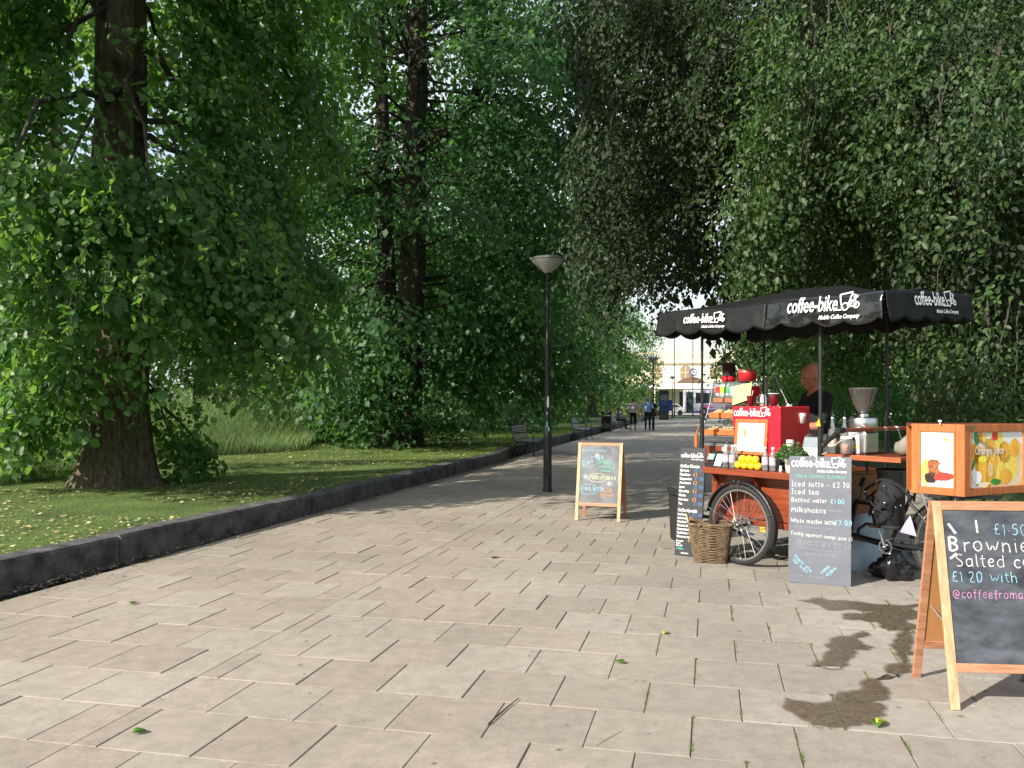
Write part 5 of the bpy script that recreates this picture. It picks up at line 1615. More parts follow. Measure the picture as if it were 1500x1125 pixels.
# syrup bottles with pourers
M_syr = clear('syrup_glass', (.90, .93, .94), .14, (.6, .65, .66), .3)
sb0 = None
SL = [('clear syrup bottle next to the front right canopy pole', 1.80, .29), ('clear syrup bottle second from the canopy pole', 1.87, .36), ('clear syrup bottle standing behind the second one', 1.87, .47), ('clear syrup bottle touching the grinder drum', 1.855, .60)]
for lab, a, b in SL:
    if sb0 is None:
        sb0 = cthing('syrup_bottle', lab, 'bottle', a, b, 1.063, 0, 'clear syrup bottles on the rear shelf')
        MB().lathe([(0, 0), (.036, .001), (.038, .01), (.038, .17), (.034, .20), (.018, .245), (.014, .27), (.014, .30), (0, .3)], 18).build('body', M_syr, sb0, local=True)
        MB().lathe([(.0385, .06), (.0385, .13)], 18).build('label_band', mat('brown_label', (.30, .14, .08), rough=.6, var=.4, scale=30, col2=(.6, .55, .5)), sb0, local=True)
        MB().lathe([(.016, .298), (.016, .315), (.005, .32), (.004, .37), (0, .371)], 10).build('pourer', M_chrome, sb0, local=True)
    else:
        copy_tree(sb0, ab(a, b, 1.063), random.uniform(0, 6), lab)
jr = cthing('glass_jar', 'clear jar with brown biscuits beside the grinder', 'jar', 1.93, .30, 1.063)
MB().lathe([(0, .0), (.05, .001), (.053, .01), (.053, .11), (.045, .125), (.045, .13), (0, .131)], 20).build('jar', M_syr, jr, local=True)
MB().lathe([(0, .004), (.045, .006), (.047, .085), (0, .09)], 14).build('biscuits', mat('biscuit', (.45, .17, .08), rough=.8, var=.4, scale=60), jr, local=True)
MB().lathe([(.048, .131), (.048, .15), (0, .153)], 20).build('lid', M_white_gloss, jr, local=True)
tb2 = cthing('tool_bag', 'grey crumpled cloth at the outer end of the rear shelf', 'cloth', 2.34, .55, 1.063)
mb = MB().ball((0, 0, .06), (.10, .13, .075), 16)
mb.v = [(x * (1 + .3 * noise.noise(Vector((x * 18, y * 18, z * 18)))), y * (1 + .3 * noise.noise(Vector((y * 17, x * 12, z * 9)))), max(.001, z * (1.1 + .7 * noise.noise(Vector((x * 14, y * 14, 3)))))) for x, y, z in mb.v]
mb.build('cloth', mat('grey_cloth', (.20, .19, .16), rough=.9, bump=.4, bscale=20), tb2, local=True)

# container, bag and cloth hung on the bicycle
bn = cthing('black_container', 'black plastic waste container hung behind the cargo box', 'container', 2.17, .58, .44)
MB().lathe([(0, 0), (.09, .0), (.095, .02), (.115, .47), (.125, .48), (.125, .50), (.112, .50), (.10, .03), (0, .02)], 28).build('container', mat('dark_grey_plastic', (.035, .037, .042), rough=.38), bn, local=True)
bg_ = cthing('black_bag', 'black cloth bag slung over the bicycle saddle with a white label', 'bag', 2.14, .50, .50)
mb = MB().ball((0, 0, .17), (.15, .10, .17), 44)
mb.v = [(x * (1 + .45 * noise.noise(Vector((z * 9, y * 8, 1)))) + .35 * (z - .17), y * (1 + .7 * noise.noise(Vector((x * 12, z * 12, 2)))), z + .09 * noise.noise(Vector((x * 12, y * 10, z * 12))) - .04 * abs(noise.noise(Vector((x * 24, y * 20, z * 18))))) for x, y, z in mb.v]
mb.build('bag_body', M_cloth_black, bg_, local=True)
mb = MB(); mb.tube([(-.15, -.10, .28), (-.02, -.165, .18), (.13, -.10, .05)], .010, 6); mb.tube([(-.2, -.02, .30), (0, -.04, .42), (.2, 0, .36), (.30, .02, .25)], .014, 6)
mb.build('strap', M_cloth_black, bg_, local=True)
mb = MB()
for (x, y, z) in ((-.14, -.11, .29), (-.02, -.155, .10), (.10, -.13, .20), (.18, -.06, .16), (.06, -.08, .36), (.22, -.03, .18)):
    mb.ball((x, y, z), .010, 8)
mb.build('stud', M_chrome, bg_, local=True)
bg_.scale = (.78, .8, .85)
wl = cthing('white_cloth', 'white triangular cloth hanging between bag and bicycle frame', 'cloth', 2.33, .55, .40)
MB().add([(-.07, 0, .02), (.07, .01, 0), (.015, .01, .17), (-.02, -.012, .10)], [(0, 1, 3), (1, 2, 3), (2, 0, 3)]).build('cloth', mat('lilac_white_cloth', (.36, .34, .46), rough=.9), wl, local=True, solid=.003)

# ================================================================== THINGS ON THE GROUND ROUND THE CART
# pale blue tank
p = G(1262, 838); p.y += .24
tk = thing('water_tank', 'pale blue plastic water tank standing under the bicycle frame', 'water tank', (p.x + .03, p.y, 0), CROT)
mb = MB()
ring = []
for z, s_ in ((0, .94), (.02, 1), (.24, 1.0), (.25, .975), (.27, .975), (.28, 1.0), (.47, .97), (.50, .90), (.502, 0.01)):
    for j in range(28):
        a = 2 * math.pi * j / 28; e = .35
        cx = math.copysign(abs(math.cos(a)) ** e, math.cos(a)); sy = math.copysign(abs(math.sin(a)) ** e, math.sin(a))
        ring.append((cx * .21 * s_, sy * .19 * s_, z))
fs = [(i * 28 + j, i * 28 + (j + 1) % 28, (i + 1) * 28 + (j + 1) % 28, (i + 1) * 28 + j) for i in range(8) for j in range(28)]
mb.add(ring, fs, smooth=True); mb.build('tank', M_barrel, tk, local=True)
MB().lathe([(.035, .50), (.035, .525), (0, .53)], 16, Matrix.Translation((-.1, -.08, 0))).build('cap', mat('dark_blue_cap', (.03, .05, .12)), tk, local=True)
# black bin bag
p = G(1322, 852); 
bb_ = thing('bin_bag', 'shiny black plastic bag slumped on the slabs by the rear wheel', 'bin bag', (p.x, p.y + .12, 0))
mb = MB().ball((0, 0, .11), (.21, .15, .14), 36)
def crump(v, s1, amt, sd):
    q = Vector(v); d = (q - Vector((0, 0, .1))).normalized()
    n1 = noise.noise(q * s1 + Vector((sd, 0, 0))); n2 = abs(noise.noise(q * s1 * 2.4 + Vector((0, sd, 0)))); n3 = abs(noise.noise(q * s1 * 5 + Vector((0, 0, sd))))
    q = q + d * (n1 * amt - n2 * amt * .8 - n3 * amt * .45)
    return (q.x, q.y, max(0.003, q.z))
mb.v = [crump(v, 7, .075, 3.3) for v in mb.v]
mb.build('bag_body', M_bag, bb_, local=True)
MB().tube([(0, 0, .2), (.03, .0, .27), (.06, -.02, .30)], [.03, .015, .035], 8).build('knot', M_bag, bb_, local=True)

# woven basket
p = G(1044, 826)
bk = thing('wicker_basket', 'brown wicker basket with looped handles in front of the cart wheel', 'basket', (p.x + .01, p.y + .13, 0), R(-14))
def rr_pt(t, hx, hy, e=.42):
    a = 2 * math.pi * t
    return math.copysign(abs(math.cos(a)) ** e, math.cos(a)) * hx, math.copysign(abs(math.sin(a)) ** e, math.sin(a)) * hy
NS = 44; H = .36
for k in range(27):
    z = .012 + (H - .03) * k / 26; f = z / H; hx = .145 + .055 * f; hy = .105 + .045 * f
    pts = []
    for i in range(NS * 2):
        x, y = rr_pt(i / (NS * 2), hx, hy)
        w = .006 * (1 if (i // 2 + k) % 2 else -1)
        l = math.hypot(x, y); pts.append((x * (1 + w / l), y * (1 + w / l), z + random.uniform(-.001, .001)))
    MB().tube(pts, .0066, 5, closed=True).build('woven_strand', M_wicker, bk, local=True)
mb = MB()
for i in range(NS):
    x0, y0 = rr_pt((i + .5) / NS, .145, .105); x1, y1 = rr_pt((i + .5) / NS, .20, .15)
    mb.tube([(x0, y0, 0), (x1, y1, H - .01)], .0045, 5)
mb.build('stakes', M_wicker, bk, local=True)['kind'] = 'stuff'
for off in (0, math.pi):
    mb = MB(); pts = []
    for i in range(120):
        x, y = rr_pt(i / 120, .203, .153); a = i * .9 + off
        l = math.hypot(x, y); pts.append((x * (1 + .008 * math.cos(a) / l), y * (1 + .008 * math.cos(a) / l), H + .008 * math.sin(a)))
    mb.tube(pts, .009, 6, closed=True); mb.build('rim_plait', M_wicker, bk, local=True)
for sx in (-1, 1):
    MB().tube([(sx * .203, -.06, H), (sx * .215, -.05, H + .045), (sx * .22, 0, H + .065), (sx * .215, .05, H + .045), (sx * .203, .06, H)], .009, 7).build('handle', mat('pale_cane', (.42, .32, .22), rough=.6), bk, local=True)
MB().box(-.14, .14, -.10, .10, .004, .016).build('bottom', M_wicker, bk, local=True)

# tall price board leaning against the cart
def leaning_board(name, label, cat, base, rz, w, h, th, lean, m):
    t = thing(name, label, cat, base, 0)
    t.rotation_euler = (-lean, 0, rz)
    t.rotation_mode = 'XYZ'
    MB().box(-w / 2, w / 2, 0, th, 0, h).build('board', m, t, local=True, bev=.002)
    return t
pb = ab(.245, .125)
pr = leaning_board('price_list_board', 'narrow black price list with blue and orange prices leaning on the cart', 'price board', (1.712, 8.34, 0), R(-38), .275, 1.06, .018, R(7), M_dark_board)
def board_text(parent, m, items, name='handwriting'):
    Mx = planar((0, -.0008, 0), (1, 0, 0), (0, 0, 1))
    for it in items:
        mb = MB()
        s, x, z, h = it[:4]; kw = it[4] if len(it) > 4 else {}
        chalk(mb, s, x, z, h, **kw)
        mb.v = [tuple(Mx @ Vector(v)) for v in mb.v]
        mb.build(name, m, parent, local=True)
mb = MB(); logo(mb, planar((-.125, -.001, .965), (1, 0, 0), (0, 0, 1)), .25); mb.build('printed_logo', M_white, pr, local=True)
names = ['Espresso', 'Macchiato', 'Cappuccino', 'Americano', 'Latte', 'Flat white', 'Mocha', 'Hot choc', 'Tea']
mb = MB()
def ptext(s, x, z, size, bold=.02, sq=.8):
    vs, fs, w = text_mesh(s, size, bold, 0, sq); Mx = planar((x, -.002, z), (1, 0, 0), (0, 0, 1)); MB().add([(a, b, 0) for a, b in vs], fs, Mx).build('printed_line', M_white, pr, local=True); return w
ptext('Coffee Classics', -.125, .865, .042)
for i, n_ in enumerate(names): ptext(n_, -.125, .825 - i * .041, .034)
ptext('Coffee Specials', -.125, .430, .042)
for i, n_ in enumerate(['Iced latte', 'Iced mocha', 'Chai latte', 'Hazelnut latte', 'Caramel latte', 'Vanilla latte', 'Cinnamon mocha']): ptext(n_, -.125, .392 - i * .036, .031)
for i, n_ in enumerate(['Extra shot', 'Syrups', 'Soya milk']): ptext(n_, -.125, .135 - i * .022, .022)
ptext('coffee-bike', -.07, .02, .022)
board_text(pr, M_chalk_deep, [('£1.50', .035, .825 - i * .082, .032, dict(th=.005)) for i in range(5)] + [('£2.20', .04, .392 - i * .072, .028, dict(th=.005)) for i in range(4)])
board_text(pr, M_chalk_orange, [('£2', .02, .784 - i * .082, .032, dict(th=.006)) for i in range(4)] + [('£3', .0, .356 - i * .072, .028, dict(th=.006)) for i in range(4)])
board_text(pr, M_chalk_green, [('cakes', -.12, .058, .024, dict(th=.004))])

# litter bin (slim, black) behind it
p = G(989, 797)
sb = thing('slim_bin', 'slim black pedal bin half hidden behind the price board', 'bin', (1.87, 9.3, 0), .2)
MB().hexa([(-.11, -.12, 0), (.11, -.12, 0), (.11, .12, 0), (-.11, .12, 0)], [(-.13, -.14, .50), (.13, -.14, .50), (.13, .14, .50), (-.13, .14, .50)]).build('body', M_blackplastic, sb, local=True, bev=.02)
MB().hexa([(-.15, -.16, .505), (.15, -.16, .505), (.15, .16, .505), (-.15, .16, .505)], [(-.13, -.13, .57), (.13, -.13, .57), (.13, .14, .58), (-.13, .14, .58)]).build('lid', M_blackplastic, sb, local=True, bev=.015)

# grey menu board leaning on the counter
mn = leaning_board('menu_board', 'tall grey chalk menu board leaning against the cart counter', 'menu board', (2.535, 7.045, 0), math.atan2(-.205, .43), .49, 1.055, .02, R(4.5), M_grey_board)
mb = MB(); logo(mb, planar((-.23, -.001, .965), (1, 0, 0), (0, 0, 1)), .45); mb.build('printed_logo', M_white, mn, local=True)
board_text(mn, M_chalk_green, [('Here comes summer', -.19, .875, .032, dict(th=.004))])
board_text(mn, M_chalk_white, [('Iced latte', -.225, .80, .042, dict(th=.006)), ('- £2.70', .05, .80, .042, dict(th=.006)), ('Iced tea', -.225, .735, .042, dict(th=.006)), ('Bottled water', -.225, .670, .036, dict(th=.005, dx=.9)),
                               ('Milkshakes', -.225, .585, .042, dict(th=.006)), ('White mocha latte', -.225, .495, .036, dict(th=.005, dx=.85)),
                               ('Freshly squeezed orange juice £2', -.225, .395, .029, dict(th=.004, dx=.78, rot=-.05))])
board_text(mn, M_chalk_blue, [('£1.00', .085, .67, .036, dict(th=.006)), ('£3.00', .115, .495, .042, dict(th=.006)), ('thank you', -.205, .215, .030, dict(rot=-.72, th=.005)), ('for visit', -.215, .18, .030, dict(rot=-.72, th=.005)),
                              ('come', .02, .085, .030, dict(rot=.75, th=.005)), ('again', .065, .07, .030, dict(rot=.75, th=.005))])
board_text(mn, M_chalk_faint, [('choc banana', -.02, .60, .026, dict(th=.004)), ('with whipped cream', -.20, .452, .024, dict(th=.003)), ('Brownies £1.50', -.17, .305, .046, dict(th=.004)), ('suggestions welcome', -.13, .235, .026, dict(th=.003, dx=.8)), ('Open all week', -.20, .045, .03, dict(th=.003))])
mb = MB()
for q in ([(-.18, .345), (0, .35), (.17, .335), (.2, .29), (.12, .275), (-.1, .285), (-.2, .30), (-.18, .345)],):
    stroke(mb, q, .003, planar((0, -.0012, 0), (1, 0, 0), (0, 0, 1)))
mb.build('chalk_outline', M_chalk_faint, mn, local=True)

# ---------------- pavement A-boards
def aboard(label, FL, FR, BL, zt, wood_f, wood_s, group=None):
    """front face from foot FL to foot FR, top edge back by the lean; rear leaf to BL"""
    FL = Vector(FL); FR = Vector(FR); BL = Vector(BL)
    x = (FR - FL); w = x.length; ang = math.atan2(x.y, x.x)
    t = thing('chalk_a_board', label, 'A-board', FL, ang, group)
    Mi = (Matrix.Translation(FL) @ Matrix.Rotation(ang, 4, 'Z')).inverted()
    bl = Mi @ BL; D = bl.y; top = Vector((0, D * .48, zt))
    return t, w, D
def aboard_build(label, FL, ang, w, D, zt, zb0, zb1, post=.045, board_m=M_chalk_board, group=None, back=True, woods=(M_wood_pine, M_wood_pine_red)):
    t = thing('chalk_a_board', label, 'A-board', FL, ang, group)
    def leaf_(y0, y1, name_, front):
        n_ = Vector((0, y1 - y0, zt)).normalized()           # up the leaf
        o_ = Vector((0, y0, 0)); th = .02
        Mx = planar(o_, (1, 0, 0), n_)                        # x right, y up the leaf, z outwards to the viewer
        L = math.hypot(y1 - y0, zt)
        s0, s1 = zb0 / zt * L, zb1 / zt * L
        sg = 1 if front else -1
        for x0 in (0, w - post):
            MB().box(x0, x0 + post, 0, L, -th / 2, th / 2, Mx).build('post', woods[0] if front else woods[1], t, local=True, bev=.003)
        MB().box(post + .0005, w - post - .0005, L - post, L - .001, -th / 2 + .001, th / 2 - .001, Mx).build('rail', woods[1], t, local=True, bev=.003)
        MB().box(post + .0005, w - post - .0005, s0 - post, s0, -th / 2 + .001, th / 2 - .001, Mx).build('rail', woods[1], t, local=True, bev=.003)
        MB().box(post - .004, w - post + .004, s0 + .0005, L - post - .0005, -.003, .003, Mx).build('panel' if front else 'back_panel', board_m if front else M_hardboard, t, local=True)
        return Mx @ Matrix.Translation((0, 0, .0036)), s0, L
    r_ = leaf_(0, D * .46, 'front', True)
    leaf_(D, D * .54, 'back', False)
    MB().tube([(.06, D * .20, zt * .42), (.06, D * .5, zt * .38), (.06, D * .80, zt * .42)], .003, 5).build('stay_cord', M_chalk_faint, t, local=True)
    return t, r_
def on_board(parent, Mx, m, items, name='handwriting'):
    for it in items:
        mb = MB()
        kw = it[4] if len(it) > 4 else {}
        chalk(mb, it[0], it[1], it[2], it[3], **kw)
        mb.v = [tuple(Mx @ Vector(v)) for v in mb.v]
        mb.build(name, m, parent, local=True)
def outline(mb, Mx, pts, th, closed=True):
    stroke(mb, pts, th, Mx @ Matrix.Translation((0, 0, .0015)), closed)

# the small one in the middle of the path
fl = G(842, 762); fr_ = G(906, 765)
ang = math.atan2(fr_.y - fl.y, fr_.x - fl.x)
t, (Mx, s0, L) = aboard_build('pine framed chalk A-board standing alone on the path near the lamp post', fl, ang, (fr_ - fl).length + .02, .42, .985, .225, .985, post=.042, board_m=M_grey_board2)
on_board(t, Mx, M_chalk_blue, [('@coffeefromabike', .06, .89, .028, dict(th=.004, dx=1.0)), ('Iced tea', .075, .70, .062, dict(th=.007, rot=.35, dx=.9)), ('iced latte', .062, .385, .056, dict(th=.008, dx=.9))])
on_board(t, Mx, M_chalk_green, [('freshly', .29, .74, .036, dict(th=.005, rot=-.12)), ('squeezed', .29, .69, .036, dict(th=.005, rot=-.12)), ('juice', .33, .64, .036, dict(th=.005, rot=-.12))])
on_board(t, Mx, M_chalk_yellow, [('Milkshakes', .17, .53, .058, dict(th=.007, dx=.9))])
on_board(t, Mx, M_chalk_orange, [('coffee', .33, .37, .034, dict(th=.005)), ('brownie', .33, .32, .034, dict(th=.005))])
for m_, sh in ((M_chalk_blue, circ(.165, .40, .125, 24, .065)), (M_chalk_blue, [(x * .94 - y * .34 + .175 + 0, x * .34 + y * .94 + .755) for x, y in circ(0, 0, .12, 24, .06)]), (M_chalk_green, circ(.38, .705, .105, 24, .075)), (M_chalk_yellow, circ(.275, .55, .13, 24, .055)), (M_chalk_orange, circ(.395, .36, .08, 20, .065))):
    mb = MB(); outline(mb, Mx, sh, .004); mb.build('chalk_outline', m_, t, local=True)
for cx, cy in ((.115, .56), (.43, .48), (.26, .84)):
    mb = MB(); rr = random.Random(int(cx * 100))
    mb.add([(cx + .014 * math.cos(i * .63), cy + .014 * math.sin(i * .63), .002) for i in range(10)], [tuple(range(10))], Mx)
    for i in range(9):
        a = i * .7
        outline(mb, Mx, [(cx + .02 * math.cos(a), cy + .02 * math.sin(a)), (cx + .038 * math.cos(a), cy + .038 * math.sin(a))], .0035, False)
    mb.build('chalk_sun', M_chalk_white, t, local=True)

# the big one in front
fl = G(1393, 1040); 
t, (Mx, s0, L) = aboard_build('large pine framed chalk A-board advertising brownies, nearest the camera', (fl.x, fl.y, 0), R(-5), .66, .50, .99, .215, .99, post=.043, woods=(M_wood_pine, M_wood_pine_red))
on_board(t, Mx, M_chalk_blue, [('£1.50', .285, .850, .056, dict(th=.0045)), ('£1.20 with a coffee', .058, .615, .052, dict(th=.0042))])
on_board(t, Mx, M_chalk_white, [('B', .060, .765, .072, dict(th=.014, wob=.25)), ('rownies', .130, .765, .074, dict(th=.0062, dx=1.08)), ('Salted caramel', .085, .690, .062, dict(th=.006, dx=1.0))])
on_board(t, Mx, M_chalk_pink, [('@coffeefromabike', .056, .535, .042, dict(th=.0038, dx=.92))])
mb = MB(); outline(mb, Mx, [(.068, .905), (.10, .855)], .012, False); outline(mb, Mx, [(.205, .925), (.207, .86)], .010, False); outline(mb, Mx, [(.095, .755), (.062, .728)], .011, False)
mb.build('chalk_dash', M_chalk_white, t, local=True)

# ---------------- hinged wooden display box with drinks posters
DZ = .925
dl = P(1335, 722, 5.45); dc = P(1413, 728, 5.20); dc.z = dl.z = DZ; dr_ = P(1500, 722, 5.46); dr_.z = DZ
db = thing('display_box', 'orange wooden display box with coffee and Orange Juice posters behind the big A-board', 'display box', (dc.x, dc.y, DZ), 0)
def poster_face(p0, p1, H, wid_l, wid_r, poster):
    d = (p1 - p0); W = d.length; Mx = planar(p0, d, (0, 0, 1))
    Mi = Matrix.Translation(-Vector((dc.x, dc.y, DZ)))
    Mx = Mi @ Mx
    th = .02
    r_ = .05
    MB().box(0, wid_l, 0, H, -th, 0, Mx).build('stile', M_wood_orange, db, local=True, bev=.003)
    MB().box(W - wid_r, W - .0005, 0, H, -th, 0, Mx).build('stile', M_wood_orange, db, local=True, bev=.003)
    for z0 in (0, H - r_):
        MB().box(wid_l + .0005, W - wid_r - .0005, z0 + .0005, z0 + r_ - .0005, -th, -.001, Mx).build('rail', M_wood_orange, db, local=True, bev=.003)
    # inner bead
    for (x0, x1, z0, z1) in ((wid_l + .001, wid_l + .011, r_, H - r_), (W - wid_r - .011, W - wid_r - .001, r_, H - r_)):
        MB().box(x0, x1, z0, z1, -.012, .003, Mx).build('bead', M_wood_orange, db, local=True, bev=.001)
    po = MB().box(wid_l, W - wid_r, r_ - .002, H - r_ + .002, -.016, -.012, Mx).build('poster', M_white_gloss, db, local=True)
    poster(po, Mx @ Matrix.Translation((wid_l + .012, r_, -.0115)), W - wid_l - wid_r - .024, H - 2 * r_)
def blobp(parent, M, cx, cy, rx, ry, m, zz, seed=0, rag=0.0, rot=0, nm='poster_print'):
    rr = random.Random(seed); n = 22
    pts = []
    for i in range(n):
        a = 2 * math.pi * i / n; k = 1 + rr.uniform(-rag, rag)
        x, y = rx * k * math.cos(a), ry * k * math.sin(a)
        pts.append((cx + x * math.cos(rot) - y * math.sin(rot), cy + x * math.sin(rot) + y * math.cos(rot), zz))
    MB().add(pts, [tuple(range(n))], M).build(nm, m, parent, local=True)
pr_or = mat('print_orange', (.85, .34, .02), rough=.35, var=.25, scale=14, col2=(.90, .55, .08)); pr_gr = mat('print_green', (.05, .26, .05), rough=.35, var=.3, scale=20)
pr_ye = mat('print_yellow', (.90, .62, .05), rough=.35, var=.15, scale=18, col2=(.88, .75, .20)); pr_re = mat('print_red', (.62, .04, .03), rough=.35, var=.3, scale=25)
pr_br = mat('print_brown', (.12, .04, .02), rough=.35, var=.6, scale=60, col2=(.45, .16, .06)); pr_cr = mat('print_cream', (.84, .76, .55), rough=.35, var=.15, scale=12); pr_wh = mat('print_white', (.86, .86, .84), rough=.2, var=.02)
def poster_coffee(po, M, w, h):
    q = .0004
    blobp(po, M, w * .36, h * .29, w * .36, h * .20, pr_br, q, 2, .12)
    blobp(po, M, w * .11, h * .26, w * .12, h * .26, pr_ye, q * 2, 3, .15)
    blobp(po, M, w * .28, h * .15, w * .18, h * .10, mat('print_black', (.03, .02, .02), rough=.3), q * 3, 5, .15)
    blobp(po, M, w * .70, h * .19, w * .30, h * .075, pr_re, q * 4, 6, .08, .12)
    blobp(po, M, w * .60, h * .385, w * .30, h * .05, pr_br, q * 2, 8, .1)
    blobp(po, M, w * .76, h * .355, w * .23, h * .09, pr_wh, q * 6, 4, 0)
    blobp(po, M, w * .77, h * .865, w * .10, h * .035, mat('print_tan', (.70, .42, .12), rough=.4), q, 9, .2, -.3)
    mb = MB()
    for i, pts in enumerate(([(.03, .82), (.06, .80), (.04, .77)], [(.03, .74), (.07, .72)], [(.18, .66), (.22, .60)], [(.24, .575), (.30, .57)], [(.12, .45), (.20, .38), (.26, .27), (.36, .20)])):
        stroke(mb, [(x * w, y * h) for x, y in pts], .004, M @ Matrix.Translation((0, 0, q * 7)))
    mb.build('poster_print', pr_br, po, local=True)
def poster_juice(po, M, w, h):
    q = .0004
    MB().add([(.0, h * .03, .0002), (w, h * .0, .0002), (w, h * .78, .0002), (.20, h * .80, .0002), (.0, h * .72, .0002)], [(0, 1, 2, 3, 4)], M).build('poster_print', mat('print_pale_orange', (.88, .60, .22), rough=.35, var=.3, scale=9, col2=(.85, .78, .55)), po, local=True)
    blobp(po, M, .34, h * .62, .06, .07, pr_or, q, 21, .05); blobp(po, M, .40, h * .35, .07, .08, pr_ye, q, 22, .05); blobp(po, M, .44, h * .70, .05, .06, pr_or, q * 2, 23, .05); blobp(po, M, .35, h * .18, .06, .05, pr_or, q * 3, 24, .05)
    blobp(po, M, .03, h * .18, .04, .07, pr_wh, q * 3, 25, .12)
    blobp(po, M, .055, h * .62, .055, .065, pr_or, q, 1, .05); blobp(po, M, .085, h * .37, .045, .11, pr_or, q, 2, .04)
    blobp(po, M, .20, h * .45, .07, .16, pr_or, q * 1.5, 2, .05); blobp(po, M, .29, h * .50, .05, .17, pr_ye, q, 2, .05)
    blobp(po, M, .065, h * .90, .022, .045, pr_gr, q * 3, 3, .1, .2); blobp(po, M, .030, h * .93, .03, .012, mat('print_pale_green', (.35, .55, .40), rough=.4), q * 2, 4, .2, -.3)
    blobp(po, M, .105, h * .90, .020, .036, mat('print_peach', (.85, .25, .06), rough=.35), q * 4, 5, .05); blobp(po, M, .135, h * .88, .018, .036, pr_ye, q * 5, 6, .05)
    blobp(po, M, .035, h * .42, .012, .040, pr_gr, q * 4, 7, .08, -.4)
    MB().add([(x, y, q * 6) for x, y in ((.088, .02), (.155, .02), (.165, .175), (.080, .175))], [(0, 1, 2, 3)], M).build('poster_print', mat('print_juice', (.92, .42, .02), rough=.2, var=.12, scale=10, col2=(.95, .60, .10)), po, local=True)
    blobp(po, M, .1225, .175, .0425, .020, mat('print_juice_top', (.92, .78, .10), rough=.2, var=.1), q * 8, 8, 0)
    blobp(po, M, .195, h * .31, .028, .045, pr_cr, q * 8, 9, 0, .15); blobp(po, M, .195, h * .31, .023, .038, mat('print_slice', (.90, .50, .12), rough=.3, var=.2, scale=40), q * 9, 9, 0, .15)
    mb = MB()
    for i in range(8):
        a = i * math.pi / 4
        stroke(mb, [(.195, h * .31), (.195 + .020 * math.cos(a), h * .31 + .034 * math.sin(a))], .0018, M @ Matrix.Translation((0, 0, q * 10)))
    mb.build('poster_print', pr_cr, po, local=True)
    blobp(po, M, .066, h * .185, .048, .040, pr_wh, q * 10, 10, 0)
    blobp(po, M, .13, h * .05, .06, .016, pr_cr, q * 9, 11, .2); blobp(po, M, .25, h * .09, .05, .02, pr_gr, q * 6, 12, .2); blobp(po, M, .24, h * .93, .03, .03, pr_re, q * 4, 13, .1)
    blobp(po, M, .18, h * .93, .035, .02, pr_cr, q * 5, 14, .1)
    vs, fs, ww = text_mesh('Orange Juice', .070, .004, 0, .78)
    for dx_, m_, zz in ((.0012, mat('print_shadow', (.45, .20, .02)), q * 11), (0, pr_wh, q * 12)):
        MB().add([(x + .040 + dx_, y + h * .60 - dx_, zz) for x, y in vs], fs, M).build('poster_lettering', m_, po, local=True)
    vs, fs, ww = text_mesh('Freshly Squeezed', .022, .002, .2, .8)
    MB().add([(x + .062, y + h * .735, q * 12) for x, y in vs], fs, M).build('poster_lettering', pr_wh, po, local=True)
HB = .442
poster_face(dl, dc, HB, .045, .055, poster_coffee)
de = dc + (dr_ - dc).normalized() * .64
poster_face(dc, de, HB, .050, .045, poster_juice)
# carcass: top, bottom, back
bkv = Vector((.16, .32, 0))
loc = [Vector((q.x, q.y, 0)) - Vector((dc.x, dc.y, 0)) for q in (dl, dc, de)]
inn = [v + Vector((.0, .024, 0)) for v in loc]
def slabp(z0, z1, grow, m, nm):
    bt_ = [inn[0], inn[1], inn[2], inn[2] + Vector((-.16, .22, 0)), inn[0] + Vector((.10, .26, 0))]
    n = len(bt_); vs = [(v.x, v.y, z0) for v in bt_] + [(v.x, v.y, z1) for v in bt_]
    MB().add(vs, [tuple(range(n))[::-1], tuple(range(n, 2 * n))] + [(i, (i + 1) % n, (i + 1) % n + n, i + n) for i in range(n)]).build(nm, m, db, local=True, bev=.002)
slabp(HB - .018, HB - .002, 0, mat('dark_red_top', (.16, .035, .015), rough=.4), 'top_board'); slabp(.002, .016, 0, M_wood_orange, 'bottom_board')
MB().hexa([tuple(inn[0] + Vector((.10, .245, .018))), tuple(inn[2] + Vector((-.06, .205, .018))), tuple(inn[2] + Vector((-.06, .22, .018))), tuple(inn[0] + Vector((.10, .26, .018)))],
          [tuple(inn[0] + Vector((.10, .245, HB - .02))), tuple(inn[2] + Vector((-.06, .205, HB - .02))), tuple(inn[2] + Vector((-.06, .22, HB - .02))), tuple(inn[0] + Vector((.10, .26, HB - .02)))]).build('back_board', M_wood_orange, db, local=True)
dd = (de - dc).normalized()
MB().tube([tuple(dd * .03 + Vector((0, -.004, HB - .018))), tuple(dd * .03 + Vector((0, -.004, HB + .004)))], .004, 6).box(.02, .06, -.006, -.001, HB - .03, HB - .004).build('hinge', mat('tarnished_brass', (.13, .12, .05), rough=.5, metal=.7), db, local=True)
MB().lathe([(.004, HB - .002), (.004, HB + .012), (.012, HB + .016), (.010, HB + .024), (0, HB + .026)], 12, Matrix.Translation((-.10, .10, 0))).build('knob', M_white_gloss, db, local=True)
# stand that carries it
st = thing('box_stand', 'black folding stand under the orange display box behind the big A-board', 'stand', (dc.x + .12, dc.y + .16, 0))
MB().box(-.10, .16, -.08, .10, DZ - .02, DZ + .001).build('tray', M_blackmetal, st, local=True)
for sx in (-.08, .13):
    for sy in (-.06, .08):
        MB().tube([(sx * 1.2, sy * 1.4, 0), (sx, sy, DZ - .02)], .010, 7).build('leg', M_blackmetal, st, local=True)

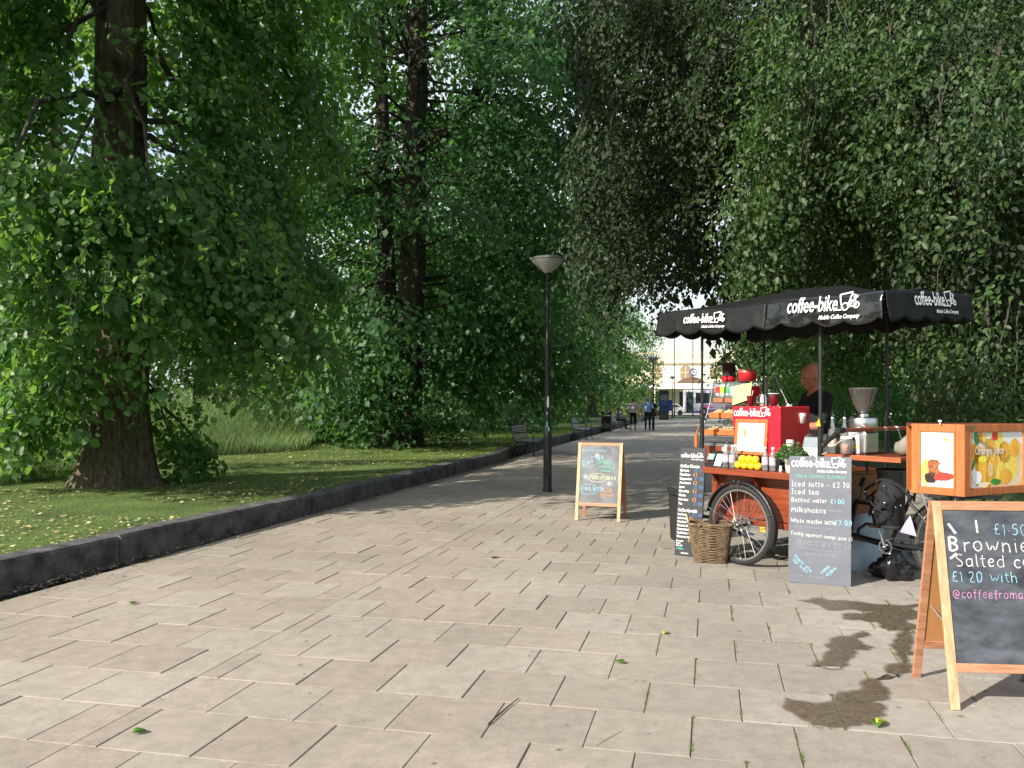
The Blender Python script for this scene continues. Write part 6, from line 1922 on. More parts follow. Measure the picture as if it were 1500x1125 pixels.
# ================================================================== STREET FURNITURE
M_lampbowl = mat('frosted_lamp_bowl', (.55, .56, .55), rough=.35, trans=.25, var=.1)
lp = thing('street_lamp', 'nearest black lamp post with a conical bowl head and sticker remains', 'lamp post', (.60, 14.42, 0), 0, 'lamp posts along the path')
MB().lathe([(.085, 0), (.085, .03), (.072, .05), (.070, 1.06), (.066, 1.10), (.046, 1.14), (.044, 2.5), (.040, 2.52), (.030, 2.56), (.028, 3.66), (.035, 3.70)], 18).build('pole', M_polemetal, lp, local=True)
MB().box(-.03, .03, -.0735, -.068, .25, .62).build('access_door', M_polemetal, lp, local=True, bev=.002)
hd = MB().lathe([(.045, 3.69), (.085, 3.72), (.16, 3.79), (.245, 3.87), (.272, 3.905)], 30).build('bowl', M_lampbowl, lp, local=True)
MB().lathe([(.272, 3.905), (.285, 3.912), (.285, 3.925), (.25, 3.955), (.12, 3.985), (0, 3.99)], 30).build('cap', mat('grey_lamp_cap', (.12, .12, .125), rough=.5), lp, local=True)
MB().lathe([(.05, 3.67), (.055, 3.70), (.05, 3.715)], 16).build('neck', M_blackmetal, lp, local=True)
l2 = copy_tree(lp, (7.7, 46.5, 0), .4, 'second black lamp post, rising behind the walkers')
l3 = copy_tree(lp, (15.0, 79.8, 0), 1.4, 'farthest lamp post, small against the pale station front')
for (z0, z1, a0, m) in ((1.09, 1.20, -1.7, M_chalk_green), (1.42, 1.62, -1.4, M_white), (1.30, 1.36, -1.8, mat('sticker_grey', (.3, .3, .3))), (.45, .50, -1.6, M_chalk_deep), (.30, .38, -1.3, mat('sticker_grey', (.3, .3, .3))), (1.02, 1.10, -1.3, M_chalk_green)):
    r_ = .0475 if z0 > 1.13 else .0725
    w = .030 / r_
    vs = []
    for i in range(5):
        a = a0 - w / 2 + w * i / 4
        for z in (z0 + random.uniform(0, .01), z1 - random.uniform(0, .02)):
            vs.append((r_ * math.cos(a), r_ * math.sin(a), z))
    MB().add(vs, [(2 * i, 2 * i + 2, 2 * i + 3, 2 * i + 1) for i in range(4)]).build('sticker', m, lp, local=True)

M_slat = mat('sky_tinted_slat', (.24, .26, .31), rough=.35, var=.25, aniso=(1, 12, 12))  # bluish sky reflection put into the slat colour
def make_bench():
    t = thing('park_bench', 'nearest slatted park bench on the kerb side, partly behind the lamp post', 'bench', (0, 0, 0), 0, 'slatted benches along the kerb')
    Lb = 1.7     # local x: depth (front +x), y: along
    for k in range(5):
        z = .44 + k * .075; x = -.02 - .022 * k
        MB().box(x, x + .022, 0, Lb, z, z + .058).build('slat', M_slat, t, local=True, bev=.006)
    for k in range(5):
        x = .03 + k * .085
        MB().box(x, x + .068, 0, Lb, .405 - .004 * k, .425 - .004 * k).build('slat', M_slat, t, local=True, bev=.006)
    for y in (.10, Lb - .10):
        mb = MB()
        mb.tube([(-.14, y, .84), (-.03, y, .42), (.02, y, .38), (.45, y, .38)], .018, 8)
        mb.tube([(.02, y, .38), (-.08, y, .02), (-.16, y, 0)], .018, 8); mb.tube([(.43, y, .38), (.48, y, .02), (.55, y, 0)], .018, 8)
        mb.tube([(-.07, y, .62), (.15, y, .63), (.42, y, .62), (.46, y, .56), (.45, y, .40)], .013, 8)
        mb.build('leg_frame', M_blackmetal, t, local=True)
    return t
b1 = make_bench()
p = cs(-5.32, 23.2); b1.location = (p.x, p.y, 0); b1.rotation_euler = (0, 0, PATH_ROT); b1.scale = (1.1, 1.05, 1.06)
p = cs(-5.38, 34.0); copy_tree(b1, (p.x, p.y, 0), PATH_ROT, 'second slatted park bench, between the lamp post and litter bin')
p = cs(-5.38, 48.0); copy_tree(b1, (p.x, p.y, 0), PATH_ROT, 'third park bench with a person sitting on it')

M_bin = mat('bin_black', (.012, .012, .014), rough=.45)
lb = thing('litter_bin', 'square black litter bin standing at the kerb behind the second bench', 'litter bin', (4.95, 44.6, 0), PATH_ROT)
MB().box(-.25, .25, -.22, .22, .05, .80).build('body', M_bin, lb, local=True, bev=.02)
MB().box(-.27, .27, -.24, .24, .88, 1.04).build('hood', M_bin, lb, local=True, bev=.03)
for sx in (-.24, .22):
    for sy in (-.21, .19):
        MB().box(sx, sx + .02, sy, sy + .02, .8, .88).build('post', M_bin, lb, local=True)
MB().box(-.28, -.255, -.2, .2, 0, .05).box(.255, .28, -.2, .2, 0, .05).box(-.24, .24, -.2, .2, 0, .048).build('foot', M_blackmetal, lb, local=True)
mb = MB(); vs, fs, w = text_mesh('LITTER', .10, .01, 0, .9); mb.add([(x - w / 2, y, 0) for x, y in vs], fs, planar((0, -.2425, .93), (1, 0, 0), (0, 0, 1))); mb.build('lettering', M_white, lb, local=True)

# information totem and thin masts at the path end
tm = thing('information_totem', 'tall olive information stand with blue posters at the path end', 'information stand', (13.35, 75.0, 0), -.1)
MB().box(-.42, -.34, -.08, .08, 0, 2.62).box(.34, .42, -.08, .08, 0, 2.62).box(-.3395, .3395, -.08, .08, 2.5, 2.62).build('frame', mat('olive_metal', (.05, .055, .04), rough=.5), tm, local=True, bev=.01)
MB().box(-.339, .339, -.05, .05, 0, 2.499).build('panel', mat('dark_olive_panel', (.035, .045, .04), rough=.3), tm, local=True)
for z0, z1, m in ((1.15, 1.65, mat('poster_blue', (.03, .06, .22), rough=.3, var=.5, scale=8)), (.78, 1.0, mat('poster_blue', (.03, .06, .22))), (1.7, 2.2, mat('poster_steel', (.16, .17, .22), rough=.4, var=.6, scale=6)), (.1, .5, mat('poster_green', (.06, .07, .04), rough=.5))):
    MB().box(-.30, .30, -.056, -.051, z0, z1).build('poster', m, tm, local=True)
for (px, Y, zt, lab) in ((988, 86, 9.5, 'thin grey mast left of the round station sign'), (1015, 88, 9.2, 'thin grey mast right of the round station sign')):
    q = P(px, 590, Y)
    m_ = thing('mast', lab, 'mast', (q.x, q.y, 0), 0, 'thin masts in front of the station')
    MB().lathe([(.07, 0), (.05, 3), (.035, zt)], 10).build('pole', M_polemetal, m_, local=True)
    MB().tube([(0, 0, zt - .05), (.6, 0, zt + .05)], .03, 6).build('arm', M_polemetal, m_, local=True)
# second small board beside the totem
q = P(982, 606, 74)
nb_ = thing('notice_board', 'blue notice board on posts just right of the information stand', 'notice board', (14.15, 77.5, 0), 0)
MB().box(-.4, .4, -.03, .03, .75, 1.75).build('board', mat('poster_blue', (.03, .06, .22)), nb_, local=True, bev=.01)
MB().tube([(-.38, 0, 0), (-.38, 0, 1.9)], .03, 8).tube([(.38, 0, 0), (.38, 0, 1.9)], .03, 8).build('post', M_blackmetal, nb_, local=True)

# ---------------- bus, parked cars and station beyond
bus = thing('single_deck_bus', 'white and purple single deck bus passing in front of the station', 'bus', (20.2, 99, 0), -.05)
M_busw = mat('bus_white', (.62, .60, .66), rough=.3, var=.05); M_busp = mat('bus_purple', (.16, .13, .38), rough=.3, var=.2); M_buspk = mat('bus_pink', (.62, .08, .30), rough=.3)
M_win = mat('dark_window', (.02, .035, .035), rough=.08)
MB().box(0, 11, 0, 2.4, .32, 3.0).build('body', M_busw, bus, local=True, bev=.12)
MB().add([(.1, -.012, .34), (10.9, -.012, .34), (10.9, -.012, .75), (2.2, -.012, .72), (.1, -.012, .48)], [(0, 1, 2, 3, 4)]).build('skirt_panel', M_busp, bus, local=True)
MB().box(.0, .85, -.016, -.011, .4, 2.75).build('door', mat('bus_door_glass', (.03, .06, .06), rough=.1), bus, local=True)
for i in range(6):
    x = 1.1 + i * 1.62
    MB().box(x, x + 1.54, -.015, -.011, 1.45, 2.65).build('window', M_win, bus, local=True)
for i, x in enumerate((2.0, 4.4, 7.3)):
    MB().add([(x, -.018, .85), (x + 1.0, -.018, .85), (x + 1.1, -.018, 1.05), (x + .1, -.018, 1.05)], [(0, 1, 2, 3)]).add([(x + .1, -.018, 1.12), (x + .9, -.018, 1.12), (x + 1.0, -.018, 1.28), (x + .2, -.018, 1.28)], [(0, 1, 2, 3)]).build('side_graphic', M_buspk, bus, local=True)
for x in (2.0, 8.6):
    w_ = MB().tube([(x, -.02, .48), (x, .25, .48)], .48, 20).build('wheel', M_rubber, bus, local=True)
    MB().tube([(x, -.035, .48), (x, -.02, .48)], .25, 16).build('rim', M_steel, w_, local=True)
for (x, col) in ((-3.5, (.45, .45, .45)), (-9.5, (.12, .02, .02))):
    car = thing('parked_car', ('pale' if x > -5 else 'dark') + ' car left of the bus on the station road', 'car', (20.2 + x, 102, 0), 0, 'cars on the station road')
    cm = mat(f'car_paint_{abs(int(x))}', col, rough=.25)
    side = [(0, .35), (.1, .75), (.95, .88), (1.5, 1.35), (3.0, 1.38), (3.7, .95), (4.2, .85), (4.25, .4), (4.1, .28), (.15, .28)]
    MB().add([(a, 0, b) for a, b in side] + [(a, 1.7, b) for a, b in side], [tuple(range(10)), tuple(range(10, 20))[::-1]] + [((i + 1) % 10, i, i + 10, (i + 1) % 10 + 10) for i in range(10)]).build('body', cm, car, local=True, bev=.05)
    MB().add([(1.1, -.006, .9), (1.55, -.006, 1.28), (2.95, -.006, 1.3), (3.5, -.006, .95)], [(0, 3, 2, 1)]).build('window', M_win, car, local=True)
    for wx in (.8, 3.4):
        MB().tube([(wx, -.01, .32), (wx, .2, .32)], .32, 16).build('wheel', M_rubber, car, local=True)

st_ = thing('station_building', 'cream stone station front with arched windows, canopy and round sign', 'building', (14, 118, 0), -.12)
M_cream = mat('cream_stone', (.78, .72, .58), rough=.85, var=.15, scale=.6, bump=.2, bscale=3)
M_cream2 = mat('pale_stone', (.72, .62, .42), rough=.85, var=.1, scale=.8)
BW, BH = 40, 7.4
MB().box(0, BW, 0, 12, 0, BH).build('wall', M_cream, st_, local=True)
MB().box(-.3, BW + .3, -.4, -.003, BH - .5, BH + .1).box(-.2, BW + .2, -.25, -.003, 4.2, 4.5).build('cornice', M_cream2, st_, local=True)
for i in range(21):
    MB().box(i * 2 - .1 + .1, i * 2 + .25, -.2, .2, BH + .101, BH + .85).build('baluster', M_cream2, st_, local=True)
MB().box(-.1, BW + .1, -.22, .22, BH + .851, BH + 1.05).build('parapet_rail', M_cream2, st_, local=True)
for i in range(10):
    x = 1.3 + i * 3.9
    vs = [(x, -.02, 4.8), (x + 1.5, -.02, 4.8), (x + 1.5, -.02, 6.1)] + [(x + .75 + .75 * math.cos(a), -.02, 6.1 + .5 * math.sin(a)) for a in (.5, 1.0, 1.57, 2.1, 2.6)] + [(x, -.02, 6.1)]
    f = MB().add(vs, [tuple(range(len(vs)))]).build('window', mat('warm_window', (.30, .22, .14), rough=.2), st_, local=True)
    MB().box(x + .71, x + .79, -.05, -.022, 4.8, 6.55).box(x, x + 1.5, -.05, -.022, 5.6, 5.68).build('glazing_bar', M_cream2, f, local=True)
    MB().box(x + 2.4, x + 2.9, -.18, -.003, 0, 4.199).build('pilaster', M_cream2, st_, local=True)
    MB().box(x - .1, x + 2.0, -.03, -.003, .1, 3.0).build('shop_window', M_win, st_, local=True)
MB().box(-1, BW, -4.2, -.401, 3.35, 4.05).build('entrance_canopy', mat('canopy_white', (.74, .74, .70), rough=.6), st_, local=True, bev=.03)
for i in range(8):
    MB().tube([(i * 5 + .5, -4.0, 0), (i * 5 + .5, -4.0, 3.35)], .10, 10).build('canopy_column', M_cream2, st_, local=True)
MB().add([(8.2, -2.2, 4.06), (12.6, -2.2, 4.06), (11.6, -2.2, 4.75), (10.5, -2.2, 5.0), (9.3, -2.2, 4.75), (8.2, -1.4, 4.06), (12.6, -1.4, 4.06), (11.6, -1.4, 4.75), (10.5, -1.4, 5.0), (9.3, -1.4, 4.75)],
         [(0, 1, 2, 3, 4), (9, 8, 7, 6, 5), (1, 6, 7, 2), (2, 7, 8, 3), (3, 8, 9, 4), (4, 9, 5, 0)]).build('arched_pediment', mat('brown_roof', (.14, .08, .05), rough=.8), st_, local=True)
rs = MB().tube([(10.6, -2.6, 5.55), (10.6, -2.3, 5.55)], .56, 26).build('round_sign', mat('sign_slate', (.12, .13, .19), rough=.4), st_, local=True)
MB().tube([(10.72, -2.63, 5.58), (10.72, -2.601, 5.58)], .30, 22).build('sign_disc', M_white, rs, local=True)
MB().tube([(10.72, -2.65, 5.58), (10.72, -2.631, 5.58)], .15, 16).build('sign_dot', mat('sign_slate', (.12, .13, .19)), rs, local=True)

# ================================================================== PEOPLE
def capsule(mb, p0, r0, p1, r1, n=12):
    p0 = Vector(p0); p1 = Vector(p1)
    mb.tube([p0, p1], [r0, r1], n); mb.ball(p0, r0 * .999, n); mb.ball(p1, r1 * .999, n)
def chain(mb, pts):
    for (p, r0), (q, r1) in zip(pts, pts[1:]):
        capsule(mb, p, r0, q, r1)
def finish_body(mb, name, mats, pick, parent, vox=.012, smooth=4):
    me = mb.mesh('t'); o = bpy.data.objects.new('t', me); C.objects.link(o)
    r_ = o.modifiers.new('r', 'REMESH'); r_.mode = 'VOXEL'; r_.voxel_size = vox; r_.use_smooth_shade = True
    s_ = o.modifiers.new('s', 'SMOOTH'); s_.iterations = smooth; s_.factor = .5
    dg = bpy.context.evaluated_depsgraph_get(); m2 = bpy.data.meshes.new_from_object(o.evaluated_get(dg))
    bpy.data.objects.remove(o); m2.name = name; m2.materials.clear()
    for m in mats: m2.materials.append(m)
    idx = [pick(p.center) for p in m2.polygons]
    m2.polygons.foreach_set('material_index', idx); m2.polygons.foreach_set('use_smooth', [True] * len(idx)); m2.update()
    b = bpy.data.objects.new(name, m2); C.objects.link(b); b.parent = parent
    return b
def hand(mb, w, d, side, r=.012):
    """palm and five fingers from wrist w along direction d, slightly curled"""
    w = Vector(w); d = Vector(d).normalized(); a = d.cross(Vector((0, 0, 1)) if abs(d.z) < .9 else Vector((0, 1, 0))).normalized() * side; c = d.cross(a)
    capsule(mb, w, .024, w + d * .07, .030)
    for k, (o, l) in enumerate(((-.030, .060), (-.010, .075), (.010, .070), (.028, .055))):
        b = w + d * .085 + a * o
        chain(mb, [(b, r), (b + d * l * .55 + c * .006, r * .9), (b + d * l + c * .022, r * .75)])
    b = w + d * .03 - a * .028
    chain(mb, [(b, r * 1.1), (b + d * .035 - a * .03, r), (b + d * .06 - a * .035 + c * .015, r * .8)])
def head(mb, c, rot=0, k=1.0, tilt=0.0):
    M = Matrix.Translation(c) @ Matrix.Rotation(rot, 4, 'Z') @ Matrix.Rotation(tilt, 4, 'X') @ Matrix.Scale(k, 4)
    mb.ball((0, -.012, .03), (.077, .098, .095), 20, M); mb.ball((0, .022, -.035), (.060, .070, .075), 18, M)
    mb.ball((0, .055, -.083), (.030, .028, .022), 12, M); mb.add(*cone_pts((0, .084, .004), (0, .104, -.030), .010, .014), M=M)
    mb.ball((0, .078, .022), (.050, .016, .012), 12, M); mb.ball((0, .084, -.062), (.026, .012, .007), 10, M); mb.ball((0, .082, -.073), (.022, .012, .007), 10, M)
    for s_ in (-1, 1):
        mb.ball((s_ * .078, -.006, -.01), (.012, .022, .034), 12, M); mb.ball((s_ * .046, .060, -.022), (.020, .022, .022), 10, M)
    return M
def cone_pts(p, q, r0, r1):
    m = MB(); m.tube([p, q], [r0, r1], 8); m.ball(q, r1, 8)
    return m.v, m.f

# the vendor
vd = thing('person', 'bald man in a black T-shirt standing behind the coffee machine, looking down', 'person', (3.15, 8.80, 0), R(98))
mb = MB(); k = 1.09
def V3(x, y, z): return (x * k, y * k, z * k)
chain(mb, [(V3(.10, 0, .92), .095 * k), (V3(.11, .02, .50), .062 * k), (V3(.11, -.02, .09), .045 * k)])
chain(mb, [(V3(-.10, 0, .92), .095 * k), (V3(-.11, .0, .50), .062 * k), (V3(-.11, -.03, .09), .045 * k)])
for s_ in (-1, 1):
    capsule(mb, V3(s_ * .11, -.03, .045), .045, V3(s_ * .12, .17, .035), .036)
mb.ball(V3(0, 0, 1.0), (.175 * k, .125 * k, .15 * k), 20); mb.ball(V3(0, 0.01, 1.18), (.165 * k, .125 * k, .2 * k), 20); mb.ball(V3(0, 0.01, 1.34), (.18 * k, .12 * k, .16 * k), 20)
chain(mb, [(V3(-.19, .01, 1.42), .062 * k), (V3(0, 0, 1.46), .07 * k), (V3(.19, .01, 1.42), .062 * k)])
chain(mb, [(V3(0, 0, 1.44), .062 * k), (V3(0, .03, 1.55), .056 * k)])
for s_, w_ in ((-1, V3(-.14, .42, 1.14)), (1, V3(.20, .36, 1.08))):
    chain(mb, [(V3(s_ * .20, .01, 1.41), .058 * k), (V3(s_ * .25, .10, 1.16), .043 * k), (w_, .028 * k)])
    hand(mb, w_, (.0, 1, -.25), s_)
hM = head(mb, Vector(V3(0, .055, 1.615)), 0, k * 1.06, -.30)
M_tee = mat('black_cotton', (.010, .010, .011), rough=.9, bump=.2, bscale=30); M_jean = mat('dark_jeans', (.02, .024, .035), rough=.9)
def pick(c):
    z = c.z / k; x, y = c.x / k, c.y / k
    if z < .08: return 3
    if z < .96 and y < .3: return 2
    if z > 1.485 + .02 - max(0, .10 - abs(x)) * (.75 if y > 0 else .1): return 0
    if abs(x) > .15 and y > .12 and z < 1.3: return 0
    if y > .22: return 0
    return 1
finish_body(mb, 'body', [M_skin, M_tee, M_jean, M_blackplastic], pick, vd, .0085, 2)
for s_ in (-1, 1):
    MB().ball((s_ * .031, .079, -.004), (.011, .007, .008), 10, hM).build('eye', mat('eye', (.35, .33, .30), rough=.2), vd, local=True)
    MB().ball((s_ * .031, .0865, -.004), (.0045, .002, .0045), 8, hM).build('eye', M_blackplastic, vd, local=True)
    MB().box(s_ * .031 - .016, s_ * .031 + .016, .085, .092, .014, .019, hM).build('eyebrow', mat('eyebrow_hair', (.14, .09, .06), rough=.9), vd, local=True)

def walker(label, x, y, rz, H, shirt, legs, skin_low, hairm, stride=.16, arms=(0, 0), wide=1.0, name='person'):
    t = thing(name, label, 'person', (x, y, 0), rz)
    k = H / 1.75; mb = MB()
    A = lambda x, y, z: (x * k, y * k, z * k)
    chain(mb, [(A(.09, 0, .92), .10 * k), (A(.10, stride, .50), .066 * k), (A(.10, stride * .8, .09), .045 * k)]); capsule(mb, A(.10, stride * .8, .045), .042, A(.11, stride + .18, .035), .034)
    chain(mb, [(A(-.09, 0, .92), .10 * k), (A(-.10, -stride * .3, .50), .066 * k), (A(-.10, -stride - .08, .12), .045 * k)]); capsule(mb, A(-.10, -stride - .10, .085), .040, A(-.11, -stride + .06, .035), .034)
    mb.ball(A(0, 0, 1.0), (.18 * k * wide, .14 * k, .15 * k), 16); mb.ball(A(0, 0, 1.2), (.175 * k * wide, .13 * k, .22 * k), 16); mb.ball(A(0, 0, 1.33), (.19 * k * wide, .125 * k, .17 * k), 16)
    chain(mb, [(A(-.18 * wide, 0, 1.41), .068 * k), (A(0, 0, 1.45), .07 * k), (A(.18 * wide, 0, 1.41), .068 * k)])
    chain(mb, [(A(0, 0, 1.45), .058 * k), (A(0, .02, 1.55), .052 * k)])
    for s_, sw in ((-1, arms[0]), (1, arms[1])):
        w_ = Vector(A(s_ * (.27 * wide), .04 + sw * .7, .90))
        chain(mb, [(A(s_ * .205 * wide, 0, 1.40), .058 * k), (A(s_ * .26 * wide, -.02 + sw * .3, 1.14), .044 * k), (w_, .030 * k)])
        hand(mb, w_, (0, .1, -1), s_)
    M = head(mb, Vector(A(0, .02, 1.635)), 0, k)
    def pick(c):
        x, y, z = c.x / k, c.y / k, c.z / k
        if z < .085: return 3
        if z < skin_low: return 0
        if z > 1.50: return 0
        if abs(x) > .2 * wide + .01 and z < 1.16: return 0
        return 2 if z < .98 else 1
    finish_body(mb, 'body', [M_skin, shirt, legs, M_blackplastic], pick, t, .014, 2)
    MB().ball((0, -.022, .042), (.084, .100, .094), 16, M).build('hair', hairm, t, local=True)
    return t
M_pinkshirt = mat('pink_patterned_shirt', (.34, .27, .31), rough=.9, var=.35, scale=22, col2=(.60, .54, .58))
M_blueshirt = mat('blue_shirt', (.10, .20, .48), rough=.9, var=.35, scale=5, col2=(.32, .42, .58))
w1 = walker('person walking away in a pink patterned shirt and dark cropped trousers', 6.48, 45.7, -.22, 1.74, M_pinkshirt, M_cloth_black, .34, M_hair_dark, .17, (.15, -.2), 1.12)
w2 = walker('grey haired man walking away in a bright blue shirt', 7.28, 45.8, -.22, 1.80, M_blueshirt, mat('navy_trousers', (.012, .015, .028), rough=.9), .0, M_hair_grey, .10, (-.1, .1), 1.12)
w3 = walker('third walker in dark coat and grey trousers, half hidden behind the blue-shirted man', 7.66, 46.8, -.22, 1.72, M_cloth_black, mat('grey_trousers', (.06, .06, .07), rough=.9), .0, M_hair_grey, .08, (.1, .0))
cb = thing('carrier_bag', 'pale carrier bag beside the person in the pink shirt', 'bag', (6.80, 45.6, .42), -.2)
MB().hexa([(-.09, -.04, 0), (.09, -.04, 0), (.09, .04, 0), (-.09, .04, 0)], [(-.12, -.03, .30), (.12, -.03, .30), (.12, .03, .30), (-.12, .03, .30)]).build('bag_body', mat('pale_plastic', (.35, .34, .32), rough=.4), cb, local=True, bev=.01)
MB().tube([(-.06, 0, .30), (0, 0, .44), (.06, 0, .30)], .006, 5).build('handle', M_white, cb, local=True)
db_ = thing('shoulder_bag', 'black bag hanging at the right side of the man in blue', 'bag', (7.60, 45.72, .78), -.2)
MB().hexa([(-.10, -.06, 0), (.14, -.06, 0), (.14, .06, 0), (-.10, .06, 0)], [(-.06, -.04, .42), (.07, -.04, .42), (.07, .04, .42), (-.06, .04, .42)]).build('bag_body', M_cloth_black, db_, local=True, bev=.03)
MB().tube([(-.04, 0, .42), (-.14, -.02, .62), (.05, 0, .42)], .010, 5).build('strap', M_cloth_black, db_, local=True)
# seated person on the third bench
p = cs(-5.13, 48.9)
sp = thing('person', 'person in a grey blue top sitting on the third bench', 'person', (p.x, p.y, 0), PATH_ROT - R(90))
mb = MB(); kk = .93
A = lambda x, y, z: (x * kk, y * kk, z * kk)
for s_ in (-1, 1):
    chain(mb, [(A(s_ * .09, 0, .52), .085), (A(s_ * .11, .42, .54), .060), (A(s_ * .11, .46, .10), .042)]); capsule(mb, A(s_ * .11, .46, .05), .040, A(s_ * .12, .64, .04), .032)
    w_ = Vector(A(s_ * .12, .30, .64)); chain(mb, [(A(s_ * .19, .0, .98), .052), (A(s_ * .23, .06, .74), .040), (w_, .028)]); hand(mb, w_, (0, 1, -.1), s_)
mb.ball(A(0, 0, .60), (.17, .14, .14), 14); mb.ball(A(0, -.01, .80), (.15, .115, .2), 14); mb.ball(A(0, 0, .93), (.165, .11, .13), 14)
chain(mb, [(A(-.17, 0, .99), .055), (A(0, 0, 1.02), .06), (A(.17, 0, .99), .055)]); chain(mb, [(A(0, 0, 1.02), .05), (A(0, .03, 1.12), .045)])
M = head(mb, Vector(A(0, .04, 1.20)), 0, .95)
finish_body(mb, 'body', [M_skin, mat('grey_blue_top', (.10, .13, .20), rough=.9), mat('dark_jeans', (.02, .024, .035)), M_blackplastic],
            lambda c: 3 if c.z < .08 else (0 if c.z / kk > 1.07 else (2 if (c.z / kk < .62 or c.y > .34) else 1)), sp, .014, 2)
MB().ball((0, -.022, .042), (.084, .100, .094), 16, M).build('hair', M_hair_dark, sp, local=True)

# ================================================================== SMALL THINGS ON THE GROUND
# water marks
M_stain = mat('damp_stain', (.085, .062, .036), rough=.32, var=.35, scale=26, col2=(.165, .128, .080), bump=.3, bscale=90)
_nt = M_stain.node_tree; _out = _nt.nodes['Material Output']; _tr = _nt.nodes.new('ShaderNodeBsdfTransparent'); _mx = _nt.nodes.new('ShaderNodeMixShader'); _nz = _nt.nodes.new('ShaderNodeTexNoise'); _nz.inputs['Scale'].default_value = 34; _nz.inputs['Detail'].default_value = 6
_mr = _nt.nodes.new('ShaderNodeMapRange'); _mr.inputs['From Min'].default_value = .36; _mr.inputs['From Max'].default_value = .55; _mr.inputs['To Min'].default_value = .45; _mr.inputs['To Max'].default_value = .92
_at = _nt.nodes.new('ShaderNodeAttribute'); _at.attribute_name = 'damp'; _ml = _nt.nodes.new('ShaderNodeMath'); _ml.operation = 'MULTIPLY'
_nt.links.new(_nz.outputs[0], _mr.inputs[0]); _nt.links.new(_mr.outputs[0], _ml.inputs[0]); _nt.links.new(_at.outputs['Fac'], _ml.inputs[1]); _nt.links.new(_ml.outputs[0], _mx.inputs[0]); _nt.links.new(_tr.outputs[0], _mx.inputs[1]); _nt.links.new(_nt.nodes['Principled BSDF'].outputs[0], _mx.inputs[2]); _nt.links.new(_mx.outputs[0], _out.inputs['Surface'])
def stain(name, label, pts, seed, group='damp stains on the slabs'):
    W = [G(x, y, .0) for x, y in pts]
    def rough(pts, amp, it):
        rr = random.Random(seed)
        for _ in range(it):
            out = []
            for a, b in zip(pts, pts[1:] + pts[:1]):
                d = b - a; n = Vector((-d.y, d.x, 0))
                out += [a, a.lerp(b, .5) + n * rr.uniform(-amp, amp)]
            pts = out
        return pts
    W = rough(W, .20, 3)
    import mathutils.geometry as mg
    area = sum(p.x * q.y - q.x * p.y for p, q in zip(W, W[1:] + W[:1]))
    n = len(W); sg = 1 if area > 0 else -1
    inn = []
    for i in range(n):                                                # damp edge: fades over two or three centimetres
        d = W[(i + 2) % n] - W[i - 2]; d.normalize()
        inn.append(W[i] + Vector((-d.y, d.x, 0)) * .022 * sg)
    out = [w - (q - w) * .5 for w, q in zip(W, inn)]
    z = .0040 + seed * .0003
    tri = mg.tessellate_polygon([inn])
    vs = [(p.x, p.y, z) for p in inn] + [(p.x, p.y, z) for p in out]
    fs = [tuple(t) for t in tri] + [(i, (i + 1) % n, (i + 1) % n + n, i + n) for i in range(n)]
    o = MB().add(vs, fs).build(name, M_stain, None)
    at = o.data.attributes.new('damp', 'FLOAT', 'POINT')
    at.data.foreach_set('value', [1.0] * n + [0.0] * n)
    return tag(o, label, 'stain', group)
stain('damp_stain', 'largest dark damp patch filling one slab left of the big A-board', [(1150, 1022), (1212, 1028), (1290, 1030), (1300, 1048), (1282, 1062), (1225, 1067), (1190, 1064), (1160, 1045)], 1)
stain('damp_stain', 'brown damp patch joined above the largest one', [(1220, 1026), (1262, 1008), (1272, 995), (1304, 990), (1302, 1012), (1286, 1028)], 2)
stain('damp_stain', 'damp trickle running down beside the back leg of the big A-board', [(1298, 986), (1312, 955), (1310, 930), (1325, 918), (1336, 930), (1334, 945), (1348, 958), (1330, 970), (1338, 984), (1318, 994)], 3)
stain('damp_stain', 'wide damp streak nearest the grey menu board', [(1166, 880), (1195, 876), (1240, 880), (1300, 886), (1350, 884), (1356, 904), (1330, 912), (1345, 922), (1300, 925), (1285, 912), (1236, 908), (1232, 900), (1280, 896), (1210, 894)], 4)
stain('damp_stain', 'thin damp trickle left of the long one with jagged edges', [(1186, 976), (1206, 966), (1214, 952), (1206, 944), (1248, 932), (1262, 925), (1276, 930), (1264, 942), (1282, 950), (1250, 953), (1246, 966), (1215, 982)], 5)
stain('damp_stain', 'damp patch under the big A-board at the picture edge', [(1462, 965), (1520, 962), (1560, 985), (1530, 1004), (1490, 998)], 6)

# moss and tufts in the joints, right of the path
mo = []
cand = [c for c in cells if cell_seen(c) and cs(c[0], c[2]).y < 11]
for cl in cand:
    for _ in range(3):
        p0 = cs(cl[0], cl[2]); wgt = min(1, max(0, (p0.x + .1) / 1.6))
        if random.random() > wgt * .85: continue
        vert = random.random() < .75
        n_ = random.randrange(30, 120); t0 = random.random() * .7; t1 = t0 + random.uniform(.15, .9)
        for _ in range(n_):
            t = min(1, random.uniform(t0, t1))
            c, s = (cl[0], cl[2] + t * SL_S) if vert else (cl[0] + t * SL_C, cl[2])
            mo.append((c + random.gauss(0, .0035), s + random.gauss(0, .0035)))
mo = np.array(mo)
M_moss = leaf_mat('joint_moss', [(.05, .09, .015), (.10, .15, .03), (.16, .20, .05)], trans=.2, rough=.8)
blades('moss', mo[:, 0], mo[:, 1], np.full(len(mo), -.009), rng.uniform(.009, .017, len(mo)), .005, .7, M_moss)

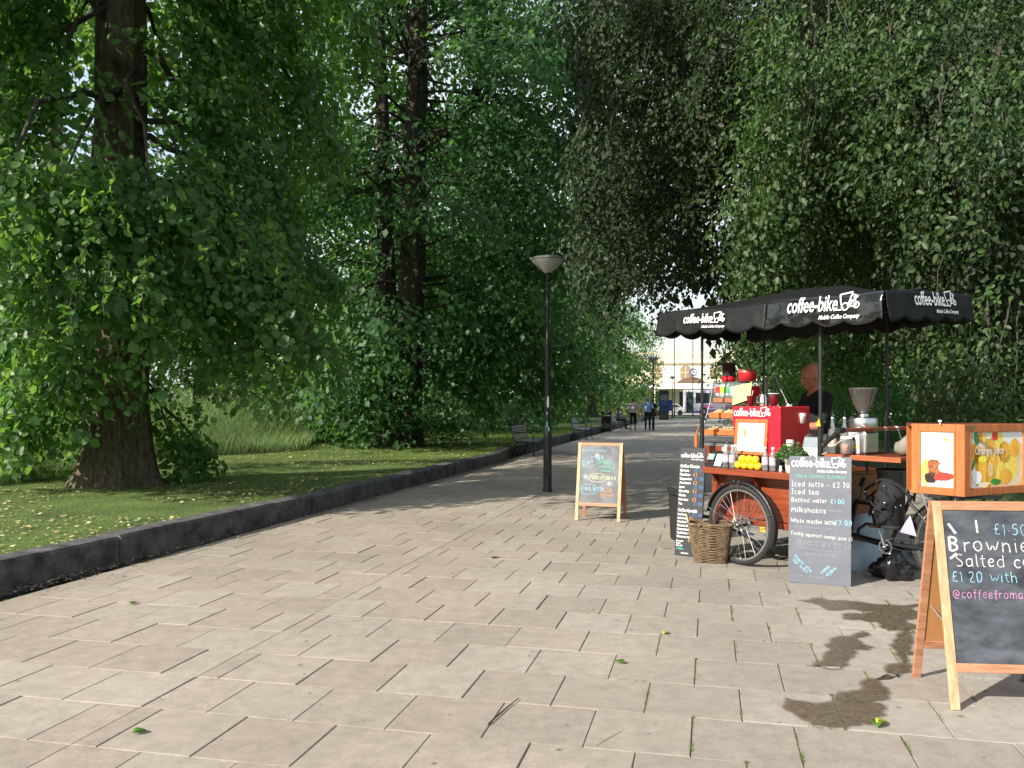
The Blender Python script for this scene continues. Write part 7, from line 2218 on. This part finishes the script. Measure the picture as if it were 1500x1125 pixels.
# litter: fallen bits as one mass, single leaves as things
def flakes(name, XYZ, size, material):
    n = len(XYZ); az = rng.uniform(0, 6.28, n); ti = rng.uniform(-.5, .5, n)
    d = np.stack([np.cos(az), np.sin(az), ti * .5], 1); s = np.stack([-np.sin(az), np.cos(az), ti], 1) * .38
    b = XYZ
    V = np.stack([b, b + (d * .5 + s) * size[:, None], b + d * size[:, None], b + (d * .5 - s) * size[:, None]], 1)
    V[:, :, 2] = np.maximum(V[:, :, 2], XYZ[:, None, 2])
    o = link(name, np_mesh(name, V.reshape(-1, 3), np.arange(n * 4).reshape(n, 4), []), material)
    return tag(o, kind='stuff')
M_dry = leaf_mat('dry_leaf', [(.40, .36, .12), (.60, .54, .28), (.30, .19, .07), (.62, .60, .36)], trans=.15, rough=.7, tcol=(.4, .3, .08))
M_brownbits = leaf_mat('brown_bits', [(.10, .07, .04), (.20, .15, .08), (.06, .05, .03), (.32, .28, .2)], trans=.05, rough=.8, tcol=(.2, .12, .05))
n = 13000
S_ = 5 + 34 * rng.random(n) ** 1.3; Cc = np.array([kerb_c(x) for x in S_]) - .2 - rng.random(n) * 6.5
ok = np.array([noise.noise(Vector((c * .7, s * .5, 9))) > -.18 for c, s in zip(Cc, S_)]); S_, Cc = S_[ok], Cc[ok]
Z_ = np.array([lawn_z(c, s) for c, s in zip(Cc, S_)]) + .018
flakes('fallen_leaves', np.stack([Cc * PN.x + S_ * PD.x, Cc * PN.y + S_ * PD.y, Z_], 1), rng.uniform(.02, .065, len(S_)), M_dry)
n = 5500
S_ = 4.5 + 26 * rng.random(n) ** 1.2; Cc = np.array([kerb_c(x) for x in S_]) + .005 + rng.exponential(.085, n)
flakes('kerb_debris', np.stack([Cc * PN.x + S_ * PD.x, Cc * PN.y + S_ * PD.y, rng.uniform(.001, .016, n)], 1), rng.uniform(.010, .04, n), M_brownbits)
n = 900
S_ = 3.4 + 22 * rng.random(n) ** 1.2; Cc = -5 + 8 * rng.random(n)
flakes('path_debris', np.stack([Cc * PN.x + S_ * PD.x, Cc * PN.y + S_ * PD.y, np.full(n, .003)], 1), rng.uniform(.005, .018, n), M_brownbits)
M_gl = leaf_mat('fresh_fallen_leaf', [(.06, .18, .02), (.10, .22, .03)], trans=.3); M_yl = leaf_mat('yellow_fallen_leaf', [(.45, .50, .04), (.55, .52, .08)], trans=.3)
def fallen(px, py, s, m, rz, label, bend=.3):
    p = G(px, py); t = []
    mb = MB()
    N = 14
    top = []
    for i in range(N):
        a = 2 * math.pi * i / N; r_ = s * (.5 + .06 * math.cos(3 * a)) * (1 + .25 * (i == 0))
        x, y = r_ * math.cos(a), r_ * .72 * math.sin(a)
        top.append((x, y, .006 + bend * abs(y) * 1.2 + .12 * abs(x) * bend))
    vs = [(0, 0, .006)] + top
    mb.add(vs, [(0, 1 + i, 1 + (i + 1) % N) for i in range(N)], smooth=True)
    mb.tube([(s * .6, 0, .008), (s * .85, s * .08, .006)], .0012, 4)
    mb.v = [tuple(Matrix.Translation((p.x, p.y, 0)) @ Matrix.Rotation(rz, 4, 'Z') @ Vector(v)) for v in mb.v]
    tag(mb.build('fallen_leaf', m, None, origin=(p.x, p.y, 0), solid=.0006), label, 'leaf', 'single leaves lying on the slabs')
fallen(1284, 1064, .075, M_gl, 1.2, 'green and yellow leaf on the largest damp stain', .8)
fallen(1291, 1062, .055, M_yl, .3, 'crumpled yellow leaf lying against the green one on the damp stain', .9)
fallen(203, 1075, .055, M_gl, .4, 'dark green leaf on the slabs at the near left', .7)
fallen(908, 972, .06, M_gl, 2.2, 'bright green leaf in the middle of the foreground slabs', .6)
fallen(195, 885, .06, M_gl, 1.0, 'small green leaf lying alone on the left slabs', .5)
fallen(724, 818, .07, M_gl, .1, 'little green leaf in the middle distance below the small A-board', .3)
fallen(975, 929, .05, M_yl, .6, 'yellow curled leaf on the slabs below the basket', .6)
fallen(1390, 957, .05, M_yl, 1.6, 'yellowish leaf behind the front post of the big A-board', .4)
tw = [G(715, 1063), G(735, 1045), G(760, 1024)]
tag(MB().tube([(q.x, q.y, .007) for q in tw], [.003, .004, .002], 6).build('twig', mat('dark_twig', (.03, .02, .015), rough=.8), None, origin=(tw[1].x, tw[1].y, 0)), 'dark twig lying across a foreground slab', 'twig')
tw = [G(872, 1094), G(890, 1083), G(910, 1072)]
tag(MB().tube([(q.x, q.y, .004) for q in tw], [.0012, .0016, .001], 5).build('twig', mat('pale_twig', (.30, .24, .17), rough=.8), None, origin=(tw[1].x, tw[1].y, 0)), 'thin pale twig near the bottom edge, right of the dark twig', 'twig')
print('objects', len(bpy.data.objects))
